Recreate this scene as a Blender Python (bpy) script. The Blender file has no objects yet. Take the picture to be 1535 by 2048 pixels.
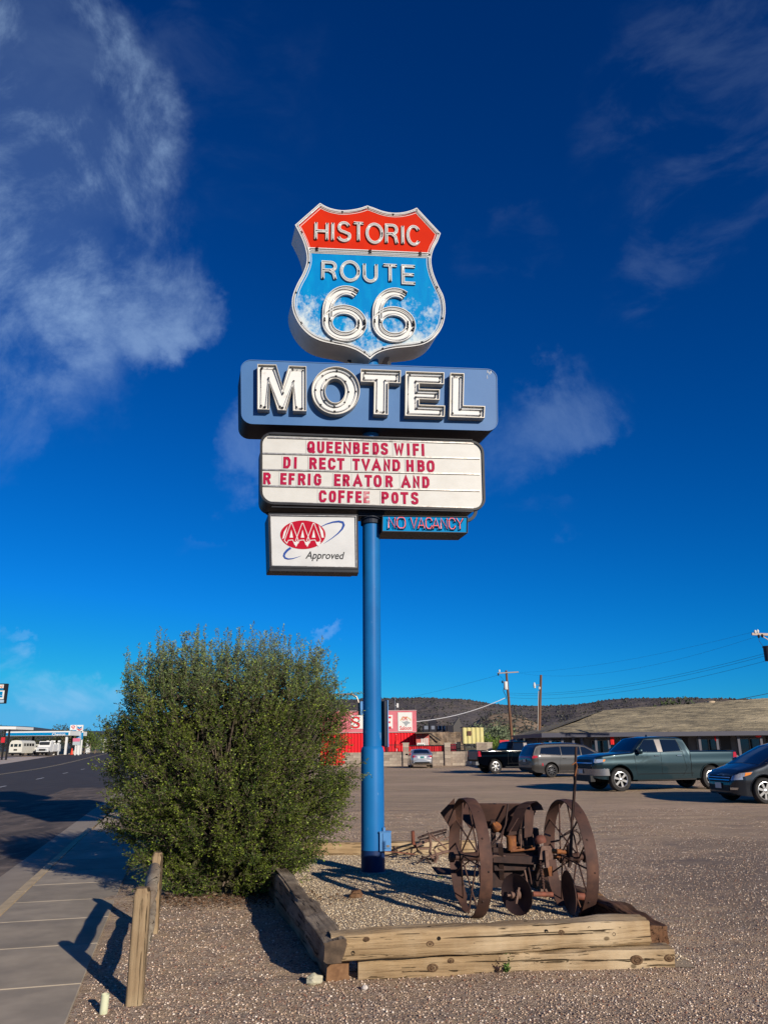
import bpy, bmesh, math, random
import numpy as np
from mathutils import Vector, Matrix, noise
from mathutils.bvhtree import BVHTree
from math import sin, cos, pi, radians as rad
random.seed(7); rng = np.random.default_rng(7)
scene = bpy.context.scene; COL = scene.collection

# ------------------------------------------------------------------ camera
FPX, EYE, PITCH, ROLL = 1547.0, 1.65, rad(16.9), rad(0.6)
cF = Vector((0, cos(PITCH), sin(PITCH))); cR0 = Vector((1, 0, 0)); cU0 = cR0.cross(cF)
cR = cR0*cos(ROLL) - cU0*sin(ROLL); cU = cU0*cos(ROLL) + cR0*sin(ROLL)
cam_data = bpy.data.cameras.new('camera'); cam = bpy.data.objects.new('camera', cam_data); COL.objects.link(cam)
cam.matrix_world = Matrix(((cR.x, cU.x, -cF.x, 0), (cR.y, cU.y, -cF.y, 0), (cR.z, cU.z, -cF.z, EYE), (0, 0, 0, 1)))
cam_data.sensor_fit = 'VERTICAL'; cam_data.sensor_height = 36.0; cam_data.lens = 36.0*FPX/2048
cam_data.clip_start = 0.1; cam_data.clip_end = 20000
scene.camera = cam
scene.render.resolution_x = 767; scene.render.resolution_y = 1024

# ------------------------------------------------------------------ light
SUN_EL, SUN_AZ = rad(18.7), rad(145.7)      # azimuth clockwise from +Y, where the sun stands
sl = bpy.data.lights.new('sun', 'SUN'); so = bpy.data.objects.new('sun', sl); COL.objects.link(so)
sl.energy = 4.8; sl.angle = rad(0.53); sl.color = (1.0, 0.90, 0.76)
sdir = Vector((sin(SUN_AZ)*cos(SUN_EL), cos(SUN_AZ)*cos(SUN_EL), sin(SUN_EL)))
so.rotation_euler = sdir.to_track_quat('Z', 'Y').to_euler(); so.location = (20, -30, 30)
scene.view_settings.view_transform = 'Standard'; scene.view_settings.look = 'None'
scene.view_settings.gamma = 1.0; scene.view_settings.exposure = 0.3
scene.view_settings.use_curve_mapping = False

def pray(px, py):
    return cF*FPX + cR*(px-767.5) + cU*(1024-py)
def G(px, py, z=0.0):
    d = pray(px, py); t = (z-EYE)/d.z; return Vector((0, 0, EYE)) + d*t
def P(px, py, Y):
    d = pray(px, py); return Vector((0, 0, EYE)) + d*(Y/d.y)

world = bpy.data.worlds.new('World'); scene.world = world; world.use_nodes = True
def build_world():
    nt = world.node_tree; N = nt.nodes; L = nt.links; N.clear()
    out = N.new('ShaderNodeOutputWorld'); bg = N.new('ShaderNodeBackground'); bg.inputs[1].default_value = 0.10
    sky = N.new('ShaderNodeTexSky'); sky.sky_type = 'NISHITA'; sky.sun_disc = False
    sky.sun_elevation = SUN_EL; sky.sun_rotation = SUN_AZ; sky.altitude = 1500; sky.air_density = 1.0; sky.dust_density = 0.3; sky.ozone_density = 3.0
    def M(op, a, b=None, c=None):
        n = N.new('ShaderNodeMath'); n.operation = op
        for i, v in enumerate((a, b, c)):
            if v is None: continue
            if hasattr(v, 'links'): L.new(v, n.inputs[i])
            else: n.inputs[i].default_value = v
        return n.outputs[0]
    sep = N.new('ShaderNodeSeparateColor'); L.new(sky.outputs[0], sep.inputs[0])
    # deeper, more saturated sky: per-channel contrast of the same physical sky
    r = M('MULTIPLY', M('POWER', M('MINIMUM', sep.outputs[0], 7.0), SKYP[0][0]), SKYP[0][1])
    g = M('MULTIPLY', M('POWER', M('MINIMUM', sep.outputs[1], 7.5), SKYP[1][0]), SKYP[1][1])
    b = M('MULTIPLY', M('POWER', M('MINIMUM', sep.outputs[2], 7.5), SKYP[2][0]), SKYP[2][1])
    cmb = N.new('ShaderNodeCombineColor'); L.new(r, cmb.inputs[0]); L.new(g, cmb.inputs[1]); L.new(b, cmb.inputs[2])
    # thin high clouds
    tc = N.new('ShaderNodeTexCoord'); D = tc.outputs['Generated']
    def vnoise(scale, detail, rough, dist=0.0, st=(1, 1, 1), rot=(0, 0, 0), colr=False):
        mp = N.new('ShaderNodeMapping'); mp.inputs['Rotation'].default_value = rot; mp.inputs['Scale'].default_value = st; L.new(D, mp.inputs[0])
        n = N.new('ShaderNodeTexNoise'); n.inputs['Scale'].default_value = scale; n.inputs['Detail'].default_value = detail
        n.inputs['Roughness'].default_value = rough; n.inputs['Distortion'].default_value = dist
        L.new(mp.outputs[0], n.inputs['Vector']); return n.outputs[1 if colr else 0]
    n1 = vnoise(6.0, 13, .66, .35, (1, 1, .75), (.3, .5, .2)); n2 = vnoise(9, 10, .60, .4, (1, 1, 2.2), (.5, .6, 0)); n3 = vnoise(2.2, 3, .5)
    # the region masks are looked up through a turbulent offset so their edges fray
    wv = N.new('ShaderNodeVectorMath'); wv.operation = 'SUBTRACT'; L.new(vnoise(3.6, 8, .62, 0, colr=True), wv.inputs[0]); wv.inputs[1].default_value = (.5, .5, .5)
    ws = N.new('ShaderNodeVectorMath'); ws.operation = 'SCALE'; L.new(wv.outputs[0], ws.inputs[0]); ws.inputs['Scale'].default_value = .34
    wd = N.new('ShaderNodeVectorMath'); wd.operation = 'ADD'; L.new(D, wd.inputs[0]); L.new(ws.outputs[0], wd.inputs[1]); DW = wd.outputs[0]
    def blob(px, py, rx, ry, ang=0.0):
        # soft elliptical region of the sky around a direction: rx, ry in radians
        c = pray(px, py).normalized()
        e1 = Vector((c.y, -c.x, 0)).normalized(); e2 = e1.cross(c)
        if e2.z < 0: e2 = -e2
        a1 = (e1*cos(ang) + e2*sin(ang))/rx; a2 = (-e1*sin(ang) + e2*cos(ang))/ry
        s = N.new('ShaderNodeVectorMath'); s.operation = 'SUBTRACT'; L.new(DW, s.inputs[0]); s.inputs[1].default_value = c
        o = []
        for a in (a1, a2):
            d = N.new('ShaderNodeVectorMath'); d.operation = 'DOT_PRODUCT'; L.new(s.outputs[0], d.inputs[0]); d.inputs[1].default_value = a
            o.append(M('MULTIPLY', d.outputs['Value'], d.outputs['Value']))
        q = M('ADD', o[0], o[1])
        mr = N.new('ShaderNodeMapRange'); mr.interpolation_type = 'SMOOTHERSTEP'
        mr.inputs[1].default_value = 0.0; mr.inputs[2].default_value = 1.0; mr.inputs[3].default_value = 1.0; mr.inputs[4].default_value = 0.0
        L.new(q, mr.inputs[0]); return mr.outputs[0]
    def addm(lst, wts):
        t = None
        for m, w in zip(lst, wts):
            m = M('MULTIPLY', m, w); t = m if t is None else M('MAXIMUM', t, m)
        return t
    big = addm([blob(30, 300, .16, .34, .35), blob(20, 560, .19, .17, 0), blob(230, 600, .12, .12, -.6), blob(350, 650, .075, .07, -.6), blob(40, 60, .13, .2, .3), blob(0, 850, .06, .10, 0), blob(120, 230, .15, .22, .45),
                blob(1110, 800, .10, .06, .5), blob(1020, 900, .07, .06, .5), blob(480, 930, .06, .08, -.8)],
               [.95, .62, .66, .62, .5, .22, .95, .24, .20, .26])
    thin = addm([blob(1420, 110, .20, .12, .6), blob(1440, 400, .18, .08, .45), blob(970, 500, .07, .05, 0), blob(1100, 100, .12, .1, .8), blob(290, 60, .14, .14, -.9), blob(590, 1284, .05, .012, 0),
                 blob(100, 1440, .16, .04, 0), blob(390, 1110, .05, .02, 0), blob(0, 1352, .05, .012, 0), blob(1085, 1030, .05, .025, 0), blob(350, 160, .2, .16, -.9)], [.15, .17, .07, .0, .10, .6, .9, .10, .6, .06, .05])
    def ramp(v, a, b):
        mr = N.new('ShaderNodeMapRange'); mr.interpolation_type = 'SMOOTHSTEP'; mr.inputs[1].default_value = a; mr.inputs[2].default_value = b
        L.new(v, mr.inputs[0]); return mr.outputs[0]
    c1 = M('MULTIPLY', ramp(n1, .36, .68), big)
    c1 = M('MULTIPLY', M('ADD', M('MULTIPLY', c1, .90), M('MULTIPLY', M('MULTIPLY', big, big), .12)), .66)
    c2 = M('MULTIPLY', M('MULTIPLY', ramp(n2, .40, .75), thin), .42)
    cl = M('MINIMUM', M('ADD', c1, c2), 0.85)
    mix = N.new('ShaderNodeMix'); mix.data_type = 'RGBA'; L.new(cl, mix.inputs[0]); L.new(cmb.outputs[0], mix.inputs[6]); mix.inputs[7].default_value = (3.9, 5.6, 7.9, 1)
    L.new(mix.outputs[2], bg.inputs[0]); L.new(bg.outputs[0], out.inputs[0])
SKYP = ((3.0, 0.0022), (1.30, 0.262), (1.16, 0.62))
build_world()

# ------------------------------------------------------------------ materials
MATS = {}
def mat(name, col, rough=0.7, metal=0.0, col2=None, scale=5.0, stretch=(1, 1, 1), detail=6, lo=0.35, hi=0.65, bump=0.0, bscale=None, bdist=0.02,
        spec=0.25, coat=0.0, emit=None, estr=0.0, col3=None, scale3=1.0, lo3=.5, hi3=.7, island=0.0, trans=0.0, alpha=None, contrast=0.0):
    if name in MATS: return MATS[name]
    m = bpy.data.materials.new(name); m.use_nodes = True; MATS[name] = m
    nt = m.node_tree; N = nt.nodes; L = nt.links; b = N['Principled BSDF']
    b.inputs['Base Color'].default_value = (*col, 1); b.inputs['Roughness'].default_value = rough; b.inputs['Metallic'].default_value = metal
    b.inputs['Specular IOR Level'].default_value = spec; b.inputs['Coat Weight'].default_value = coat
    if coat: b.inputs['Coat Roughness'].default_value = 0.04
    if emit: b.inputs['Emission Color'].default_value = (*emit, 1); b.inputs['Emission Strength'].default_value = estr
    if trans: b.inputs['Transmission Weight'].default_value = trans
    tc = N.new('ShaderNodeTexCoord'); mp = N.new('ShaderNodeMapping'); mp.inputs['Scale'].default_value = stretch; L.new(tc.outputs['Object'], mp.inputs[0])
    cur = None
    def nz(sc, det=detail, ro=.6):
        n = N.new('ShaderNodeTexNoise'); n.inputs['Scale'].default_value = sc; n.inputs['Detail'].default_value = det; n.inputs['Roughness'].default_value = ro
        L.new(mp.outputs[0], n.inputs['Vector']); return n.outputs[0]
    def mr(v, a, c, o0=0., o1=1.):
        n = N.new('ShaderNodeMapRange'); n.inputs[1].default_value = a; n.inputs[2].default_value = c; n.inputs[3].default_value = o0; n.inputs[4].default_value = o1
        L.new(v, n.inputs[0]); return n.outputs[0]
    def mx(f, A, B):
        n = N.new('ShaderNodeMix'); n.data_type = 'RGBA'; L.new(f, n.inputs[0])
        for i, v in ((6, A), (7, B)):
            if isinstance(v, tuple): n.inputs[i].default_value = (*v, 1)
            else: L.new(v, n.inputs[i])
        return n.outputs[2]
    cur = col
    if col2: cur = mx(mr(nz(scale), lo, hi), cur, col2)
    if col3: cur = mx(mr(nz(scale3, 4), lo3, hi3), cur, col3)
    if island:
        ge = N.new('ShaderNodeNewGeometry'); f = mr(ge.outputs['Random Per Island'], 0, 1, 1-island, 1+island)
        v = N.new('ShaderNodeVectorMath'); v.operation = 'SCALE'; 
        if isinstance(cur, tuple): v.inputs[0].default_value = cur
        else: L.new(cur, v.inputs[0])
        L.new(f, v.inputs['Scale']); cur = v.outputs[0]
    if not isinstance(cur, tuple): L.new(cur, b.inputs['Base Color'])
    if bump:
        bn = N.new('ShaderNodeBump'); bn.inputs['Strength'].default_value = bump; bn.inputs['Distance'].default_value = bdist
        L.new(nz(bscale or scale), bn.inputs['Height']); L.new(bn.outputs[0], b.inputs['Normal'])
    return m

# ------------------------------------------------------------------ mesh building
class MB:
    def __init__(s): s.v = []; s.f = []; s.m = []
    def add(s, vs, fs, mi=0):
        o = len(s.v); s.v += [tuple(v) for v in vs]; s.f += [[i+o for i in f] for f in fs]; s.m += [mi]*len(fs); return s
    def box(s, c, d, mi=0, R=None):
        hx, hy, hz = d[0]/2, d[1]/2, d[2]/2
        vs = [Vector((x*hx, y*hy, z*hz)) for x in (-1, 1) for y in (-1, 1) for z in (-1, 1)]
        if R is not None: vs = [R @ v for v in vs]
        vs = [v+Vector(c) for v in vs]
        return s.add(vs, [(0, 1, 3, 2), (4, 6, 7, 5), (0, 4, 5, 1), (2, 3, 7, 6), (0, 2, 6, 4), (1, 5, 7, 3)], mi)
    def bar(s, a, b, w, h, mi=0, up=(0, 0, 1)):
        a = Vector(a); b = Vector(b); d = (b-a); l = d.length; d.normalize(); u = Vector(up)
        if abs(d.dot(u)) > .98: u = Vector((1, 0, 0))
        y = u.cross(d).normalized(); z = d.cross(y)
        R = Matrix((d, y, z)).transposed(); return s.box((a+b)/2, (l, w, h), mi, R)
    def tube(s, pts, r, n=8, mi=0, caps=True, closed=False):
        pts = [Vector(p) for p in pts]; K = len(pts); rs = r if isinstance(r, (list, tuple)) else [r]*K
        vs = []; ref = None
        for i, p in enumerate(pts):
            a = pts[(i-1) % K] if (i > 0 or closed) else p; b = pts[(i+1) % K] if (i < K-1 or closed) else p
            d = (b-a); d = d.normalized() if d.length > 1e-9 else Vector((0, 0, 1))
            if ref is None: ref = Vector((0, 0, 1)) if abs(d.z) < .9 else Vector((1, 0, 0))
            x = (ref - d*ref.dot(d)); x = x.normalized() if x.length > 1e-6 else d.orthogonal().normalized(); ref = x; y = d.cross(x)
            vs += [p + (x*cos(2*pi*k/n) + y*sin(2*pi*k/n))*rs[i] for k in range(n)]
        fs = []
        for i in range(K if closed else K-1):
            j = (i+1) % K
            fs += [(i*n+k, i*n+(k+1) % n, j*n+(k+1) % n, j*n+k) for k in range(n)]
        if caps and not closed: fs += [tuple(range(n))[::-1], tuple((K-1)*n+k for k in range(n))]
        return s.add(vs, fs, mi)
    def lathe(s, prof, c, axis=(0, 0, 1), n=24, mi=0, arc=None):
        ax = Vector(axis).normalized(); x = ax.orthogonal().normalized(); y = ax.cross(x); c = Vector(c); K = len(prof)
        vs = [c + ax*h + (x*cos(2*pi*k/n)+y*sin(2*pi*k/n))*r for (r, h) in prof for k in range(n)]
        fs = [(i*n+k, i*n+(k+1) % n, (i+1)*n+(k+1) % n, (i+1)*n+k) for i in range(K-1) for k in range(n)]
        return s.add(vs, fs, mi)
    def prism(s, poly, vec, mi=0, side=None, caps=True):
        n = len(poly); vec = Vector(vec); poly = [Vector(p) for p in poly]
        o = len(s.v); s.v += [tuple(p) for p in poly] + [tuple(p+vec) for p in poly]
        if caps: s.f += [[o+i for i in range(n)], [o+n+i for i in range(n)][::-1]]; s.m += [mi, mi]
        s.f += [[o+i, o+n+i, o+n+(i+1) % n, o+(i+1) % n] for i in range(n)]; s.m += [mi if side is None else side]*n
        return s
    def strip(s, A, B, vec, mi=0, closed=True, side=None):
        # a raised band between two polylines of equal length
        n = len(A); vec = Vector(vec); A = [Vector(p) for p in A]; B = [Vector(p) for p in B]
        o = len(s.v); s.v += [tuple(p) for p in A+B+[p+vec for p in A]+[p+vec for p in B]]
        sd = mi if side is None else side
        for i in range(n if closed else n-1):
            j = (i+1) % n
            for q, k in (((i, j, n+j, n+i), mi), ((2*n+i, 3*n+i, 3*n+j, 2*n+j), mi), ((i, 2*n+i, 2*n+j, j), sd), ((n+i, n+j, 3*n+j, 3*n+i), sd)):
                s.f.append([o+t for t in q]); s.m.append(k)
        if not closed:
            for i in (0, n-1): s.f.append([o+i, o+n+i, o+3*n+i, o+2*n+i]); s.m.append(sd)
        return s
    def build(s, name, mats, parent=None, smooth=None, loc=None, rz=0.0, kind=None):
        me = bpy.data.meshes.new(name); me.from_pydata(s.v, [], s.f)
        mats = mats if isinstance(mats, (list, tuple)) else [mats]
        for m in mats: me.materials.append(m)
        if len(mats) > 1: me.polygons.foreach_set('material_index', s.m)
        me.update()
        bm = bmesh.new(); bm.from_mesh(me); bmesh.ops.recalc_face_normals(bm, faces=bm.faces); bm.to_mesh(me); bm.free()
        if smooth is not None:
            me.polygons.foreach_set('use_smooth', [True]*len(me.polygons)); me.set_sharp_from_angle(angle=rad(smooth))
        o = bpy.data.objects.new(name, me); COL.objects.link(o)
        if parent: o.parent = parent
        if loc is not None: o.location = loc
        o.rotation_euler.z = rz
        if kind: o['kind'] = kind
        return o
def fast_mesh(name, V, F, m, nper, kind=None, parent=None):
    # V (n,3) and F (k,nper) numpy arrays
    me = bpy.data.meshes.new(name); me.vertices.add(len(V)); me.vertices.foreach_set('co', V.astype(np.float32).ravel())
    me.loops.add(F.size); me.loops.foreach_set('vertex_index', F.astype(np.int32).ravel())
    me.polygons.add(len(F)); me.polygons.foreach_set('loop_start', np.arange(len(F), dtype=np.int32)*nper)
    me.update(calc_edges=True); me.validate()
    me.materials.append(m); o = bpy.data.objects.new(name, me); COL.objects.link(o)
    if parent: o.parent = parent
    if kind: o['kind'] = kind
    return o
def tag(o, label=None, cat=None, group=None, kind=None):
    if label: o['label'] = label
    if cat: o['category'] = cat
    if group: o['group'] = group
    if kind: o['kind'] = kind
    return o
def thing(name, label, cat, loc=(0, 0, 0), rz=0.0, group=None):
    o = bpy.data.objects.new(name, None); COL.objects.link(o); o.location = loc; o.rotation_euler.z = rz
    return tag(o, label, cat, group)
KIDS = {}
def copy_tree(o, parent=None):
    c = o.copy(); COL.objects.link(c); c.parent = parent
    for ch in [x for x in bpy.data.objects if x.parent == o]: copy_tree(ch, c)
    return c
def share(src, name, parent, loc=(0, 0, 0), rot=(0, 0, 0), scale=(1, 1, 1)):
    o = bpy.data.objects.new(name, src.data if hasattr(src, 'data') else src); COL.objects.link(o); o.parent = parent
    o.location = loc; o.rotation_euler = rot; o.scale = scale; return o
def sm(a, b, x):
    t = min(1, max(0, (x-a)/(b-a))); return t*t*(3-2*t)
def lerp_prof(p, x):
    if x <= p[0][0]: return p[0][1]
    for (a, b), (c, d) in zip(p, p[1:]):
        if x <= c: return b+(d-b)*(x-a)/(c-a) if c > a else d
    return p[-1][1]
def offset2(poly, d):
    # inset (positive d) of a closed 2-D outline, miter limited
    n = len(poly); A = sum(poly[i][0]*poly[(i+1) % n][1]-poly[(i+1) % n][0]*poly[i][1] for i in range(n)); sg = 1 if A > 0 else -1
    out = []
    for i in range(n):
        p = Vector(poly[i-1]); q = Vector(poly[i]); r = Vector(poly[(i+1) % n])
        e1 = (q-p).normalized(); e2 = (r-q).normalized()
        n1 = Vector((-e1.y, e1.x))*sg; n2 = Vector((-e2.y, e2.x))*sg; b = n1+n2
        if b.length < 1e-6: b = n1
        b.normalize(); k = max(.5, b.dot(n1)); out.append(q+b*(d/k))
    return out
def clipline(poly, a, b, keep):
    # keep the side of line a-b ('up' or 'down')
    def f(p): 
        z = a[1]+(b[1]-a[1])*(p[0]-a[0])/(b[0]-a[0]); return (p[1]-z)*(1 if keep == 'up' else -1)
    out = []; n = len(poly)
    for i in range(n):
        p, q = poly[i], poly[(i+1) % n]; fp, fq = f(p), f(q)
        if fp >= 0: out.append(p)
        if fp*fq < 0: t = fp/(fp-fq); out.append((p[0]+(q[0]-p[0])*t, p[1]+(q[1]-p[1])*t))
    return out
def text2d(body, size=1.0, offset=0.0, shear=0.0, align='LEFT'):
    cu = bpy.data.curves.new('lettering', 'FONT'); cu.body = body; cu.size = size; cu.offset = offset; cu.shear = shear; cu.align_x = align; cu.resolution_u = 4
    ob = bpy.data.objects.new('lettering', cu); COL.objects.link(ob)
    dg = bpy.context.evaluated_depsgraph_get(); me = ob.evaluated_get(dg).to_mesh()
    V = [(v.co.x, v.co.y) for v in me.vertices]; F = [list(p.vertices) for p in me.polygons]
    ob.evaluated_get(dg).to_mesh_clear(); bpy.data.objects.remove(ob); bpy.data.curves.remove(cu)
    xs = [v[0] for v in V]; ys = [v[1] for v in V]
    return V, F, (min(xs), max(xs), min(ys), max(ys))
def put_text(mb, body, x0, x1, z0, z1, y, mi=0, shear=0.0, offset=0.0, fmap=None):
    V, F, (a, b, c, d) = text2d(body, 1.0, offset, shear)
    pts = [(x0+(v[0]-a)/(b-a)*(x1-x0), y, z0+(v[1]-c)/(d-c)*(z1-z0)) for v in V]
    if fmap: pts = [fmap(*p) for p in pts]
    mb.add(pts, F, mi)

# stroke alphabet: letters as centre lines in a unit box
def arc(cx, cy, rx, ry, a0, a1, n=14): return [(cx+rx*cos(rad(a0+(a1-a0)*i/n)), cy+ry*sin(rad(a0+(a1-a0)*i/n))) for i in range(n+1)]
def rr(c=.28):   # chamfered loop for condensed lettering
    return [(0, c), (0, 1-c), (.12, 1-c*.3), (c, 1), (1-c, 1), (.88, 1-c*.3), (1, 1-c), (1, c), (.88, c*.3), (1-c, 0), (c, 0), (.12, c*.3), (0, c)]
ROUND = {
 'H': [[(0, 0), (0, 1)], [(1, 0), (1, 1)], [(0, .5), (1, .5)]], 'I': [[(.5, 0), (.5, 1)]],
 'S': [arc(.5, .74, .44, .26, 20, 200, 14)[:-1] + [(.1, .62), (.25, .53), (.5, .49), (.78, .42)] + arc(.5, .26, .5, .26, 30, -165, 14)],
 'T': [[(0, 1), (1, 1)], [(.5, 1), (.5, 0)]], 'O': [arc(.5, .5, .5, .5, 0, 360, 28)],
 'R': [[(0, 0), (0, 1), (.55, 1)] + arc(.6, .76, .34, .24, 90, -90, 10) + [(0, .52)], [(.5, .52), (.82, .36), (.95, 0)]],
 'C': [arc(.5, .5, .5, .5, 38, 322, 24)], 'U': [[(0, 1), (0, .35)] + arc(.5, .35, .5, .35, 180, 360, 14) + [(1, 1)]],
 'E': [[(1, 1), (0, 1), (0, 0), (1, 0)], [(0, .5), (.9, .5)]],
 '6': [arc(.5, .29, .5, .29, 0, 360, 34), arc(.56, .52, .56, .48, 184, 60, 16)[::-1] + [(.0, .4), (.0, .3)]],
}
COND = {
 'Q': [rr(), [(.55, .3), (1.05, -.03)]], 'O': [rr()], 'U': [[(0, 1), (0, .25), (.12, .07), (.3, 0), (.7, 0), (.88, .07), (1, .25), (1, 1)]],
 'E': [[(1, 1), (0, 1), (0, 0), (1, 0)], [(0, .52), (.85, .52)]], 'F': [[(1, 1), (0, 1), (0, 0)], [(0, .5), (.85, .5)]],
 'N': [[(0, 0), (0, 1), (1, 0), (1, 1)]], 'B': [[(0, 0), (0, 1), (.7, 1), (.95, .88), (.95, .65), (.7, .53), (0, .53)], [(0, 0), (.7, 0), (1, .13), (1, .4), (.7, .53)]],
 'D': [[(0, 0), (0, 1), (.65, 1), (1, .75), (1, .25), (.65, 0), (0, 0)]],
 'S': [[(1, .76), (.9, .95), (.65, 1), (.35, 1), (.08, .93), (0, .78), (.06, .62), (.5, .5), (.94, .38), (1, .22), (.92, .07), (.65, 0), (.35, 0), (.1, .05), (0, .24)]],
 'W': [[(0, 1), (.22, 0), (.5, .8), (.78, 0), (1, 1)]], 'I': [[(.5, 0), (.5, 1)]],
 'R': [[(0, 0), (0, 1), (.7, 1), (1, .86), (1, .62), (.7, .48), (0, .48)], [(.62, .48), (1, 0)]],
 'C': [[(1, .70), (1, .80), (.75, 1), (.25, 1), (0, .8), (0, .2), (.25, 0), (.75, 0), (1, .2), (1, .30)]],
 'T': [[(0, 1), (1, 1)], [(.5, 1), (.5, 0)]], 'V': [[(0, 1), (.5, 0), (1, 1)]], 'A': [[(0, 0), (.5, 1), (1, 0)], [(.18, .28), (.82, .28)]],
 'H': [[(0, 0), (0, 1)], [(1, 0), (1, 1)], [(0, .5), (1, .5)]], 'G': [[(1, .7), (1, .82), (.75, 1), (.25, 1), (0, .8), (0, .2), (.25, 0), (.75, 0), (1, .18), (1, .46), (.55, .46)]],
 'P': [[(0, 0), (0, 1), (.7, 1), (1, .86), (1, .6), (.7, .46), (0, .46)]], 'Y': [[(0, 1), (.5, .5), (1, 1)], [(.5, .5), (.5, 0)]],
}
def side_lines(line, w):
    # left and right offsets of a 2-D polyline
    n = len(line); closed = (Vector(line[0])-Vector(line[-1])).length < 1e-4 and n > 3
    P2 = [Vector(p) for p in line]; Lf = []; Rt = []
    for i in range(n):
        a = P2[i-1] if i > 0 else (P2[n-2] if closed else P2[0]); b = P2[i+1] if i < n-1 else (P2[1] if closed else P2[-1]); c = P2[i]
        e1 = (c-a); e2 = (b-c)
        if e1.length < 1e-9: e1 = e2
        if e2.length < 1e-9: e2 = e1
        e1 = e1.normalized(); e2 = e2.normalized(); n1 = Vector((-e1.y, e1.x)); n2 = Vector((-e2.y, e2.x)); m_ = (n1+n2)
        m_ = m_.normalized() if m_.length > 1e-6 else n1; k = max(.45, m_.dot(n1))
        Lf.append(c+m_*(w/k)); Rt.append(c-m_*(w/k))
    return Lf, Rt
# ------------------------------------------------------------------ terrain
def terr(x, y):
    return 0.95*sm(75, 165, y)*sm(-14, -24, x) + 0.6*sm(200, 400, y)*(1-sm(-14, -24, x)) - 0.35*sm(200, 400, y)*sm(-14, -24, x)
def edge_x(s, y):      # s metres to the right of the kerb line, at distance y
    return s - 1.71 - 0.26*y - 0.0007*max(0, min(y, 420)-130)**2*(1 if s < 3 else 0)
def gz(s, x, y):
    n = 0.0
    if s > .5 and y < 60: n = 0.035*(noise.noise((x*.5, y*.5, 0))) + 0.012*noise.noise((x*2.1, y*2.1, 3)); n *= min(1, (s-.5)*2)
    return terr(x, y) + (-0.26 if s < .2 else 0.0) + n
def build_ground():
    ss = [-6000, -3000, -1500, -700, -300, -120, -60, -40, -30, -25, -21.8, -15, -8, -3, -1, 0.05, 0.35] + list(np.arange(.6, 9, .14)) + list(np.arange(9, 34, 1.0)) + [40, 50, 70, 100, 150, 300, 700, 1500, 3000, 6000]
    ys = [-60, -20, -5, 0, 3] + list(np.arange(3.2, 15, .14)) + list(np.arange(15, 60, 1.0)) + list(range(60, 430, 6)) + [500, 600, 800, 1200, 2000, 3500, 6000, 9000]
    vs = []
    for y in ys:
        for s in ss:
            x = edge_x(s, y); vs.append((x, y, gz(s, x, y)))
    k = len(ss); fs = [(i*k+j, i*k+j+1, (i+1)*k+j+1, (i+1)*k+j) for i in range(len(ys)-1) for j in range(k-1)]
    mb = MB(); mb.add(vs, fs)
    # gravel lot: packed fines with pebbles, reddish to grey drifts, dry field far away
    m = bpy.data.materials.new('gravel_lot'); m.use_nodes = True; nt = m.node_tree; N = nt.nodes; L = nt.links; b = N['Principled BSDF']
    b.inputs['Roughness'].default_value = .95; b.inputs['Specular IOR Level'].default_value = .1
    tc = N.new('ShaderNodeTexCoord')
    def nz(scale, det=6, ro=.6, st=(1, 1, 1)):
        mp = N.new('ShaderNodeMapping'); mp.inputs['Scale'].default_value = st; L.new(tc.outputs['Object'], mp.inputs[0])
        n = N.new('ShaderNodeTexNoise'); n.inputs['Scale'].default_value = scale; n.inputs['Detail'].default_value = det; n.inputs['Roughness'].default_value = ro; L.new(mp.outputs[0], n.inputs['Vector']); return n.outputs[0]
    def mr(v, a, c, d=0, e=1):
        n = N.new('ShaderNodeMapRange'); n.inputs[1].default_value = a; n.inputs[2].default_value = c; n.inputs[3].default_value = d; n.inputs[4].default_value = e; L.new(v, n.inputs[0]); return n.outputs[0]
    def mx(f, A, B):
        n = N.new('ShaderNodeMix'); n.data_type = 'RGBA'; L.new(f, n.inputs[0])
        for i, v in ((6, A), (7, B)):
            if isinstance(v, tuple): n.inputs[i].default_value = (*v, 1)
            else: L.new(v, n.inputs[i])
        return n.outputs[2]
    vo = N.new('ShaderNodeTexVoronoi'); vo.inputs['Scale'].default_value = 62; L.new(tc.outputs['Object'], vo.inputs['Vector'])
    peb = N.new('ShaderNodeSeparateColor'); L.new(vo.outputs['Color'], peb.inputs[0])
    base = mx(mr(nz(.25, 4), .4, .62), (.53, .385, .245), (.46, .345, .225))
    base = mx(mr(nz(1.3, 8, .7, (.5, 1.6, 1)), .45, .72), base, (.30, .21, .15))
    base = mx(mr(nz(.09, 3, .5, (.35, 1.4, 1)), .5, .62), base, (.56, .40, .27))
    pc = mx(peb.outputs[0], (.15, .11, .085), (.68, .54, .41))
    pc = mx(mr(peb.outputs[1], .8, .85), pc, (.34, .19, .14))
    sep = N.new('ShaderNodeSeparateXYZ'); L.new(tc.outputs['Object'], sep.inputs[0])
    near = mr(sep.outputs[1], 9, 26, .85, .25)
    pm = N.new('ShaderNodeMath'); pm.operation = 'MULTIPLY'; L.new(mr(nz(5, 5), .38, .6), pm.inputs[0]); L.new(near, pm.inputs[1])
    col = mx(pm.outputs[0], base, pc)
    # a darker patch of the lot right of the bed, edge broken by noise
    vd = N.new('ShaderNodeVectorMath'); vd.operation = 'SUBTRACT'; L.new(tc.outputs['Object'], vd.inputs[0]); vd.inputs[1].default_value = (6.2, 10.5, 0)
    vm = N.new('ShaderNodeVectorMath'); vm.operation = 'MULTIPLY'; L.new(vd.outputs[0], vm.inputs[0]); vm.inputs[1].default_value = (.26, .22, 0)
    vl = N.new('ShaderNodeVectorMath'); vl.operation = 'LENGTH'; L.new(vm.outputs[0], vl.inputs[0])
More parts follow.
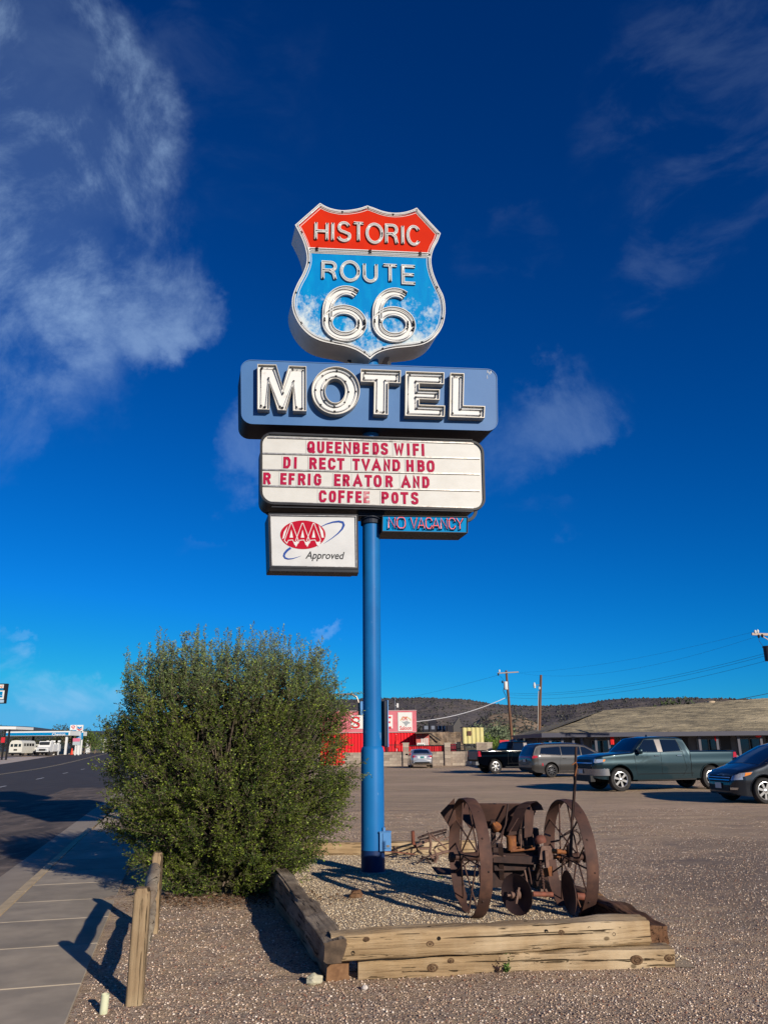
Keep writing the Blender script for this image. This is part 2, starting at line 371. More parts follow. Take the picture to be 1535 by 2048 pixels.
    dm = N.new('ShaderNodeMath'); dm.operation = 'ADD'; L.new(vl.outputs['Value'], dm.inputs[0]); L.new(mr(nz(.8, 8, .65), 0, 1, -.75, .75), dm.inputs[1])
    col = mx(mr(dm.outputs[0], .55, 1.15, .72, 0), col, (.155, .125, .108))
    track = mr(nz(1.0, 9, .7, (.22, 1.9, 1)), .50, .66, 0, .62); col = mx(track, col, (.25, .195, .155))
    far = mr(sep.outputs[1], 120, 300)
    col = mx(far, col, mx(mr(nz(.05, 6), .4, .6), (.16, .14, .07), (.30, .24, .14)))
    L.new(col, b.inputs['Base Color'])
    hs = N.new('ShaderNodeMath'); hs.operation = 'ADD'; v1 = mr(vo.outputs['Distance'], 0, .6, 1, 0); L.new(v1, hs.inputs[0]); L.new(nz(25, 8, .75), hs.inputs[1])
    bp = N.new('ShaderNodeBump'); bp.inputs['Strength'].default_value = .9; bp.inputs['Distance'].default_value = .012; L.new(hs.outputs[0], bp.inputs['Height'])
    bp2 = N.new('ShaderNodeBump'); bp2.inputs['Strength'].default_value = .9; bp2.inputs['Distance'].default_value = .10; L.new(nz(1.2, 10, .7, (.6, 1.3, 1)), bp2.inputs['Height']); L.new(bp.outputs[0], bp2.inputs['Normal'])
    L.new(bp2.outputs[0], b.inputs['Normal'])
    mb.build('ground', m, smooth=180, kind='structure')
build_ground()

asphalt = mat('asphalt', (.046, .039, .036), .85, col2=(.068, .058, .053), scale=1.2, stretch=(1.5, .25, 1), lo=.35, hi=.7, bump=.5, bscale=60, bdist=.006, col3=(.13, .105, .09), scale3=.35, lo3=.66, hi3=.9, spec=.25)
paint_white = mat('road_paint_white', (.62, .62, .60), .7, col2=(.35, .34, .33), scale=9, lo=.45, hi=.7)
paint_yellow = mat('road_paint_yellow', (.50, .40, .22), .7, col2=(.3, .25, .16), scale=6)
concrete = mat('concrete', (.34, .285, .22), .9, col2=(.27, .225, .175), scale=3, detail=8, lo=.3, hi=.7, bump=.25, bscale=120, bdist=.003, col3=(.33, .29, .24), scale3=.8, lo3=.5, hi3=.75, spec=.2)
kerb_m = mat('kerb_concrete', (.56, .43, .26), .9, col2=(.42, .33, .21), scale=5, detail=8, bump=.3, bscale=90, bdist=.004, spec=.2)
concrete_far = mat('forecourt_concrete', (.52, .44, .37), .9, col2=(.40, .34, .29), scale=.4)
def ribbon_road(name, s0, s1, y0, y1, dz, m, step=6.0, kind='structure', parent=None, thick=.0):
    n = max(1, int((y1-y0)/step)); mb = MB(); A = []; B = []
    for i in range(n+1):
        y = y0+(y1-y0)*i/n
        for s, Lst in ((s0, A), (s1, B)):
            x = edge_x(s, y); Lst.append((x, y, terr(x, y)-.125+dz))
    mb.add(A+B, [(i, n+1+i, n+2+i, i+1) for i in range(n)])
    return mb.build(name, m, parent, kind=kind)
ribbon_road('road', -19.9, -0.72, -30, 420, .012, asphalt, 5)
ribbon_road('gutter', -0.73, -0.13, -30, 420, .020, concrete, 5)
ribbon_road('far_pavement', -48, -19.9, -10, 140, .02, concrete_far, 5)
yl = tag(ribbon_road('yellow_lane_line', -11.97, -11.84, -30, 400, .020, paint_yellow, 5), kind='structure')
ribbon_road('yellow_lane_line', -12.2, -12.07, -30, 400, .020, paint_yellow, 5)
for i, y in enumerate(np.arange(27.9, 330, 12.2)):
    ribbon_road('lane_dash', -7.17, -7.05, y, y+3.0, .020, paint_white, 2)
ribbon_road('road_shoulder', -3.4, -0.72, -10, 40, .0165, mat('dusty_old_asphalt', (.17, .135, .11), .95, col2=(.085, .072, .066), scale=1.1, stretch=(1.6, .5, 1), detail=9, lo=.4, hi=.62, bump=.7, bscale=50, bdist=.01, col3=(.27, .21, .165), scale3=2.5, lo3=.55, hi3=.75, spec=.1), 5)
# kerb stones
kerb = MB()
def sk(s, y, z): return Vector((edge_x(s, y), y, z))
yk = [-8.0]
while yk[-1] < 18: yk.append(yk[-1]+ (3.05))
kroot = None
for i in range(len(yk)-1):
    a, b = yk[i]+.006, min(yk[i+1]-.006, 18.3); mb = MB()
    q = [sk(-.13, a, -.2), sk(-.13, b, -.2), sk(0, b, -.2), sk(0, a, -.2)]
    t = [sk(-.115, a, .018), sk(-.115, b, .018), sk(0, b, .022), sk(0, a, .022)]
    mb.add(q+t, [(0, 1, 2, 3), (4, 5, 6, 7), (0, 1, 5, 4), (1, 2, 6, 5), (2, 3, 7, 6), (3, 0, 4, 7)])
    o = mb.build('kerb' if kroot is None else 'kerb_stone', kerb_m, kroot)
    if kroot is None: kroot = o; o['kind'] = 'structure'
# sidewalk slabs: each one its own piece
swm = MB(); swm.add([sk(.0, -8, -.02), sk(1.12, -8, -.02), sk(1.12, 40, -.02), sk(.0, 40, -.02)], [(0, 1, 2, 3)])
sidewalk = swm.build('sidewalk', mat('joint_filler', (.50, .40, .27), .95, col2=(.34, .27, .19), scale=8), kind='structure')
ysl = [5.0-1.16*k for k in range(10, 0, -1)] + [6.13, 7.36, 8.50, 9.55, 10.72] + [10.72+1.16*k for k in range(1, 26)]
conc_shades = [mat('slab_concrete_%s' % nme, tuple(c*f for c in (.37, .31, .235)), .9, col2=tuple(c*f*.8 for c in (.36, .305, .235)), scale=3, detail=12, lo=.35, hi=.62, bump=.4, bscale=150, bdist=.003, col3=tuple(c*f*1.15 for c in (.43, .355, .26)), scale3=.9, lo3=.5, hi3=.8, spec=.2) for nme, f in (('pale', 1.06), ('plain', .97), ('dark', .9))]
for i in range(len(ysl)-1):
    a, b = ysl[i]+.008, ysl[i+1]-.008
    if b > 33: break
    za = .02-.13*sm(17.6, 19.5, a); zb = .02-.13*sm(17.6, 19.5, b)
    def s3(s, y, z): return Vector((edge_x(s, y+.26*s*.93), y+.26*s*.93, z))
    q = [s3(.008, a, -.09), s3(.008, b, -.09), s3(1.13, b, -.09), s3(1.13, a, -.09)]
    bev = .006
    t0 = [s3(.008, a, za-bev), s3(.008, b, zb-bev), s3(1.13, b, .02-bev), s3(1.13, a, .02-bev)]
    t = [s3(.008+bev, a+bev, za), s3(.008+bev, b-bev, zb), s3(1.13-bev, b-bev, .02), s3(1.13-bev, a+bev, .02)]
    mb = MB(); mb.add(q+t0+t, [(0, 1, 2, 3), (8, 9, 10, 11)]+[(k, (k+1) % 4, 4+(k+1) % 4, 4+k) for k in range(4)]+[(4+k, 4+(k+1) % 4, 8+(k+1) % 4, 8+k) for k in range(4)])
    mb.build('slab', conc_shades[(i*7+i//3) % 3], sidewalk)

# ------------------------------------------------------------------ hills
def polar_hill(name, prof, r0, r1, r2, m, nth=120, nr=26, dips=1.0, seed=0):
    # prof: (photo column, photo row) along the ridge line
    cols = [P(px, py, 1000) for px, py in prof]; th = [math.atan2(c.x, c.y) for c in cols]; tz = [(c.z-EYE)/c.xy.length for c in cols]
    pr = list(zip(th, tz)); vs = []; a0, a1 = th[0], th[-1]
    for i in range(nth+1):
        a = a0+(a1-a0)*i/nth; T = lerp_prof(pr, a)
        for j in range(nr+1):
            t = j/nr; r = r0+(r1-r0)*t if t <= 1 else 0
            H = T*r1+EYE
            # mesa: long skirt, then a steep cap
            base = .42*(t**1.35)+.58*sm(.62, .98, t + .05*noise.noise((a*9, seed, 0)))
            nn = noise.fractal((a*14, t*4, seed), 1.0, 2.0, 4)*(.13*dips)*sin(pi*min(1, t))
            gul = -abs(noise.noise((a*30+seed, t*1.2, 2)))*.10*sin(pi*t)*dips
            z = max(-2, H*(base+nn+gul)) if j < nr else H
            vs.append((sin(a)*r, cos(a)*r, z if j else -3))
        vs.append((sin(a)*r2, cos(a)*r2, (T*r1+EYE)*.9))
    k = nr+2; fs = [(i*k+j, (i+1)*k+j, (i+1)*k+j+1, i*k+j+1) for i in range(nth) for j in range(k-1)]
    mb = MB(); mb.add(vs, fs); return mb.build(name, m, smooth=180, kind='structure'), vs, k
hill_m = mat('hillside', (.088, .080, .084), .95, col2=(.145, .118, .100), scale=.02, detail=10, lo=.45, hi=.72, bump=1.0, bscale=.05, bdist=6, col3=(.15, .12, .095), scale3=.006, lo3=.56, hi3=.70, spec=.05)
hill_far = mat('far_hillside_hazed', (.055, .075, .10), .95, col2=(.085, .10, .12), scale=.01, spec=.05)  # distance haze is put into this bluish colour, no air is built
mesa, mv, mk = polar_hill('mesa_hill', [(230, 1502), (330, 1450), (430, 1418), (560, 1404), (700, 1399), (760, 1397), (800, 1396.5), (860, 1397), (900, 1397.5), (930, 1399), (950, 1402), (975, 1406.5), (1000, 1409), (1040, 1411.5), (1100, 1411.5), (1150, 1409), (1180, 1405.5), (1210, 1400), (1240, 1397.5), (1270, 1396.5), (1330, 1396), (1400, 1397), (1470, 1398.5), (1535, 1399), (1700, 1402), (2000, 1420), (2400, 1460)], 560, 1500, 2300, hill_m, 170, 30)
low, lv, lk = polar_hill('low_foothill', [(900, 1478), (930, 1462), (955, 1440), (980, 1428), (1010, 1426), (1045, 1432), (1080, 1450), (1130, 1462), (1180, 1480)], 380, 820, 1000, mat('dry_slope', (.26, .19, .13), .95, col2=(.08, .07, .055), scale=.05, detail=8, lo=.5, hi=.62, bump=.8, bscale=.06, bdist=3, spec=.05), 50, 18, .8, 4)
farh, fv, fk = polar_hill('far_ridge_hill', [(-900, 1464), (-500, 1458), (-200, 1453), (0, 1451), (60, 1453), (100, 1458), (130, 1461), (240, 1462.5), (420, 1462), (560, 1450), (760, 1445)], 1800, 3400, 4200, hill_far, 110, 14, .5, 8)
# pinyon and juniper dots on the slopes
def scatter_scrub(name, vs, k, n, smin, smax, m):
    O = np.array([(1, 0, 0), (-1, 0, 0), (0, 1, 0), (0, -1, 0), (0, 0, 1), (0, 0, -.6)], float); Fo = np.array([(0, 2, 4), (2, 1, 4), (1, 3, 4), (3, 0, 4), (2, 0, 5), (1, 2, 5), (3, 1, 5), (0, 3, 5)])
    A = np.array(vs).reshape(-1, k, 3); V = []; F = []
    for t in range(n):
        i = rng.integers(0, A.shape[0]-1); j = int(min(k-3, (rng.random()**.8)*(k-2))); u, w = rng.random(2)
        p = A[i, j]*(1-u)*(1-w)+A[i+1, j]*u*(1-w)+A[i, j+1]*(1-u)*w+A[i+1, j+1]*u*w
        s = rng.uniform(smin, smax); a = rng.random()*6
        R = np.array([[cos(a), -sin(a), 0], [sin(a), cos(a), 0], [0, 0, .8]]); F.append(Fo+len(V)*6); V.append(O@R.T*s*rng.uniform(.7, 1.3, (6, 1))+p+(0, 0, s*.3))
    return fast_mesh(name, np.vstack(V), np.vstack(F), m, 3, kind='stuff')
scrub_m = mat('scrub', (.068, .068, .060), .95, island=.5, spec=.05)
scatter_scrub('hillside_scrub', mv, mk, 12000, .9, 2.3, scrub_m)
scatter_scrub('foothill_scrub', lv, lk, 1500, .8, 2.0, scrub_m)

# ------------------------------------------------------------------ the motel sign
SA = rad(6.5); SC = Vector((-0.2, 11.45, 0)); St = Vector((cos(SA), sin(SA), 0)); Sn = Vector((sin(SA), -cos(SA), 0))
def U(px, py, off=.3):
    d = pray(px, py); o = Vector((0, 0, EYE)); k = (SC+Sn*off-o).dot(Sn)/d.dot(Sn); p = o+d*k
    return ((p-SC).dot(St), p.z)
def c1(X, Y, off=.3): return U(560+X/4.264, 390+Y/4.264, off)
def c2(X, Y, off=.3): return U(460+X/2.741, 700+Y/2.741, off)
def c3(X, Y, off=.3): return U(490+X/3.07, 850+Y/3.07, off)
BACK = Vector((-sin(rad(7.9)), cos(rad(7.9)), 0))
sign = thing('motel_sign', 'tall blue pole sign with Route 66 shield over MOTEL box and letter board', 'sign', SC, SA)
pole_blue = mat('pole_blue_paint', (.010, .135, .36), .45, col2=(.008, .10, .29), scale=2.2, lo=.35, hi=.65, col3=(.16, .27, .42), scale3=7, lo3=.66, hi3=.78, bump=.08, bscale=5, bdist=.01, stretch=(1, 1, .45), spec=.12)
box_blue = mat('cabinet_blue', (.045, .125, .29), .5, col2=(.06, .148, .32), scale=1.6, lo=.35, hi=.7, stretch=(1, 1, .4), col3=(.2, .3, .47), scale3=2.5, lo3=.68, hi3=.8)
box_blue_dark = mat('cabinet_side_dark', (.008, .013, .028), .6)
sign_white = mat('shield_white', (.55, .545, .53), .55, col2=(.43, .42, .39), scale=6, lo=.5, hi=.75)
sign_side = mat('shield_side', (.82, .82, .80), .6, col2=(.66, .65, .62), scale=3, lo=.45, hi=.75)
red_face = mat('red_face', (.50, .020, .003), .6, col2=(.44, .016, .003), scale=2, spec=.06)
blue_face = bpy.data.materials.new('weathered_blue_face')
def mk_blue_face():
    m = blue_face; m.use_nodes = True; nt = m.node_tree; N = nt.nodes; L = nt.links; b = N['Principled BSDF']; b.inputs['Roughness'].default_value = .5; b.inputs['Specular IOR Level'].default_value = .04
    tc = N.new('ShaderNodeTexCoord'); sp = N.new('ShaderNodeSeparateXYZ'); L.new(tc.outputs['Object'], sp.inputs[0])
    def nz(scale, st, det=8, ro=.65):
        mp = N.new('ShaderNodeMapping'); mp.inputs['Scale'].default_value = st; mp.inputs['Location'].default_value = (3.1, 0, 1.7); L.new(tc.outputs['Object'], mp.inputs[0])
        n = N.new('ShaderNodeTexNoise'); n.inputs['Scale'].default_value = scale; n.inputs['Detail'].default_value = det; n.inputs['Roughness'].default_value = ro; L.new(mp.outputs[0], n.inputs['Vector']); return n.outputs[0]
    def M(op, a, c=None):
        n = N.new('ShaderNodeMath'); n.operation = op
        for i, v in enumerate((a, c)):
            if v is None: continue
            if hasattr(v, 'links'): L.new(v, n.inputs[i])
            else: n.inputs[i].default_value = v
        return n.outputs[0]
    # paint worn to white: more on the low and right side of the face
    low = M('MULTIPLY', M('SUBTRACT', 8.62, sp.outputs[2]), .24); rgt = M('MULTIPLY', M('ABSOLUTE', M('SUBTRACT', sp.outputs[0], -.1)), .10)
    w = M('ADD', M('ADD', nz(3.2, (1, 1, .8), 11, .72), M('MULTIPLY', nz(24, (1, 1, .55)), .26)), M('ADD', low, rgt))
    mr = N.new('ShaderNodeMapRange'); mr.inputs[1].default_value = .73; mr.inputs[2].default_value = .92; L.new(w, mr.inputs[0])
    mr2 = N.new('ShaderNodeMapRange'); mr2.inputs[1].default_value = .45; mr2.inputs[2].default_value = .7; L.new(nz(9, (1, 1, .25)), mr2.inputs[0])
    a = N.new('ShaderNodeMix'); a.data_type = 'RGBA'; L.new(mr2.outputs[0], a.inputs[0]); a.inputs[6].default_value = (.0, .17, .43, 1); a.inputs[7].default_value = (.0, .22, .47, 1)
    c = N.new('ShaderNodeMix'); c.data_type = 'RGBA'; L.new(mr.outputs[0], c.inputs[0]); L.new(a.outputs[2], c.inputs[6]); c.inputs[7].default_value = (.46, .52, .54, 1); L.new(c.outputs[2], b.inputs['Base Color'])
mk_blue_face()
neon_glass = mat('neon_glass', (.56, .56, .55), .15, spec=.6)
channel_white = mat('channel_white', (.60, .59, .57), .5, col2=(.40, .37, .32), scale=5, lo=.62, hi=.8)
channel_side = mat('channel_return', (.42, .39, .34), .45, metal=.2)
tube_black = mat('tube_block_out', (.012, .012, .014), .4)
alu = mat('aluminium_trim', (.45, .43, .40), .35, metal=.8, col2=(.25, .22, .2), scale=12)
black_frame = mat('black_frame', (.008, .009, .013), .5, col2=(.018, .018, .022), scale=6)
acrylic = mat('ivory_acrylic', (.52, .51, .48), .4, col2=(.46, .445, .41), scale=3.0, lo=.35, hi=.75, stretch=(1, 1, 1.6), col3=(.45, .44, .42), scale3=22, lo3=.68, hi3=.8)
red_letter = mat('red_letter', (.36, .006, .040), .5, col2=(.30, .010, .05), scale=6, spec=.06)
red_letter_faded = mat('faded_red_letter', (.50, .27, .28), .4, col2=(.36, .04, .07), scale=9, lo=.4, hi=.6)

pl = MB(); pl.tube([(0, 0, z) for z in (1.60, 3, 5, 7.9)], .133, 32)
pole = pl.build('pole', pole_blue, sign, 40)
pl = MB(); pl.lathe([(.160, 0.0), (.160, 1.60), (.150, 1.645), (.132, 1.66)], (0, 0, 0), n=36)
pl.build('lower_pole', pole_blue, sign, 40)
pl = MB(); pl.lathe([(.1625, .0), (.1625, .31), (.158, .312)], (0, 0, 0), n=36); tag(pl.build('dark_base_band', mat('navy_base_paint', (.006, .022, .085), .45), sign, 40), 'dark navy painted band at the foot of the pole')
pl = MB(); pl.lathe([(.19, -.02), (.19, .03), (.175, .045), (.15, .045)], (0, 0, 0), n=36); pl.build('base_plate', mat('grout', (.30, .29, .27), .9, col2=(.2, .19, .17), scale=15), sign, 40)
def loc(px, py, off): u, z = U(px, py, off); return Vector((u, -off, z))
# --- shield
outl = [(340, 80), (385, 106), (440, 127), (520, 141), (600, 137), (680, 122), (742, 101), (800, 121), (870, 147), (950, 162), (1035, 160), (1110, 142), (1162, 120), (1215, 178), (1265, 232), (1362, 336), (1338, 400), (1308, 455), (1287, 520), (1283, 590), (1302, 680), (1345, 785), (1386, 870), (1402, 965), (1396, 1060), (1368, 1145), (1310, 1222), (1222, 1276), (1110, 1298), (990, 1310), (885, 1332), (815, 1362), (765, 1404), (715, 1368), (640, 1324), (545, 1293), (440, 1272), (340, 1247), (250, 1200), (172, 1120), (120, 1020), (103, 930), (115, 850), (150, 762), (195, 680), (226, 595), (229, 520), (208, 430), (172, 345), (130, 265), (235, 172)]
SO = [c1(*p) for p in outl]
def smooth_outline(pts, corners):
    out = []; n = len(pts)
    for i in range(n):
        p0, p1, p2, p3 = [Vector(pts[(i+k) % n]) for k in (-1, 0, 1, 2)]
        if i in corners: p0 = p1*2-p2
        if (i+1) % n in corners: p3 = p2*2-p1
        for t in (0, .34, .67):
            out.append(tuple(.5*((2*p1)+(-p0+p2)*t+(2*p0-5*p1+4*p2-p3)*t*t+(-p0+3*p1-3*p2+p3)*t**3)))
    return out
SO = smooth_outline(SO, {0, 6, 12, 15, 32, 49})
f3 = lambda pts, y: [(p[0], y, p[1]) for p in pts]
yf = -.30; DEPTH = .62
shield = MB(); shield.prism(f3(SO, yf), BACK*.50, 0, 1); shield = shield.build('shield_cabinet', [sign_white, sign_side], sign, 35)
inn = offset2(SO, .045); inn = [tuple(p) for p in inn]
barL, barR = c1(222, 475), c1(1290, 522); barT = .055
redp = clipline(inn, (barL[0], barL[1]+barT), (barR[0], barR[1]+barT), 'up'); blup = clipline(inn, (barL[0], barL[1]-barT), (barR[0], barR[1]-barT), 'down')
mb = MB(); mb.prism(f3(redp, yf-.004), (0, -.010, 0)); mb.build('red_panel', red_face, shield)
mb = MB(); mb.prism(f3(blup, yf-.004), (0, -.010, 0)); mb.build('blue_panel', blue_face, shield)
# outer channel wall round the shield, divider channel and the border tubes
mb = MB(); o1 = offset2(SO, -.004); o2 = offset2(SO, .010); mb.strip(f3(o1, yf+.01), f3(o2, yf+.01), (0, -.04, 0))
i1 = offset2(SO, .066); i2 = offset2(SO, .074); mb.strip(f3(i1, yf-.002), f3(i2, yf-.002), (0, -.016, 0))
mb.build('border_channel', channel_white, shield, 30)
mb = MB()
for dz in (-.035, .035): mb.bar((barL[0]+.06, yf-.02, barL[1]+dz+.0), (barR[0]-.05, yf-.02, barR[1]+dz), .03, .014)
mb.bar((barL[0]+.03, yf-.012, barL[1]), (barR[0]-.03, yf-.012, barR[1]), .02, .11)
mb.build('divider_channel', channel_white, shield)
def dist_path(pts, step):
    out = [pts[0]]; acc = 0
    for a, b in zip(pts, pts[1:]):
        acc += (Vector(a)-Vector(b)).length
        if acc > step: out.append(b); acc = 0
    return out
mb = MB(); tb = offset2(SO, .036); mb.tube(f3(tb, yf-.035), .013, 6, closed=True, caps=False)
for dz in (-.02, .02): mb.tube([(barL[0]+.07, yf-.05, barL[1]+dz), (barR[0]-.07, yf-.05, barR[1]+dz)], .011, 6)
mb.build('border_neon_tube', neon_glass, shield, 60)
mb = MB(); n = len(tb)
for k in range(0, n, 9):
    p, q = Vector(tb[k]), Vector(tb[(k+1) % n]); p3 = Vector((p.x, yf-.035, p.y)); q3 = Vector((q.x, yf-.035, q.y)); mb.tube([p3, p3+(q3-p3)*.6], .0135, 6); mb.tube([p3+(q3-p3)*.3, p3+(q3-p3)*.3+Vector((0.01, .06, .02))], .006, 5)
for t in (.08, .5, .9):
    for dz in (-.02, .02):
        u = barL[0]+(barR[0]-barL[0])*t; z = barL[1]+(barR[1]-barL[1])*t+dz; mb.tube([(u-.02, yf-.05, z), (u+.03, yf-.05, z)], .0135, 6); mb.tube([(u, yf-.05, z), (u+.02, yf-.07, z+.035)], .005, 5)
tag(mb.build('tube_support', tube_black, shield), kind='stuff')
# seams and hatch on the underside and side of the shield cabinet
mb = MB()
for (a, b) in (((890, 1380), (990, 1358)),):
    p0, p1 = c1(*a), c1(*b)
hz = min(p[1] for p in SO)
mb.box((.20, .07, SO[0][1]*0 + c1(960, 1318)[1]+.004-.012), (.22, .26, .008)); mb.build('access_hatch', mat('hatch_metal', (.42, .42, .41), .5), shield)
def neon_letter(glyph, q, w, wall, tube_r, y0, parent, dbl=False, name='letter', gap=None):
    # q: (u0,u1,z0,z1); channel strokes with raised rims and glass tube
    u0, u1, z0, z1 = q; ch = MB(); tb = MB(); bl = MB()
    for k, line in enumerate(ROUND[glyph]):
        ln = [(u0+p[0]*(u1-u0), z0+p[1]*(z1-z0)) for p in line]
        A, B = side_lines(ln, w); yb = y0-.001*k
        ch.strip(f3(A, yb), f3(B, yb), (0, -.012, 0), 0, False)
        A2, B2 = side_lines(ln, w-.010)
        ch.strip(f3(A, yb), f3(A2, yb), (0, -wall, 0), 0, False, side=1); ch.strip(f3(B, yb), f3(B2, yb), (0, -wall, 0), 0, False, side=1)
        paths = [ln]
        if dbl: a, b = side_lines(ln, w*.52); paths = [[tuple(p) for p in a], [tuple(p) for p in b]]
        for pth in paths:
            p3 = f3(pth, y0-wall*.8)
            if (Vector(p3[0])-Vector(p3[-1])).length < 1e-3: p3 = p3[:-1]; 
            tb.tube(p3, tube_r, 6)
            # painted-out ends and electrode stubs
            for e, e2 in ((p3[0], p3[1]), (p3[-1], p3[-2])):
                e = Vector(e); d = (Vector(e2)-e).normalized(); bl.tube([e-d*.004, e+d*min(.07, w*1.0)], tube_r*1.25, 6); bl.tube([e, e+Vector((0, wall*.7, 0))], tube_r*.9, 5)
    L_ = ch.build(name, [channel_white, channel_white], parent, 30)
    tb.build('neon_tube', neon_glass, L_, 60) if False else None
    t_ = MB(); t_.v = tb.v+bl.v; t_.f = tb.f+[[i+len(tb.v) for i in f] for f in bl.f]; t_.m = [0]*len(tb.f)+[1]*len(bl.f)
    # tube joined to its letter mesh (a letter is already a sub-part)
    o = len(ch.v); return L_, t_
def add_neon(glyph, q, w, wall, tr, y0, dbl=False):
    L_, t_ = neon_letter(glyph, q, w, wall, tr, y0, shield, dbl)
    me = L_.data; bm = bmesh.new(); bm.from_mesh(me); vs = [bm.verts.new(v) for v in t_.v]
    for f, mi in zip(t_.f, t_.m):
        try: ff = bm.faces.new([vs[i] for i in f]); ff.material_index = 2+mi; ff.smooth = True
        except ValueError: pass
    bm.to_mesh(me); bm.free(); me.materials.append(neon_glass); me.materials.append(tube_black)
def qbox(X0, Y0, X1, Y1, m=0.0):
    a = c1(X0, (Y0+Y1)/2); b = c1(X1, (Y0+Y1)/2); t = c1((X0+X1)/2, Y0); u = c1((X0+X1)/2, Y1); return (a[0]+m, b[0]-m, u[1]+m, t[1]-m)
for g, X0, Y0, X1, Y1 in (('H', 291, 238, 414, 404), ('I', 438, 240, 458, 410), ('S', 482, 238, 606, 414), ('T', 612, 242, 722, 414), ('O', 725, 250, 880, 430), ('R', 890, 260, 1010, 435), ('I', 1032, 266, 1052, 440), ('C', 1072, 270, 1200, 446)):
    add_neon(g, qbox(X0, Y0, X1, Y1, .028), .024, .034, .009, yf-.014)
for g, X0, Y0, X1, Y1 in (('R', 350, 574, 490, 740), ('O', 508, 570, 682, 752), ('U', 702, 590, 832, 760), ('T', 864, 600, 1006, 760), ('E', 1030, 608, 1160, 776)):
    add_neon(g, qbox(X0, Y0, X1, Y1, .028), .025, .034, .009, yf-.014)
for X0, Y0, X1, Y1 in ((358, 790, 736, 1262), (782, 808, 1150, 1270)):
    add_neon('6', qbox(X0, Y0, X1, Y1, .085), .082, .055, .011, yf-.014, True)

# --- MOTEL cabinet
def rrect(pts4, r, n=6):
    out = []; P4 = [Vector(p) for p in pts4]
    for i in range(4):
        p, a, b = P4[i], P4[i-1], P4[(i+1) % 4]; d1 = (a-p).normalized(); d2 = (b-p).normalized(); s = p+d1*r; e = p+d2*r; c = p+d1*r+d2*r
        for k in range(n+1):
            t = k/n*pi/2; v = c-d2*r*cos(t)-d1*r*sin(t); out.append(tuple(v))
    return out
M4 = [c2(58, 52), c2(1462, 106), c2(1466, 445), c2(62, 405)]
mo = rrect(M4, .17)
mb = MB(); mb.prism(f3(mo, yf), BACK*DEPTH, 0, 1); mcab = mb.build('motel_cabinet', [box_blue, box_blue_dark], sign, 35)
mb = MB(); mb.strip(f3(mo, yf-.001), f3(offset2(mo, .012), yf-.001), (0, -.008, 0)); mb.build('face_trim', box_blue, mcab)
def chan_letter(outer, inner=None):
    O_ = [c2(*p) for p in outer]; w = .13; mb = MB()
    mb.strip(f3(O_, yf-.002), f3(offset2(O_, .012), yf-.002), (0, -w, 0), 1)
    if inner is None:
        mb.prism(f3(offset2(O_, .010), yf-.012), (0, -.07, 0), 0); tube = offset2(O_, .055)
        mb.tube(f3(tube, yf-.105), .011, 6, 2, closed=True, caps=False)
        T_ = [tube]
    else:
        I_ = [c2(*p) for p in inner]; mb.strip(f3(I_, yf-.002), f3(offset2(I_, -.012), yf-.002), (0, -w, 0), 1)
        mb.strip(f3(offset2(O_, .008), yf-.012), f3(offset2(I_, -.008), yf-.012), (0, -.07, 0), 0)
        T_ = [offset2(O_, .06), offset2(I_, -.055)]
        for t in T_: mb.tube(f3(t, yf-.105), .011, 6, 2, closed=True, caps=False)
    for t in T_:
        n = len(t)
        for k in range(0, n, max(1, n//7)):
            p, q = Vector(t[k]), Vector(t[(k+1) % n]); d = (q-p).normalized(); m_ = p+(q-p)*.5
            mb.tube([(m_.x, yf-.02, m_.y), (m_.x, yf-.11, m_.y)], .006, 5, 3); mb.tube([(p.x, yf-.105, p.y), (p.x+d.x*.03, yf-.105, p.y+d.y*.03)], .014, 6, 3)
    mb.build('letter', [channel_white, channel_side, neon_glass, tube_black], mcab, 30)
chan_letter([(152, 98), (255, 101), (289, 222), (322, 106), (418, 110), (418, 354), (345, 352), (345, 218), (308, 350), (262, 348), (218, 202), (218, 346), (152, 344)])
ell = lambda cx, cy, rx, ry, n=40: [(cx+rx*cos(2*pi*k/n), cy+ry*sin(2*pi*k/n)) for k in range(n)]
chan_letter(ell(577, 241, 131, 130), ell(574, 242, 54, 66))
chan_letter([(712, 124), (930, 132), (928, 202), (863, 199), (861, 373), (782, 370), (785, 196), (712, 193)])
chan_letter([(955, 136), (1165, 143), (1163, 207), (1030, 202), (1030, 232), (1141, 236), (1139, 292), (1030, 288), (1030, 318), (1169, 324), (1166, 384), (952, 378)])
chan_letter([(1197, 145), (1273, 148), (1269, 322), (1386, 326), (1383, 390), (1193, 385)])
mb = MB(); mb.tube([(-.02, 0, 7.15), (-.02, 0, 7.95)], .13, 20)
for u in (-.35, .3): mb.box((u, 0.05, 7.60), (.06, .3, .16))
mb.build('mounting_neck', black_frame, sign, 40)
mb = MB()
for X, Y in ((1410, 120), (1420, 128), (1428, 122)):
    u, z = c2(X, Y); mb.box((u, yf-.004, z), (.012, .004, .045))
u, z = c2(1408, 150); mb.box((u, yf-.004, z), (.006, .004, .06)); tag(mb.build('scratched_paint', sign_white, mcab), kind='stuff')

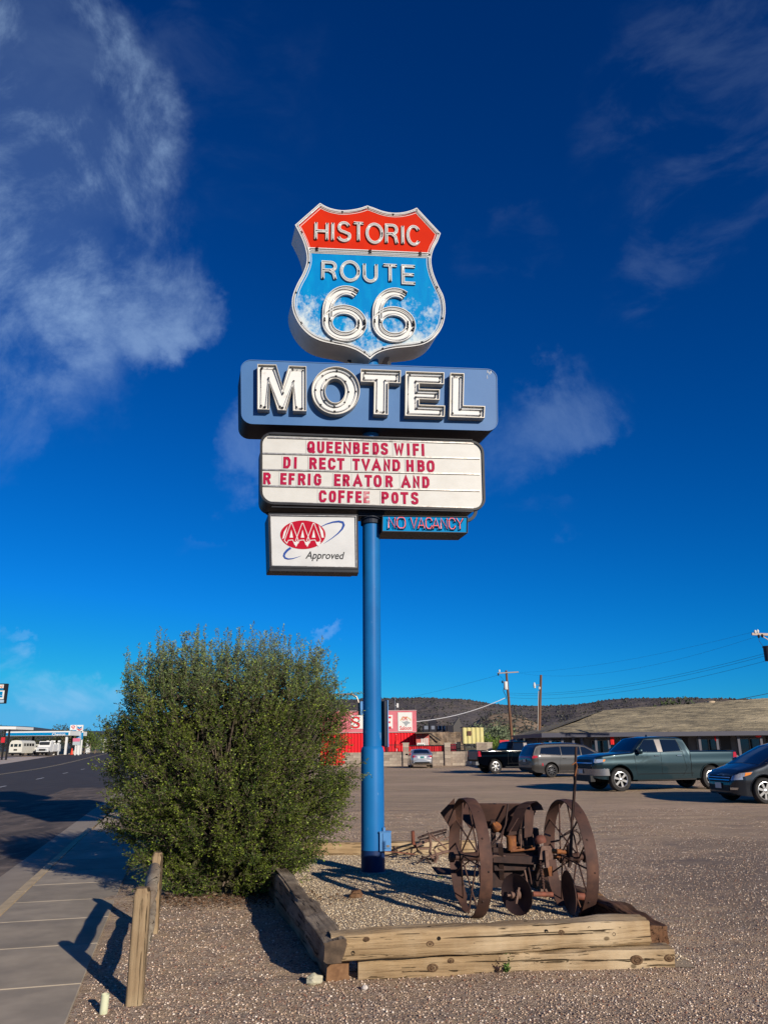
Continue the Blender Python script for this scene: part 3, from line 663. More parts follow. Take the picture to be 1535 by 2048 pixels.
# --- letter board
B4 = [c3(92, 42, .33), c3(1462, 100, .33), c3(1475, 528, .33), c3(92, 486, .33)]
yb = -.33
bo = rrect(B4, .20); bi = offset2(bo, .035)
mb = MB(); mb.prism(f3(bi, yb+.03), BACK*.62, 0, 0); mb.strip(f3(bo, yb+.06), f3(bi, yb+.06), (0, -.075, 0)); mb.strip(f3(offset2(bo, -.012), yb+.58), f3(bi, yb+.58), (0, .06, 0))
board = mb.build('letter_board', black_frame, sign, 35)
mb = MB(); mb.prism(f3(offset2(bi, .001), yb+.018), (0, -.008, 0)); mb.build('board_face', acrylic, board)
mb = MB(); ty = []
for (XL, YL, XR, YR) in ((140, 76, 1400, 112), (108, 174, 1440, 206), (108, 274, 1440, 302), (108, 374, 1440, 404), (150, 474, 1400, 510)):
    a, b = c3(XL, YL, .33), c3(XR, YR, .33); o = MB(); o.bar((a[0], yb-.004, a[1]), (b[0], yb-.004, b[1]), .012, .020); o.bar((a[0], yb-.012, a[1]+.006), (b[0], yb-.012, b[1]+.006), .004, .004)
    o.build('track_rail', alu, board)
mb = MB(); a, b = c3(150, 52, .36), c3(1395, 92, .36); mb.bar((a[0], yb-.015, a[1]), (b[0], yb-.015, b[1]), .03, .02); a, b = c3(100, 500, .36), c3(1440, 530, .36); mb.bar((a[0]+.15, yb-.015, a[1]), (b[0]-.1, yb-.015, b[1]), .03, .016); mb.build('frame_trim', black_frame, board)
tile_m = mat('clear_letter_tile', (.52, .51, .48), .3, col2=(.49, .48, .45), scale=4)
cache = {}
def board_letter(ch, X0, X1, Yt, Yb_, faded=False):
    a = c3(X0, (Yt+Yb_)/2, .345); b = c3(X1, (Yt+Yb_)/2, .345); t = c3((X0+X1)/2, Yt, .345); u = c3((X0+X1)/2, Yb_, .345)
    w = b[0]-a[0]; h = t[1]-u[1]; key = (ch, round(w, 2), faded)
    if key not in cache:
        mb = MB(); sw = .0205; tw = w/2+.022; th = h/2+.020
        mb.box((0, .0055, 0), (2*tw, .0015, 2*th), 1)
        for k, line in enumerate(COND[ch]):
            ln = [(-w/2+sw+p[0]*(w-2*sw) if ch != 'I' else 0, -h/2+sw+p[1]*(h-2*sw)) for p in line]
            if ch not in 'OCSG': 
                # square stroke ends
                ln = [Vector(p) for p in ln]; d0 = (ln[0]-ln[1]).normalized()*sw; d1 = (ln[-1]-ln[-2]).normalized()*sw; ln[0] = ln[0]+d0; ln[-1] = ln[-1]+d1; ln = [tuple(p) for p in ln]
            A, B = side_lines(ln, sw); mb.strip(f3(A, .001-.0006*k), f3(B, .001-.0006*k), (0, -.004, 0), 0, False)
        o = mb.build('letter', [red_letter_faded if faded else red_letter, tile_m], board); cache[key] = o.data
    else:
        o = bpy.data.objects.new('letter', cache[key]); COL.objects.link(o); o.parent = board
    o.location = ((a[0]+b[0])/2, yb-.001-random.uniform(0, .0025), (t[1]+u[1])/2); o.rotation_euler.y = rad(random.uniform(-.8, .8))
def rowletters(lst, f_top, f_bot):
    for it in lst:
        ch, X0, X1 = it[:3]; xm = (X0+X1)/2; board_letter(ch, X0, X1, f_top(xm), f_bot(xm), len(it) > 3)
lin = lambda x0, y0, x1, y1: (lambda x: y0+(y1-y0)*(x-x0)/(x1-x0))
rowletters([('Q', 382, 428), ('U', 443, 487), ('E', 500, 540), ('E', 553, 592), ('N', 603, 652), ('B', 664, 705), ('E', 722, 760), ('D', 783, 822), ('S', 833, 878), ('W', 915, 975), ('I', 992, 1012), ('F', 1030, 1068), ('I', 1083, 1101)], lin(382, 97, 1100, 113), lin(382, 168, 1100, 188))
rowletters([('D', 235, 280), ('I', 300, 318), ('R', 395, 440), ('E', 456, 495), ('C', 510, 556), ('T', 565, 610), ('T', 660, 705), ('V', 715, 768), ('A', 778, 835), ('N', 850, 892), ('D', 905, 952), ('H', 990, 1035), ('B', 1058, 1102), ('O', 1115, 1163)], lin(235, 193, 1163, 216), lin(235, 264, 1163, 288))
rowletters([('R', 112, 157), ('E', 217, 255), ('F', 268, 305), ('R', 325, 370), ('I', 385, 403), ('G', 423, 468), ('E', 547, 587), ('R', 600, 642), ('A', 663, 720), ('T', 735, 778), ('O', 790, 838), ('R', 862, 906), ('A', 958, 1016), ('N', 1030, 1072), ('D', 1087, 1132)], lin(112, 290, 1132, 313), lin(112, 361, 1132, 387))
rowletters([('C', 455, 499), ('O', 515, 559), ('F', 573, 612), ('F', 627, 664), ('E', 678, 716), ('E', 727, 765, 1), ('P', 838, 882), ('O', 897, 943), ('T', 955, 1002), ('S', 1019, 1064)], lin(455, 400, 1064, 412), lin(455, 471, 1064, 485))
# --- round badge box
A4 = [c3(142, 540, .30), c3(692, 548, .30), c3(697, 886, .30), c3(152, 876, .30)]
ab = rrect(A4, .01, 1)
mb = MB(); mb.prism(f3(ab, -.27), BACK*.5, 0, 0); mb.strip(f3(ab, -.27), f3(offset2(ab, .035), -.27), (0, -.03, 0))
A0 = A4[3]; A1 = A4[2]
mb.bar((A0[0], -.16, A0[1]-.02), (A1[0], -.16, A1[1]-.02), .26, .05)
badge = mb.build('approved_badge_box', black_frame, sign)
mb = MB(); ai = offset2(A4, .034); mb.prism(f3(ai, -.272), (0, -.006, 0)); mb.build('badge_face', mat('badge_white', (.52, .52, .515), .4, col2=(.46, .46, .455), scale=3), badge)
mb = MB(); mb.strip(f3(offset2(ab, .028), -.301), f3(offset2(ab, .036), -.301), (0, -.004, 0)); mb.build('badge_trim', alu, badge)
def e3(cx, cy, rx, ry, n=48, a0=0, a1=360): return [c3(cx+rx*cos(rad(a0+(a1-a0)*k/n)), cy+ry*sin(rad(a0+(a1-a0)*k/n)), .30) for k in range(n+(a1-a0 != 360))]
logo_red = mat('logo_red', (.36, .004, .022), .5, spec=.06); logo_blue = mat('logo_blue', (.025, .065, .26), .5, spec=.06); logo_white = mat('logo_white', (.55, .545, .53), .5); ink = mat('logo_black', (.02, .02, .022), .4)
mb = MB(); mb.prism(f3(e3(355, 672, 139, 88), -.2785), (0, -.004, 0)); mb.build('red_oval', logo_red, badge)
mb = MB()
for k, xc in enumerate((283, 352, 420)):
    for j, (poly) in enumerate(([(xc-44, 708), (xc-4, 600), (xc+6, 600), (xc+46, 706), (xc+22, 738), (xc+8, 706), (xc-16, 708), (xc-26, 728)],)):
        o_ = offset2([c3(X, Y, .30) for X, Y in poly], 0.0)
        # white outline of each letter A, drawn as a thin band
        i_ = offset2(o_, .010); mb.strip(f3(o_, -.2825-.0006*k), f3(i_, -.2825-.0006*k), (0, -.003, 0))
mb.build('white_emblem_outline', logo_white, badge)
mb = MB(); 
for k, xc in enumerate((283, 352, 420)):
    t = [c3(xc-10, 690, .30), c3(xc+1, 640, .30), c3(xc+12, 690, .30)]; mb.prism(f3(t, -.2825), (0, -.003, 0)); t = [c3(xc+17, 716, .30), c3(xc+46, 716, .30), c3(xc+30, 748, .30)]; mb.prism(f3(t, -.2825), (0, -.0025, 0))
for t in ([c3(228, 700, .30), c3(238, 655, .30), c3(262, 618, .30), c3(240, 692, .30)], [c3(452, 610, .30), c3(478, 650, .30), c3(484, 690, .30), c3(470, 690, .30)]): mb.prism(f3(t, -.2825), (0, -.003, 0))
tag(mb.build('white_emblem_fill', logo_white, badge), kind='stuff')
def swoosh(pts, ws):
    A = []; B = []
    L2 = [c3(X, Y, .30) for X, Y in pts]
    for i, p in enumerate(L2):
        a = Vector(L2[max(0, i-1)]); b = Vector(L2[min(len(L2)-1, i+1)]); d = (b-a).normalized(); nn = Vector((-d.y, d.x)); A.append(tuple(Vector(p)+nn*ws[i])); B.append(tuple(Vector(p)-nn*ws[i]))
    return A, B
mb = MB()
A, B = swoosh([(466, 622), (500, 606), (540, 594), (575, 590), (600, 596), (606, 612), (596, 636), (570, 664), (535, 692), (505, 712), (484, 726)], [.004, .008, .012, .015, .018, .018, .014, .009, .006, .004, .001]); mb.strip(f3(A, -.2785), f3(B, -.2785), (0, -.004, 0), 0, False); mb.build('blue_swoosh', logo_blue, badge); mb = MB()
A, B = swoosh([(280, 752), (258, 768), (243, 786), (238, 802), (246, 815), (265, 821), (290, 819), (318, 811), (343, 802)], [.016, .017, .016, .015, .013, .010, .007, .004, .001]); mb.strip(f3(A, -.2785), f3(B, -.2785), (0, -.004, 0), 0, False)
mb.build('blue_swoosh', logo_blue, badge)
mb = MB(); p0 = c3(370, 815, .30); p1 = c3(611, 782, .30); put_text(mb, 'Approved', p0[0], p1[0], p0[1]-.045, p1[1]+.012, -.2795, offset=.016, shear=.25); mb.build('approved_lettering', ink, badge)
# --- NO VACANCY box
N4 = [c3(845, 548, .30), c3(1372, 556, .30), c3(1370, 657, .30), c3(843, 648, .30)]
mb = MB(); mb.prism(f3(N4, -.22), BACK*.42, 1, 1); i4 = offset2(N4, .010); mb.strip(f3(N4, -.22), f3(i4, -.22), (0, -.03, 0), 1)
nov = mb.build('vacancy_box', [mat('vacancy_blue', (.0, .19, .44), .6, spec=.05), black_frame], sign)
mb = MB(); mb.prism(f3(i4, -.224), (0, -.004, 0)); mb.build('vacancy_face', MATS['vacancy_blue'], nov)
neon_red = mat('red_neon_tube', (.75, .10, .09), .3, emit=(1, .10, .08), estr=.35)
def vac(chs):
    for ch, X0, X1 in chs:
        Y0 = 566+(X0-865)*.016; Y1 = Y0+66; a = c3(X0, Y0, .27); b = c3(X1, Y1, .27); mb = MB()
        for line in COND[ch]:
            p3 = [(a[0]+p[0]*(b[0]-a[0]), -.275, b[1]+p[1]*(a[1]-b[1])) for p in line]; mb.tube(p3, .0062, 6, 0)
            s3_ = [(x+.012, -.243, z-.012) for x, y, z in p3]; mb.tube(s3_, .007, 5, 1)
            for e in (p3[0], p3[-1]): mb.tube([e, (e[0]+.008, -.235, e[2])], .009, 5, 1)
        mb.build('letter', [neon_red, tube_black], nov, 60)
vac([('N', 880, 920), ('O', 932, 982), ('V', 1015, 1055), ('A', 1060, 1100), ('C', 1108, 1145), ('A', 1150, 1190), ('N', 1200, 1240), ('C', 1250, 1288), ('Y', 1295, 1338)])
mb = MB(); a = c3(705, 540, .2); b = c3(850, 560, .2); mb.box(((a[0]+b[0])/2, 0, a[1]+.03), (abs(b[0]-a[0])*1.1, .3, .12)); mb.lathe([(.16, -.1), (.16, .06), (.14, .08)], (0, 0, a[1]-.03), n=24); mb.build('pole_collar', box_blue_dark, sign)
# --- fittings on the pole
junc = mat('junction_box_blue', (.06, .19, .42), .5, col2=(.08, .23, .47), scale=8)
b0 = loc(769, 1682, .1); mb = MB(); mb.box((b0.x, -.12, b0.z), (.15, .13, .235)); mb.box((b0.x+.02, -.19, b0.z+.01), (.11, .015, .19)); mb.box((b0.x, -.12, b0.z+.122), (.165, .15, .012)); mb.tube([(b0.x-.04, -.05, b0.z-.1), (b0.x-.05, -.05, -.02)], .022, 10); mb.box((b0.x-.01, -.12, b0.z+.15), (.03, .04, .05))
mb.build('junction_box', junc, sign)
mb = MB(); mb.box((b0.x+.035, -.199, b0.z-.055), (.045, .004, .03)); mb.build('box_plate', alu, sign)
pr = [loc(642, 1390, 0), loc(680, 1389, 0), loc(703, 1388, 0), loc(713, 1394, 0), loc(717, 1406, 0), loc(718, 1430, 0)]
mb = MB(); mb.tube(pr, .014, 8); q = loc(664, 1390, 0); mb.tube([q, q+Vector((0, 0, -.07))], .006, 5); mb.build('pipe_arm', mat('grey_conduit', (.30, .26, .23), .35, metal=.7), sign, 60)
b1 = loc(722, 1417, 0); mb = MB(); mb.box((b1.x+.0, -.03, b1.z), (.035, .09, .19)); mb.build('bracket_plate', junc, sign)
b2a = loc(765, 1447, 0); mb = MB(); mb.box((b2a.x+.016, 0, b2a.z), (.04, .15, .62), 1, Matrix.Rotation(rad(16), 3, 'Z')); mb.box((b2a.x+.045, -.0, b2a.z), (.012, .17, .64), 0, Matrix.Rotation(rad(16), 3, 'Z'))
tag(mb.build('side_panel', [junc, box_blue_dark], sign), 'narrow blue panel seen edge-on beside the pole')
# ------------------------------------------------------------------ timber edging
def wood_mat(name, c1_, c2_, c3_, bump=.6, dark=.5):
    m = bpy.data.materials.new(name); m.use_nodes = True; nt = m.node_tree; N = nt.nodes; L = nt.links; b = N['Principled BSDF']; b.inputs['Roughness'].default_value = .85; b.inputs['Specular IOR Level'].default_value = .15
    tc = N.new('ShaderNodeTexCoord')
    def nz(st, sc, det=8, ro=.6, dist=0):
        mp = N.new('ShaderNodeMapping'); mp.inputs['Scale'].default_value = st; L.new(tc.outputs['Object'], mp.inputs[0]); n = N.new('ShaderNodeTexNoise'); n.inputs['Scale'].default_value = sc; n.inputs['Detail'].default_value = det; n.inputs['Roughness'].default_value = ro; n.inputs['Distortion'].default_value = dist; L.new(mp.outputs[0], n.inputs['Vector']); return n.outputs[0]
    def mr(v, a, c, d=0, e=1):
        n = N.new('ShaderNodeMapRange'); n.inputs[1].default_value = a; n.inputs[2].default_value = c; n.inputs[3].default_value = d; n.inputs[4].default_value = e; L.new(v, n.inputs[0]); return n.outputs[0]
    def mx(f, A, B):
        n = N.new('ShaderNodeMix'); n.data_type = 'RGBA'; L.new(f, n.inputs[0])
        for i, v in ((6, A), (7, B)):
            if isinstance(v, tuple): n.inputs[i].default_value = (*v, 1)
            else: L.new(v, n.inputs[i])
        return n.outputs[2]
    g = nz((.30, 9, 9), 3.6, 12, .72, .8); cr = nz((.12, 6, 6), 5.5, 5, .55, .9); pch = nz((1, 1, 1), 1.8, 4)
    col = mx(mr(g, .35, .62), c1_, c2_); col = mx(mr(pch, .45, .7), col, c3_)
    cr2 = nz((.16, 5, 5), 9, 3, .5, .4); cm = N.new('ShaderNodeMath'); cm.operation = 'MAXIMUM'; L.new(mr(cr, .61, .64), cm.inputs[0]); L.new(mr(cr2, .66, .68, 0, .8), cm.inputs[1]); crack = cm.outputs[0]; col = mx(crack, col, tuple(x*.22 for x in c2_))
    vo = N.new('ShaderNodeTexVoronoi'); vo.inputs['Scale'].default_value = 2.6; mp = N.new('ShaderNodeMapping'); mp.inputs['Scale'].default_value = (1, 1.6, 1.6); L.new(tc.outputs['Object'], mp.inputs[0]); L.new(mp.outputs[0], vo.inputs['Vector'])
    knot = mr(vo.outputs['Distance'], .045, .075, .8, 0); col = mx(knot, col, tuple(x*.35 for x in c2_))
    L.new(col, b.inputs['Base Color'])
    h = N.new('ShaderNodeMath'); h.operation = 'SUBTRACT'; L.new(g, h.inputs[0]); L.new(crack, h.inputs[1])
    bp = N.new('ShaderNodeBump'); bp.inputs['Strength'].default_value = bump; bp.inputs['Distance'].default_value = .012; L.new(h.outputs[0], bp.inputs['Height']); L.new(bp.outputs[0], b.inputs['Normal']); return m
wood_pale = wood_mat('weathered_pine', (.39, .275, .155), (.21, .14, .075), (.45, .345, .22), 1.0)
wood_grey = wood_mat('old_grey_tie', (.24, .185, .13), (.095, .07, .05), (.34, .275, .20), 1.0)
wood_brown = wood_mat('rotten_brown_tie', (.17, .085, .045), (.07, .035, .02), (.22, .13, .07), 1.0)
wood_fence = wood_mat('weathered_fence_wood', (.33, .245, .15), (.24, .165, .095), (.42, .33, .21), .9)
wood_end = mat('end_grain', (.30, .20, .115), .9, col2=(.16, .10, .06), scale=25, bump=.5, bdist=.004)
dark_hole = mat('bolt_hole_dark', (.015, .012, .010), .95)
def timber(name, label, a, b, w, h, m, rough=.006, round_=.35, group=None, seed=1, sag=0.0, holes=(), endm=None, cat='timber', knots=()):
    # a, b: centres of the two ends; local x runs along the timber
    a = Vector(a); b = Vector(b); L_ = (b-a).length; nx = max(8, int(L_/.06)); nr = 28; vs = []; fs = []; mi = []
    for i in range(nx+1):
        x = -L_/2+L_*i/nx; t = i/nx
        for k in range(nr):
            an = 2*pi*(k+.5)/nr; c, s = cos(an), sin(an); e = 2.0/(2+ (1-round_)*8); px = math.copysign(abs(c)**e, c)*w/2; pz = math.copysign(abs(s)**e, s)*h/2
            n1 = noise.fractal((x*2.2+seed*7, px*9, pz*9), 1, 2, 3)*rough*2.2 + noise.noise((x*.9+seed, px*22, pz*22))*rough*2 + min(0, noise.noise((seed*3.1, an*2.2, x*.25))+.30)*rough*5
            r = Vector((px, pz)); r = r*(1+n1/max(.02, r.length)); ends = 1-.04*(abs(t-.5)*2)**30
            vs.append((x+(noise.noise((px*20, pz*20, seed+i*0+(0 if i < nx/2 else 5)))*.012 if i in (0, nx) else 0), r.x*ends, r.y*ends + sag*sin(pi*t) + noise.noise((x*.8, seed, 0))*rough*1.5))
    for i in range(nx):
        for k in range(nr): fs.append((i*nr+k, i*nr+(k+1) % nr, (i+1)*nr+(k+1) % nr, (i+1)*nr+k)); mi.append(0)
    fs += [tuple(range(nr))[::-1], tuple(nx*nr+k for k in range(nr))]; mi += [1, 1]
    mb = MB(); mb.v = vs; mb.f = [list(f) for f in fs]; mb.m = mi
    o = mb.build(name, [m, endm or wood_end], None, 50); d = (b-a).normalized()
    y = Vector((0, 0, 1)).cross(d).normalized(); z = d.cross(y); o.matrix_world = Matrix.Translation((a+b)/2) @ Matrix((d, y, z)).transposed().to_4x4()
    tag(o, label, cat, group)
    for (hx, hz, face) in holes:
        q = MB(); q.lathe([(.0001, -.004), (.010, -.004), (.010, .002), (.0135, .002), (.0135, -.006)], (0, 0, 0), (0, -1, 0) if face == 'f' else (0, 0, 1), 12)
        hobj = q.build('bolt_hole', dark_hole, o); hobj.location = (hx, -w/2-.001, hz) if face == 'f' else (hx, hz, h/2+.001)
    for (hx, hz, r_) in knots:
        q = MB(); q.lathe([(.0001, .004), (r_*.35, .005), (r_*.5, -.003), (r_*.7, .004), (r_, .001), (r_*1.1, -.006)], (0, 0, 0), (0, -1, 0), 14); hobj = q.build('knot', knot_m, o, 60); hobj.location = (hx, -w/2-.001, hz); hobj.scale = (1.3, 1, .9)
    return o
knot_m = mat('knot_brown', (.16, .095, .05), .9, col2=(.06, .035, .02), scale=60)
TG = 'weathered timbers edging the gravel bed'
# front pair, lying across below the farm implement
bl = G(716, 1957); br = G(1350, 1936)
d = (br-bl).normalized(); nb = Vector((-d.y, d.x, 0))
lo = timber('timber', 'pale weathered lower front timber lying in gravel with split knotted right end', bl+nb*.10+Vector((0, 0, .055)), br+nb*.10+Vector((0, 0, .05)), .20, .17, wood_pale, rough=.012, group=TG, seed=3, knots=((-.66, .0, .032), (-.52, .045, .020), (.92, .01, .036), (1.18, .02, .03)))
tl = G(662, 1928, .14); tr = G(1303, 1891, .14); d2 = (tr-tl).normalized(); nb2 = Vector((-d2.y, d2.x, 0)).normalized()
up = timber('timber', 'pale weathered upper front timber with bolt holes, stacked on the lower front one', tl+nb2*.105+Vector((0, 0, .094)), tr+nb2*.105+Vector((0, 0, .094)), .21, .19, wood_pale, rough=.009, group=TG, seed=8, round_=.6,
            holes=((-1.10, -.03, 'f'), (-.45, .035, 'f'), (-.18, -.02, 'f'), (.12, -.03, 'f'), (.40, .045, 'f'), (.75, .05, 'f'), (.95, .0, 'f'), (-.50, .0, 't'), (.28, .02, 't')), knots=((-.52, -.0, .024), (.52, .03, .020), (-1.0, .055, .018)))
# dark left tie running away under the bush, and the one below it
n0 = G(668, 1884, .31); f0 = G(548, 1722, .31)
timber('timber', 'dark cracked old tie running from front corner back beside the bush', n0+Vector((.0, .08, -.09)), f0+Vector((.0, 0, -.09)), .19, .165, wood_grey, .015, .25, TG, 5, sag=.015, endm=mat('dark_end_grain', (.10, .068, .045), .9, col2=(.05, .035, .025), scale=18))
n1 = G(686, 1960); timber('timber', 'dark lower left tie under the cracked one, brown sawn end facing front', n1+Vector((-.03, .02, .055)), f0+Vector((-.02, 0, -.27)), .20, .17, wood_grey, .010, .15, TG, 6, endm=mat('brown_end_grain', (.22, .12, .06), .9, col2=(.12, .06, .03), scale=18))
# right tie, mostly dark, running back behind the right wheel
r0 = G(1322, 1900); r1 = G(1192, 1822)
timber('timber', 'rotten dark brown tie at right corner running back behind the right wheel', r0+Vector((0, .02, .10)), r1+Vector((0, 0, .07)), .19, .18, wood_brown, .018, .3, TG, 9, endm=wood_brown)
timber('timber', 'dark tie behind the right iron wheel continuing the right edge of the bed', r1+Vector((.02, .05, .07)), Vector((1.50, 11.8, .07)), .19, .17, wood_brown, .012, .25, TG, 12, endm=wood_brown)
bk0, bk1 = G(560, 1712), G(900, 1708)
timber('timber', 'pale rear timber lying across the back of the gravel bed behind the pole', bk0+Vector((0, .1, .09)), bk1+Vector((.4, .1, .09)), .2, .20, wood_pale, .006, .4, TG, 14)

# ------------------------------------------------------------------ fence
fa, fb = G(269, 2008), G(306, 1866)
fence = thing('rail_fence', 'short weathered wooden fence of two posts and curved rails beside the sidewalk', 'fence', fa)
rel = fb-fa
def post(base, h, w, seed):
    mb = MB(); vs = []; nz_ = 22; nr = 24
    for i in range(nz_+1):
        z = -.1+(h+.1)*i/nz_; tp = 1-.10*sm(h-.06, h, z)-.12*sm(h-.02, h, z)
        for k in range(nr):
            an = 2*pi*(k+.5)/nr; e = .42; x = math.copysign(abs(cos(an))**e, cos(an))*w/2; y = math.copysign(abs(sin(an))**e, sin(an))*w/2
            n_ = 1+noise.fractal((x*14+seed, y*14, z*1.6), 1, 2, 3)*.10; vs.append((x*n_*tp+.01*noise.noise((z*2, seed, 1)), y*n_*tp, z+noise.noise((x*20, y*20, seed))*.012*(i == nz_)))
    fs = [(i*nr+k, i*nr+(k+1) % nr, (i+1)*nr+(k+1) % nr, (i+1)*nr+k) for i in range(nz_) for k in range(nr)]+[tuple(range(nr))[::-1], tuple(nz_*nr+k for k in range(nr))]
    mb.add(vs, fs); o = mb.build('post', POSTM, fence, 50); o.location = base; o.rotation_euler.z = .15; return o
POSTM = wood_mat('post_wood', (.29, .205, .12), (.19, .13, .075), (.35, .27, .165), .9)
# grain runs along z for the posts
for n_ in POSTM.node_tree.nodes:
    if n_.type == 'MAPPING':
        s_ = n_.inputs['Scale'].default_value; n_.inputs['Scale'].default_value = (s_[2], s_[1], s_[0])
post((0, 0, 0), .72, .115, 1); post(rel, .70, .095, 7)
def rail(z0, z1, bow, seed, r=.055):
    mb = MB(); A = Vector((0.0, .05, z0)); B = rel+Vector((-.03, .0, z1)); pts = []; rs = []
    for i in range(26):
        t = .0+1.05*i/25; p = A.lerp(B, t)+Vector((bow*sin(pi*min(1, max(0, t))), 0, .03*sin(pi*t)))+Vector((noise.noise((t*5, seed, 0)), 0, noise.noise((t*5, seed, 9))))*.012
        pts.append(p); rs.append(r*(1+.18*noise.noise((t*6, seed, 4)))*(.55 if i in (0, 25) else .85 if i in (1, 24) else 1))
    mb.tube(pts, rs, 14); o = mb.build('rail', RAILM, fence, 60)
RAILM = wood_mat('rail_wood', (.36, .28, .20), (.24, .175, .115), (.42, .35, .25), .9)
for n_ in RAILM.node_tree.nodes:
    if n_.type == 'MAPPING':
        s_ = n_.inputs['Scale'].default_value; n_.inputs['Scale'].default_value = (s_[1], s_[0], s_[2])
rail(.56, .56, .02, 2, .055); rail(.26, .26, .015, 6, .048)

# ------------------------------------------------------------------ leaves
def leaf_mesh(name, C, Dn, size, m, parent=None, kind=None, aspect=.42, droop=.0):
    # C (n,3) centres, Dn (n,3) long direction; each leaf a folded pair of triangles
    n = len(C); Dn = Dn/np.linalg.norm(Dn, axis=1, keepdims=True); R = rng.normal(size=(n, 3)); S = np.cross(Dn, R); S /= np.linalg.norm(S, axis=1, keepdims=True); Nn = np.cross(Dn, S)
    sz = size*rng.uniform(.6, 1.35, (n, 1)); w = sz*aspect
    V = np.stack([C, C+Dn*sz*.5+S*w*.5+Nn*w*.15, C+Dn*sz, C+Dn*sz*.5-S*w*.5+Nn*w*.15], 1).reshape(-1, 3)
    F = (np.arange(n)[:, None]*4+np.array([0, 1, 2, 3])[None]); return fast_mesh(name, V, F, m, 4, kind, parent)
def leaf_mat(name, c_lo, c_hi, c_tip, z0, z1, island=.45):
    m = bpy.data.materials.new(name); m.use_nodes = True; nt = m.node_tree; N = nt.nodes; L = nt.links; b = N['Principled BSDF']; b.inputs['Roughness'].default_value = .55; b.inputs['Specular IOR Level'].default_value = .25
    ge = N.new('ShaderNodeNewGeometry'); tc = N.new('ShaderNodeTexCoord'); n1 = N.new('ShaderNodeTexNoise'); n1.inputs['Scale'].default_value = 3.2; n1.inputs['Detail'].default_value = 4; L.new(tc.outputs['Object'], n1.inputs['Vector'])
    sp = N.new('ShaderNodeSeparateXYZ'); L.new(tc.outputs['Object'], sp.inputs[0])
    def mr(v, a, c, d=0, e=1):
        q = N.new('ShaderNodeMapRange'); q.inputs[1].default_value = a; q.inputs[2].default_value = c; q.inputs[3].default_value = d; q.inputs[4].default_value = e; L.new(v, q.inputs[0]); return q.outputs[0]
    def mx(f, A, B):
        q = N.new('ShaderNodeMix'); q.data_type = 'RGBA'; L.new(f, q.inputs[0])
        for i, v in ((6, A), (7, B)):
            if isinstance(v, tuple): q.inputs[i].default_value = (*v, 1)
            else: L.new(v, q.inputs[i])
        return q.outputs[2]
    col = mx(mr(n1.outputs[0], .38, .62), c_lo, c_hi); col = mx(mr(sp.outputs[2], z0, z1, 0, .8), col, c_tip)
    col = mx(mr(ge.outputs['Random Per Island'], .86, .92), col, tuple(x*1.7 for x in c_hi))
    v = N.new('ShaderNodeVectorMath'); v.operation = 'SCALE'; L.new(col, v.inputs[0]); L.new(mr(ge.outputs['Random Per Island'], 0, 1, 1-island, 1+island), v.inputs['Scale']); L.new(v.outputs[0], b.inputs['Base Color'])
    tr = N.new('ShaderNodeBsdfTranslucent'); L.new(v.outputs[0], tr.inputs[0]); ms = N.new('ShaderNodeMixShader'); ms.inputs[0].default_value = .18; L.new(b.outputs[0], ms.inputs[1]); L.new(tr.outputs[0], ms.inputs[2]); L.new(ms.outputs[0], N['Material Output'].inputs[0]); return m
twig_m = mat('twig_bark', (.10, .075, .055), .9, col2=(.17, .13, .10), scale=30)
def sticks(name, A, B, r, m, parent=None, kind=None):
    # thin three-sided twigs between point arrays
    n = len(A); D = B-A; D /= np.linalg.norm(D, axis=1, keepdims=True)+1e-9; R = rng.normal(size=(n, 3)); S = np.cross(D, R); S /= np.linalg.norm(S, axis=1, keepdims=True)+1e-9; T = np.cross(D, S)
    r = np.asarray(r).reshape(-1, 1); V = []
    for q, rr_ in ((A, r), (B, r*.45)):
        for k in range(3): V.append(q+(S*cos(2*pi*k/3)+T*sin(2*pi*k/3))*rr_)
    V = np.stack(V, 1).reshape(-1, 3); F = (np.arange(n)[:, None, None]*6+np.array([[0, 1, 4, 3], [1, 2, 5, 4], [2, 0, 3, 5]])[None]).reshape(-1, 4); return fast_mesh(name, V, F, m, 4, kind, parent)
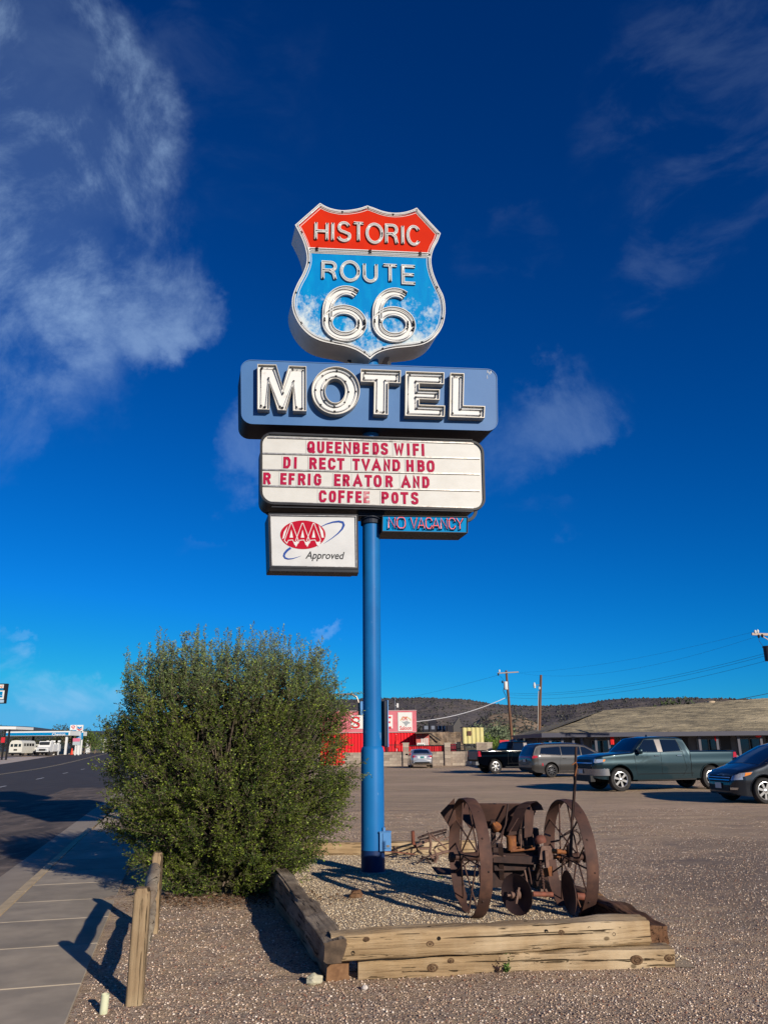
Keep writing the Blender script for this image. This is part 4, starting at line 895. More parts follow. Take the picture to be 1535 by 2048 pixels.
def make_bush():
    root = thing('juniper_bush', 'big dense dark green bush with spiky upright tips between sidewalk and pole', 'bush', (-2.02, 10.35, 0)); root.scale = (1, 1, .965)
    # envelope: half width by height, from the photograph's outline, as real metres
    hw = [(0, .62), (.15, .80), (.5, 1.08), (.9, 1.34), (1.3, 1.46), (1.7, 1.47), (2.1, 1.40), (2.35, 1.32), (2.55, 1.20), (2.72, .95), (2.85, .5), (2.95, .1)]
    def env(z, a):
        base = lerp_prof(hw, z); lump = 1+.17*noise.noise((cos(a)*1.7, sin(a)*1.7, z*1.5+3))+.12*noise.noise((cos(a)*4.5, sin(a)*4.5, z*3.2))
        return base*lump*(1+.09*max(0, cos(a))*sm(1.6, 2.2, z))
    S = []; Dd = []; Ln = []
    n = 2300
    while len(S) < n:
        z = rng.uniform(.02, 2.95); a = rng.uniform(0, 2*pi); 
        if rng.random() > (env(z, a)+.25)/1.75: continue
        if noise.noise((cos(a)*3.4, sin(a)*3.4, z*2.6+11)) < -.22 and rng.random() < .75: continue
        e = env(z, a); t = .92-abs(rng.normal(0, .13)) if rng.random() < .8 else rng.uniform(.3, 1); t = max(.1, t); r = e*t
        p = np.array((cos(a)*r, sin(a)*r*.82, z)); out = np.array((cos(a), sin(a)*.9, .0)); upw = .45+1.6*sm(1.2, 2.6, z)-.25*(1-sm(.1, .8, z)); d_ = out+np.array((0, 0, upw))+rng.normal(0, .33, 3); d_ /= np.linalg.norm(d_)
        S.append(p-d_*.12); Dd.append(d_); Ln.append(rng.uniform(.13, .30))
    # boughs: plumes of sprigs that stand out from the mass with shaded gaps between them
    for k in range(190):
        z = rng.uniform(.15, 2.75); a = rng.uniform(0, 2*pi); e = env(z, a); up_ = .55+1.8*sm(1.0, 2.5, z)-.5*(1-sm(.2, .9, z)); ax_ = np.array((cos(a), sin(a)*.9, up_)); ax_ /= np.linalg.norm(ax_); L0 = rng.uniform(.45, .85); root_ = np.array((cos(a)*e*.92, sin(a)*e*.75, z))-ax_*L0*.55; br_ = rng.uniform(.09, .15)
        for j in range(24):
            t = rng.random(); off = rng.normal(size=3); off -= ax_*off.dot(ax_); off /= np.linalg.norm(off); d_ = ax_*.9+off*.55; d_ /= np.linalg.norm(d_); S.append(root_+ax_*L0*t+off*br_*(1-t*.7)*rng.random()); Dd.append(d_); Ln.append(rng.uniform(.10, .20)*(1.15-.4*t))
    # upright leaders that make the spiky top
    for k in range(250):
        a = rng.uniform(0, 2*pi); r = 1.34*math.sqrt(rng.random()); x, y = cos(a)*r, sin(a)*r*.8; q = r/1.32; top = 2.50+.34*(1-q**4)+ .12*noise.noise((x*2, y*2, 5)); h = rng.uniform(.18, .50)
        if k % 4 == 0: h += .10
        S.append(np.array((x, y, top-.25))); dd = np.array((x*.10+rng.normal(0, .05), rng.normal(0, .06), 1)); Dd.append(dd/np.linalg.norm(dd)); Ln.append(h+.2)
    # loose sprays that stick out at the sides
    for k in range(130):
        z = rng.uniform(.25, 2.4); a = rng.choice([0, pi])+rng.normal(0, .5); e = env(z, a); d_ = np.array((cos(a), sin(a)*.8, rng.uniform(-.1, .8))); d_ /= np.linalg.norm(d_); S.append(np.array((cos(a)*e*.92, sin(a)*e*.75, z))); Dd.append(d_); Ln.append(rng.uniform(.22, .46))
    S = np.array(S); Dd = np.array(Dd); Ln = np.array(Ln); C = []; DL = []; TA = []; TB = []
    for p, d_, l in zip(S, Dd, Ln):
        TA.append(p); TB.append(p+d_*l); m_ = int(l/.30*15)
        for j in range(m_):
            t = (j+.5)/m_; q = p+d_*l*t; s_ = rng.normal(size=3); s_ -= d_*s_.dot(d_); s_ /= np.linalg.norm(s_); bl_ = (1-t*.75)*.085*rng.uniform(.5, 1.2); bd = s_*.8+d_*.55; bd /= np.linalg.norm(bd)
            k2 = max(3, int(bl_/.011)); u = (np.arange(k2)+.5)/k2; C.append(q+bd*bl_*u[:, None]+rng.normal(0, .003, (k2, 3))); DL.append(bd*.6+d_*.35+rng.normal(0, .42, (k2, 3)))
            if j % 3 == 0: TA.append(q); TB.append(q+bd*bl_)
    C = np.vstack(C); DL = np.vstack(DL); print('bush leaves', len(C))
    lm = leaf_mat('bush_foliage', (.036, .064, .010), (.108, .138, .018), (.15, .20, .12), 2.1, 3.1)
    leaf_mesh('foliage', C, DL, .027, lm, root, 'stuff', .45)
    TA = np.array(TA); TB = np.array(TB); sticks('twig', TA, TB, np.full(len(TA), .0022), twig_m, root, 'stuff')
    # inner branches from the base
    A = []; B = []; r = []
    for k in range(260):
        a = rng.uniform(0, 2*pi); z = rng.uniform(.3, 2.6); e = env(z, a)*.85; tip = np.array((cos(a)*e, sin(a)*e*.8, z)); b0_ = np.array((rng.normal(0, .22), rng.normal(0, .15), 0)); mid = b0_*.5+tip*.5+np.array((0, 0, .25)); A += [b0_, mid]; B += [mid, tip]; r += [.018, .010]
    sticks('branch', np.array(A), np.array(B), np.array(r), twig_m, root, 'stuff')
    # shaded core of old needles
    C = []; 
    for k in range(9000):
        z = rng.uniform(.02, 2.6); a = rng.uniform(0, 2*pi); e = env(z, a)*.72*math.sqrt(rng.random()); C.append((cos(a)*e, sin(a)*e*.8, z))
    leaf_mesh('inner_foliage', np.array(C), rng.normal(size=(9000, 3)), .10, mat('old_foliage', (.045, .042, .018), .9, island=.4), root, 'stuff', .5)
make_bush()
# leaf litter under the bush
C = np.stack([rng.normal(-1.95, .75, 2600), rng.normal(9.75, .30, 2600), np.full(2600, .012)], 1); C = C[(C[:, 0] > edge_x(1.25, 9.8))]
leaf_mesh('leaf_litter', C, rng.normal(size=(len(C), 3))*np.array((1, 1, .15)), .03, mat('dry_litter', (.10, .055, .03), .95, island=.5), None, 'stuff', .4)

# ------------------------------------------------------------------ rusty farm implement
rust = mat('rust_brown', (.088, .044, .033), .72, col2=(.050, .028, .024), scale=7, detail=10, lo=.35, hi=.65, bump=.35, bscale=40, bdist=.004, col3=(.14, .068, .044), scale3=3, lo3=.58, hi3=.78, metal=.25)
rust_dark = mat('rust_dark', (.030, .019, .018), .7, col2=(.055, .030, .024), scale=12, bump=.4, bscale=40, bdist=.004, metal=.2)
rust_red = mat('rust_red_paint', (.20, .065, .04), .7, col2=(.12, .045, .03), scale=9, detail=9, lo=.4, hi=.6, bump=.3, bscale=30, bdist=.004)
rust_orange = mat('rust_orange', (.24, .088, .028), .75, col2=(.14, .052, .024), scale=14, detail=9, lo=.4, hi=.6, bump=.3, bscale=30, bdist=.004)
rust_light = mat('rust_pinkish', (.19, .115, .088), .75, col2=(.11, .062, .045), scale=14, detail=9, bump=.3, bscale=30, bdist=.004)
PO = Vector((1.42, 8.75, 0)); plow = thing('farm_implement', 'rusty antique iron-wheeled farm implement with disc blade and tall lever', 'farm machine', PO, 0)
def W(px, py, Y): return P(px, py, Y)-PO
hubL = P(938, 1713, 8.76)-PO; hubR = P(1138, 1715, 8.84)-PO
WR = .572
def rim_wheel(hub, rot, seed, broken=False, Rr=WR):
    ax = Vector((cos(rot), sin(rot), 0)); e1 = Vector((-sin(rot), cos(rot), 0)); e2 = Vector((0, 0, 1)); bw = .125
    w_ = MB(); vs = []; n = 84
    for k in range(n+1):
        a = 2*pi*k/n; r0_ = Rr
        wv = bw*(1+.05*noise.noise((cos(a)*3, sin(a)*3, seed)))
        if broken and 4.55 < a < 5.35: wv *= (.62+.25*noise.noise((a*9, 3, seed)))
        wob = .004*noise.noise((cos(a)*4, sin(a)*4, seed+5))
        for rr_, off in ((r0_+wob, -wv/2), (r0_+.007+wob, 0), (r0_+wob, wv/2), (r0_-.010+wob, wv/2), (r0_-.008+wob, 0), (r0_-.010+wob, -wv/2)):
            d_ = e1*cos(a)+e2*sin(a); vs.append(hub+d_*rr_+ax*off)
    fs = [(i*6+k, i*6+(k+1) % 6, (i+1)*6+(k+1) % 6, (i+1)*6+k) for i in range(n) for k in range(6)]
    w_.add(vs, fs); wheel = w_.build('wheel', rust, plow, 40)
    mb = MB(); mb.lathe([(.0, -.13), (.028, -.13), (.030, -.11), (.055, -.105), (.055, -.075), (.040, -.06), (.042, .06), (.055, .075), (.055, .10), (.03, .105), (.028, .13), (0, .13)], hub, ax, 20); mb.build('hub', rust, wheel, 40)
    N_ = 12
    for k in range(N_):
        a = 2*pi*k/N_+.12; d_ = e1*cos(a)+e2*sin(a); s_ = 1 if k % 2 else -1; mb = MB(); st = hub+ax*(s_*.085)+(e1*cos(a+.5*s_)+e2*sin(a+.5*s_))*.045; en = hub+d_*(Rr-.008)+ax*(-s_*.015); mid = st.lerp(en, .93)
        mb.tube([st, st.lerp(en, .5)+Vector((noise.noise((k, seed, 0)), 0, noise.noise((k, seed, 4))))*.006, mid, en], [.0085, .0085, .0085, .011], 7); mb.build('spoke', rust, wheel, 60)
    for k in range(N_):
        a = 2*pi*k/N_+.12; d_ = e1*cos(a)+e2*sin(a); s_ = 1 if k % 2 else -1; c_ = hub+d_*(Rr+.006)+ax*(-s_*.018); mb = MB(); mb.lathe([(.0, .008), (.007, .006), (.011, 0)], c_, d_, 8); mb.build('rivet', rust_dark, wheel, 60)
    return ax
axL = rim_wheel(hubL, rad(11), 1, True); axR = rim_wheel(hubR, rad(10), 2)
mid = (hubL+hubR)/2
P1 = MB(); P1.tube([hubL-axL*.17, hubR+axR*.17], .021, 12); P1.build('axle', rust, plow, 60)
P1 = MB(); P1.lathe([(0, -.215), (.045, -.215), (.05, -.205), (.05, -.17), (.03, -.165), (.03, -.12)], hubL, axL, 18); P1.build('hub_cap', rust, plow, 40)
P1 = MB(); P1.lathe([(.03, .10), (.03, .15), (.055, .155), (.058, .19), (.03, .195), (0, .195)], hubR, axR, 18); P1.build('hub_cap', rust, plow, 40)
# seed trough behind: open sheet-metal bin with flared ends
Yt = 9.05
def sheet(name, quads, m, th=.006, parent=plow, smooth=None):
    mb = MB()
    for q in quads:
        q = [Vector(p) for p in q]; nn = (q[1]-q[0]).cross(q[2]-q[0]).normalized()*th
        mb.add(q+[p+nn for p in q], [(0, 1, 2, 3), (7, 6, 5, 4), (0, 4, 5, 1), (1, 5, 6, 2), (2, 6, 7, 3), (3, 7, 4, 0)])
    return mb.build(name, m, parent, smooth)
a_, b_ = W(952, 1609, Yt-.05), W(1050, 1609, Yt-.05); c_, d_ = W(1042, 1656, Yt+.06), W(958, 1653, Yt+.06)
tro = sheet('trough', [(a_, b_, c_, d_)], rust)
sheet('trough_back', [(W(900, 1606, Yt+.36), W(1078, 1607, Yt+.36), c_+Vector((.02, .08, -.02)), d_+Vector((-.1, .08, -.02)))], rust)
sheet('trough_end', [(W(880, 1626, Yt+.02), W(908, 1597, Yt+.02), W(912, 1640, Yt+.1), W(898, 1654, Yt+.1)), (W(880, 1626, Yt+.02), W(898, 1654, Yt+.1), W(905, 1650, Yt+.34), W(893, 1618, Yt+.36))], rust)
sheet('trough_end', [(W(1062, 1607, Yt), W(1078, 1607, Yt+.3), W(1066, 1634, Yt+.3), W(1058, 1632, Yt))], rust)
# curved sheet chute
mb = MB(); ch = []
for px, py, dy in ((1012, 1662, 0), (1022, 1640, 0), (1030, 1618, 0), (1040, 1607, 0), (1052, 1603, 0), (1060, 1610, -.02), (1064, 1620, -.04)): ch.append(W(px, py, Yt-.12+dy))
A_ = ch; B_ = [p+Vector((.10, -.10, .012)) for p in ch]
mb.add(A_+B_+[p+Vector((0, 0, -.006)) for p in A_+B_], [(i, i+1, 8+i-1+0, 7+i) for i in range(6)]+[(14+i, 14+7+i, 14+8+i, 14+i+1) for i in range(6)]); mb.build('curved_chute', rust, plow)
sheet('chute_front', [(W(1048, 1618, 8.85), W(1067, 1622, 8.85), W(1064, 1672, 8.85), W(1048, 1676, 8.85))], rust)
sheet('chute_front', [(W(1030, 1635, 8.95), W(1044, 1634, 8.95), W(1036, 1668, 8.95), W(1014, 1672, 8.95))], rust)
mb = MB(); cc = W(1022, 1686, 8.90); mb.lathe([(0, .072), (.05, .072), (.054, .068), (.050, 0), (.053, -.07), (0, -.07)], cc, (0, 0, 1), 20); mb.build('grease_can', rust_orange, plow, 40)
mb = MB(); cc = W(992, 1655, 8.98); mb.lathe([(0, .035), (.05, .035), (.055, .02), (.045, -.02), (.02, -.05), (0, -.05)], cc, (.3, -.5, .8), 18); mb.build('feed_cup', rust_orange, plow, 40)
mb = MB(); mb.tube([W(1020, 1702, 8.86), W(1068, 1697, 8.9)], .014, 8); mb.tube([W(1018, 1696, 8.9), W(1070, 1692, 8.95)], .009, 8); mb.build('cross_rod', rust_orange, plow)
mb = MB(); mb.box(W(1025, 1722, 8.92), (.42, .16, .16)); mb.build('gear_case', rust_dark, plow)
mb = MB(); mb.box(W(1000, 1745, 9.02), (.22, .2, .26)); mb.build('gear_case', rust_dark, plow)
mb = MB(); mb.box(W(1045, 1690, 9.1), (.34, .12, .34)); mb.build('hopper_back', rust_dark, plow)
# gearbox casting
g0 = W(1089, 1705, 8.72); mb = MB(); R_ = Matrix.Rotation(rad(12), 3, 'Z')
mb.box(g0+Vector((0, 0, .0)), (.10, .12, .10), 0, R_); mb.prism([g0+Vector((-.075, -.07, -.06)), g0+Vector((.075, -.07, -.06)), g0+Vector((.045, -.07, .07)), g0+Vector((-.045, -.07, .07))], (0, .03, 0)); mb.box(g0+Vector((-.005, -.085, -.05)), (.035, .04, .16), 0, R_)
mb.build('gearbox', rust_light, plow)
mb = MB(); mb.lathe([(0, .055), (.03, .05), (.055, .03), (.060, 0), (.055, -.025), (0, -.03)], W(1080, 1681, 8.74), (-.2, 0, 1), 18); mb.build('gearbox_cap', rust_red, plow, 50)
mb = MB(); mb.tube([W(1100, 1702, 8.78), W(1136, 1704, 8.82)], .024, 12); mb.tube([W(1098, 1711, 8.76), W(1136, 1715, 8.82)], .014, 10); mb.build('drive_shaft', rust_orange, plow, 60)
# main frame beams
mb = MB(); mb.bar(W(985, 1716, 8.78), W(1096, 1722, 8.78), .06, .075); mb.bar(W(985, 1700, 9.0), W(1092, 1706, 9.0), .05, .05); mb.build('frame_beam', rust_dark, plow)
mb = MB(); mb.bar(W(1000, 1690, 8.7), W(1003, 1760, 8.95), .05, .05); mb.build('frame_upright', rust_dark, plow); mb = MB(); mb.bar(W(1080, 1700, 8.9), W(1070, 1770, 9.1), .05, .04); mb.build('frame_upright', rust_dark, plow); mb = MB(); mb.bar(W(985, 1640, 9.0), W(988, 1765, 9.1), .05, .05); mb.build('frame_upright', rust_dark, plow)
mb = MB(); mb.bar(W(960, 1745, 9.05), W(1080, 1750, 9.05), .08, .09); mb.bar(W(955, 1700, 9.2), W(1000, 1703, 9.2), .1, .16); mb.bar(W(1000, 1650, 9.12), W(1060, 1690, 9.12), .05, .15); mb.build('frame_plate', rust_dark, plow)
mb = MB(); mb.tube([W(1015, 1608, 8.95), W(1010, 1650, 8.93), W(1000, 1672, 8.9), W(985, 1690, 8.88)], .011, 8); mb.build('curved_rod', rust_dark, plow, 60)
for k, (x0, y0, x1, y1, Y, r) in enumerate([(1040, 1668, 1041, 1697, 8.88, .006), (1052, 1672, 1053, 1698, 8.86, .006), (1064, 1668, 1068, 1695, 8.85, .006), (1006, 1660, 1000, 1690, 8.85, .007), (985, 1712, 1010, 1712, 8.75, .005), (1056, 1735, 1062, 1768, 8.7, .008), (1048, 1740, 1053, 1765, 8.7, .010), (1035, 1636, 1018, 1664, 8.8, .007), (1100, 1672, 1088, 1668, 8.9, .01)]):
    mb = MB(); mb.tube([W(x0, y0, Y), W((x0+x1)/2+.5, (y0+y1)/2, Y), W(x1, y1, Y)], r, 7); mb.build('rod', rust if k % 2 else rust_light, plow, 60)
# coil spring and slanting strut to the lower bar
mb = MB(); sp_ = [W(1080, 1725, 8.68).lerp(W(1086, 1770, 8.68), t/60)+Vector((cos(t*.9)*.018, sin(t*.9)*.018, 0)) for t in range(61)]; mb.tube(sp_, .0045, 6); mb.tube([W(1080, 1722, 8.68), W(1087, 1780, 8.68)], .012, 8); mb.build('coil_spring', rust, plow, 60)
mb = MB(); mb.bar(W(1083, 1778, 8.68), W(1082, 1785, 8.68), .045, .03); mb.bar(W(1090, 1778, 8.66), W(1094, 1786, 8.66), .02, .02); mb.build('clevis', rust_light, plow)
mb = MB(); mb.prism([W(1094, 1733, 8.66), W(1104, 1733, 8.66), W(1105, 1752, 8.66), W(1098, 1753, 8.66)], (0, .012, 0)); mb.prism([W(1080, 1738, 8.72), W(1095, 1735, 8.72), W(1098, 1752, 8.72), W(1088, 1755, 8.72)], (0, .01, 0)); mb.build('scraper', rust_orange, plow)
mb = MB(); mb.tube([W(1064, 1788, 8.60), W(1104, 1789, 8.66)], .024, 14); mb.tube([W(1145, 1789, 8.7), W(1172, 1796, 8.7)], .022, 12); mb.lathe([(0, -.04), (.035, -.04), (.035, .04), (0, .04)], W(1160, 1793, 8.7), (1, .1, -.1), 14); mb.build('disc_axle', rust_red, plow, 60)
# dished disc blade seen nearly face-on and the one seen edge-on
def disc(c_, ax, R_, name='disc_blade', m=rust, n=56):
    mb = MB(); mb.lathe([(.0001, .045), (.05, .043), (R_*.5, .036), (R_*.8, .018), (R_, -.004), (R_, -.009), (R_*.8, .012), (R_*.5, .030), (.05, .037), (.0001, .038)], c_, ax, n); return mb.build(name, m, plow, 50)
dc = W(1033, 1789, 8.58); disc(dc, Vector((.62, .62, 0)).normalized(), .192, m=mat('rust_disc', (.055, .030, .028), .6, col2=(.035, .022, .024), scale=9, bump=.3, bscale=35, bdist=.003, metal=.3))
mb = MB(); da = Vector((-.62, -.62, 0)).normalized(); mb.lathe([(.045, -.02), (.04, .0), (.022, .01), (.022, .05), (.032, .052), (.032, .075), (.012, .08), (.012, .115), (0, .115)], dc, Vector((-.90, -.42, 0)).normalized(), 14); mb.build('disc_hub', rust_light, plow, 40)
mb = MB(); mb.box(dc+Vector((.0, -.055, 0)), (.018, .012, .15), 0, Matrix.Rotation(rad(14), 3, 'Y')); mb.build('disc_clamp', rust_light, plow)
disc(W(1138, 1785, 8.60), Vector((1, .12, .02)).normalized(), .205)
# hand lever with toothed quadrant
lv = [W(1151, 1494, 8.34), W(1149, 1560, 8.38), W(1143, 1640, 8.46), W(1140, 1712, 8.52)]
mb = MB(); mb.tube(lv, [.014, .013, .014, .019], 8); mb.tube([W(1152, 1545, 8.34), W(1146, 1640, 8.42)], .005, 6); mb.build('lever', rust_dark, plow, 60)
mb = MB(); mb.tube([W(1143, 1530, 8.33), W(1151, 1524, 8.33), W(1153, 1532, 8.33), W(1149, 1552, 8.34)], .007, 6); mb.build('lever_grip', rust_orange, plow, 60)
mb = MB(); q = [W(1122, 1674, 8.74), W(1130, 1668, 8.74), W(1140, 1662, 8.74), W(1150, 1661, 8.74), W(1158, 1668, 8.74), W(1160, 1680, 8.74), W(1154, 1690, 8.74)]; mb.tube(q, .011, 7)
for p in q[1:]: mb.box(p+Vector((.012, 0, .010)), (.012, .014, .012))
mb.tube([W(1100, 1684, 8.8), W(1118, 1681, 8.78), W(1120, 1674, 8.76), W(1140, 1664, 8.75)], .009, 6); mb.build('toothed_quadrant', rust_dark, plow)
mb = MB(); mb.tube([W(1136, 1690, 8.78), W(1141, 1716, 8.8), W(1137, 1735, 8.8)], [.03, .028, .018], 8); mb.build('lever_pivot', rust_dark, plow, 50)
sheet('rear_pan', [(W(862, 1733, 9.75), W(960, 1742, 9.75), W(955, 1752, 9.55), W(875, 1748, 9.55))], rust_dark)

# ------------------------------------------------------------------ heap of rusty harrow parts
HO = G(868, 1722); har = thing('harrow', 'heap of rusty harrow bars and tines beside the rear timber', 'harrow', HO)
def H(px, py, Y): return P(px, py, Y)-HO
for k, (pts, r, m_) in enumerate([
    ([(825, 1662), (826, 1686), (833, 1694)], .028, rust_red), ([(835, 1676), (853, 1669), (893, 1659)], .016, rust_dark), ([(838, 1680), (855, 1676), (892, 1664)], .012, rust_dark), ([(832, 1692), (845, 1685), (858, 1680)], .022, rust_light),
    ([(838, 1697), (856, 1697)], .016, rust_light), ([(858, 1670), (861, 1690), (859, 1705), (866, 1724)], .020, rust_light), ([(858, 1671), (872, 1682), (886, 1672)], .013, rust_light), ([(862, 1668), (884, 1690), (892, 1698)], .012, rust_light), ([(866, 1700), (878, 1685), (876, 1672)], .011, rust_light),
    ([(868, 1694), (880, 1691), (898, 1686)], .009, rust_dark), ([(862, 1712), (893, 1703), (920, 1697)], .020, rust_light), ([(875, 1697), (890, 1706)], .012, rust_light), ([(884, 1662), (893, 1680)], .008, rust_dark), ([(853, 1662), (858, 1668)], .006, rust_light), ([(862, 1658), (866, 1664)], .006, rust_light),
    ([(858, 1712), (864, 1718), (872, 1716), (868, 1726)], .016, rust_light), ([(833, 1694), (835, 1704), (843, 1706)], .013, rust_dark), ([(770, 1702), (786, 1704), (798, 1705), (830, 1709)], .010, rust_red), ([(786, 1693), (794, 1702)], .014, rust_dark), ([(796, 1694), (784, 1704)], .014, rust_dark),
    ([(815, 1718), (823, 1711)], .012, rust_dark), ([(833, 1728), (848, 1716), (862, 1728)], .012, rust_dark), ([(838, 1718), (860, 1712)], .010, rust_dark), ([(842, 1722), (870, 1734)], .011, rust_dark), ([(870, 1734), (876, 1722), (868, 1708)], .013, rust_light), ([(900, 1660), (925, 1655)], .014, rust_dark), ([(888, 1680), (900, 1672), (915, 1690)], .012, rust_light)]):
    Y = 12.7+.12*math.sin(k*1.7)-(.35 if max(p[1] for p in pts) > 1712 else 0); mb = MB(); pp = [H(x, y, Y+.03*j) for j, (x, y) in enumerate(pts)]
    mn = min(p.z for p in pp); 
    if mn < .01: pp = [p+Vector((0, 0, .012-mn)) for p in pp]
    mb.tube(pp, r, 6); mb.build('harrow_bar', m_, har, 30)

# ------------------------------------------------------------------ small things on the ground
def rock(label, c, s, m, seed, cat='rock', name='rock', flat=.6, group=None):
    bm = bmesh.new(); bmesh.ops.create_icosphere(bm, subdivisions=3, radius=1)
    for v in bm.verts:
        n_ = noise.fractal(v.co*1.3+Vector((seed, 0, 0)), 1, 2, 3); v.co *= 1+.35*n_; v.co = Vector((v.co.x*s[0], v.co.y*s[1], v.co.z*s[2]))
    me = bpy.data.meshes.new(name); bm.to_mesh(me); bm.free(); me.polygons.foreach_set('use_smooth', [True]*len(me.polygons)); me.set_sharp_from_angle(angle=rad(28)); me.materials.append(m); o = bpy.data.objects.new(name, me); COL.objects.link(o); o.location = Vector(c)+Vector((0, 0, s[2]*flat)); return tag(o, label, cat, group)
rock('pale yellowish rock lying by the front left timber corner', G(627, 1966), (.062, .045, .036), mat('pale_rock', (.50, .47, .33), .9, col2=(.38, .35, .26), scale=18, bump=.4, bdist=.004), 1)
rock('small white stone right of the pale rock in front of the timber', G(729, 1978), (.022, .02, .017), mat('white_stone', (.6, .55, .5), .9, col2=(.5, .44, .4), scale=30), 2)
rock('dark weathered wood chunk lying on the bed gravel in front of the pole', G(712, 1795), (.07, .05, .05), wood_brown, 5, 'wood chunk', 'wood_chunk')
mb = MB(); mb.lathe([(0, .0), (.0255, .0), (.0265, .03), (.0265, .118), (.0245, .120), (.022, .118), (.022, .03), (0, .03)], (0, 0, -.01), n=22)
stub = mb.build('pipe_stub', mat('faded_plastic', (.52, .53, .36), .6, col2=(.40, .42, .26), scale=20, lo=.5, hi=.7), None, 40, G(207, 2026)); stub.rotation_euler.y = rad(2); tag(stub, 'short pale yellow-green plastic pipe stub standing in gravel by the sidewalk', 'pipe')
# weed growing against the lower front timber
wd = thing('weed', 'small green weed with a dry brown twin growing against the lower front timber', 'plant', G(1004, 1944)+Vector((0, -.03, 0)))
for nm, off, mcol, h, cnt in (('green_stem', .03, (.10, .17, .04), .18, 260), ('dry_stem', -.045, (.085, .05, .045), .16, 200)):
    C = []; D_ = []; TA = []; TB = []
    for s_ in range(4):
        bx_ = off+rng.normal(0, .008); tx = bx_+rng.normal(0, .02); TA.append((bx_, 0, 0)); TB.append((tx, rng.normal(0, .01), h*rng.uniform(.75, 1)))
        for j in range(cnt//4):
            t = rng.random(); C.append((bx_+(tx-bx_)*t+rng.normal(0, .006), rng.normal(0, .006), h*t)); D_.append((rng.normal(0, 1), rng.normal(0, 1), .8))
    wm = mat(nm+'_leaf', mcol, .8, island=.4); leaf_mesh(nm, np.array(C), np.array(D_), .036, wm, wd, 'stuff', .3); sticks(nm+'_stalk', np.array(TA), np.array(TB), np.full(4, .002), wm, wd, 'stuff')
# little weeds in the bed
for (px, py) in ((878, 1762), (880, 1745)):
    c_ = np.array(G(px, py)); C = c_+rng.normal(0, .02, (40, 3))*np.array((1, 1, .0))+np.array((0, 0, .01)); leaf_mesh('bed_weed', np.array(C), rng.normal(size=(40, 3))*.5+np.array((0, 0, 1)), .05, mat('bed_weed_leaf', (.10, .13, .05), .8, island=.4), None, 'stuff', .15)

# loose gravel: real stones over the near ground
def stones(name, n, region, smin, smax, m, zf, lift=0.0):
    O = np.array([(1, 0, 0), (-1, 0, 0), (0, 1, 0), (0, -1, 0), (0, 0, 1), (0, 0, -1)], float); Fo = np.array([(0, 2, 4), (2, 1, 4), (1, 3, 4), (3, 0, 4), (2, 0, 5), (1, 2, 5), (3, 1, 5), (0, 3, 5)])
    p = region(n); n = len(p); s = rng.uniform(0, 1, n)**2.2*(smax-smin)+smin; V = O[None]*rng.uniform(.6, 1.25, (n, 6, 1))*s[:, None, None]*np.array((1, .8, .62)); a = rng.uniform(0, 2*pi, n); b_ = rng.normal(0, .35, n)
    ca, sa = np.cos(a), np.sin(a); cb, sb = np.cos(b_), np.sin(b_); x, y, z = V[..., 0], V[..., 1], V[..., 2]; y2 = y*cb[:, None]-z*sb[:, None]; z2 = y*sb[:, None]+z*cb[:, None]; X = x*ca[:, None]-y2*sa[:, None]; Y = x*sa[:, None]+y2*ca[:, None]
    zz = np.array([zf(px_, py_) for px_, py_ in p]); V = np.stack([X+p[:, 0:1], Y+p[:, 1:2], z2+(zz+s*.25+lift)[:, None]], -1).reshape(-1, 3); F = (Fo[None]+np.arange(n)[:, None, None]*6).reshape(-1, 3); return fast_mesh(name, V, F, m, 3, 'stuff')
def zf(x, y): return gz(x+1.71+.26*y, x, y)
def inbed(x, y): return (y > 6.75+.06*x) & (y < 14.1) & (x > -.35-.30*(y-6.7)) & (x < 2.35-.22*(y-7.2))
def gmat(name, cols, island):
    m = bpy.data.materials.new(name); m.use_nodes = True; nt = m.node_tree; N = nt.nodes; b = N['Principled BSDF']; b.inputs['Roughness'].default_value = .85; b.inputs['Specular IOR Level'].default_value = .2
    ge = N.new('ShaderNodeNewGeometry'); cr = N.new('ShaderNodeValToRGB'); nt.links.new(ge.outputs['Random Per Island'], cr.inputs[0]); cr.color_ramp.interpolation = 'CONSTANT'
    el = cr.color_ramp.elements; el[0].color = (*cols[0], 1); el[1].position = 1/len(cols); el[1].color = (*cols[1], 1)
    for i, c_ in enumerate(cols[2:], 2): e = el.new(i/len(cols)); e.color = (*c_, 1)
    nt.links.new(cr.outputs[0], b.inputs['Base Color']); return m
gm1 = gmat('lot_gravel', [(.50, .375, .28), (.25, .18, .135), (.60, .47, .37), (.36, .25, .185), (.17, .125, .10), (.52, .38, .27), (.75, .64, .53), (.30, .235, .195), (.43, .31, .22), (.25, .13, .09)], 0)
gm2 = gmat('bed_gravel_stone', [(.58, .46, .30), (.46, .36, .24), (.66, .55, .39), (.36, .27, .19), (.60, .48, .33), (.76, .67, .52), (.28, .21, .155), (.54, .41, .25)], 0)
def reg_front(n):
    x = rng.uniform(-2.5, 8.5, n*3); y = 5.0+17*rng.random(n*3)**2.1; s = x+1.71+.26*y; ok = (s > 1.17) & ~inbed(x, y) & (np.abs(x) < y*.56+.3); pts_ = np.stack([x[ok], y[ok]], 1)[:n]
    return pts_
def reg_bed(n):
    x = rng.uniform(-2.6, 2.4, n*2); y = 6.75+7.2*rng.random(n*2)**1.2; ok = inbed(x, y); return np.stack([x[ok], y[ok]], 1)[:n]
def reg_far(n):
    x = rng.uniform(-3, 14, n*2); y = 11+14*rng.random(n*2)**1.4; s = x+1.71+.26*y; ok = (s > 1.2) & ~inbed(x, y) & (np.abs(x) < y*.56); return np.stack([x[ok], y[ok]], 1)[:n]
stones('loose_gravel', 90000, reg_front, .0045, .013, gm1, zf)
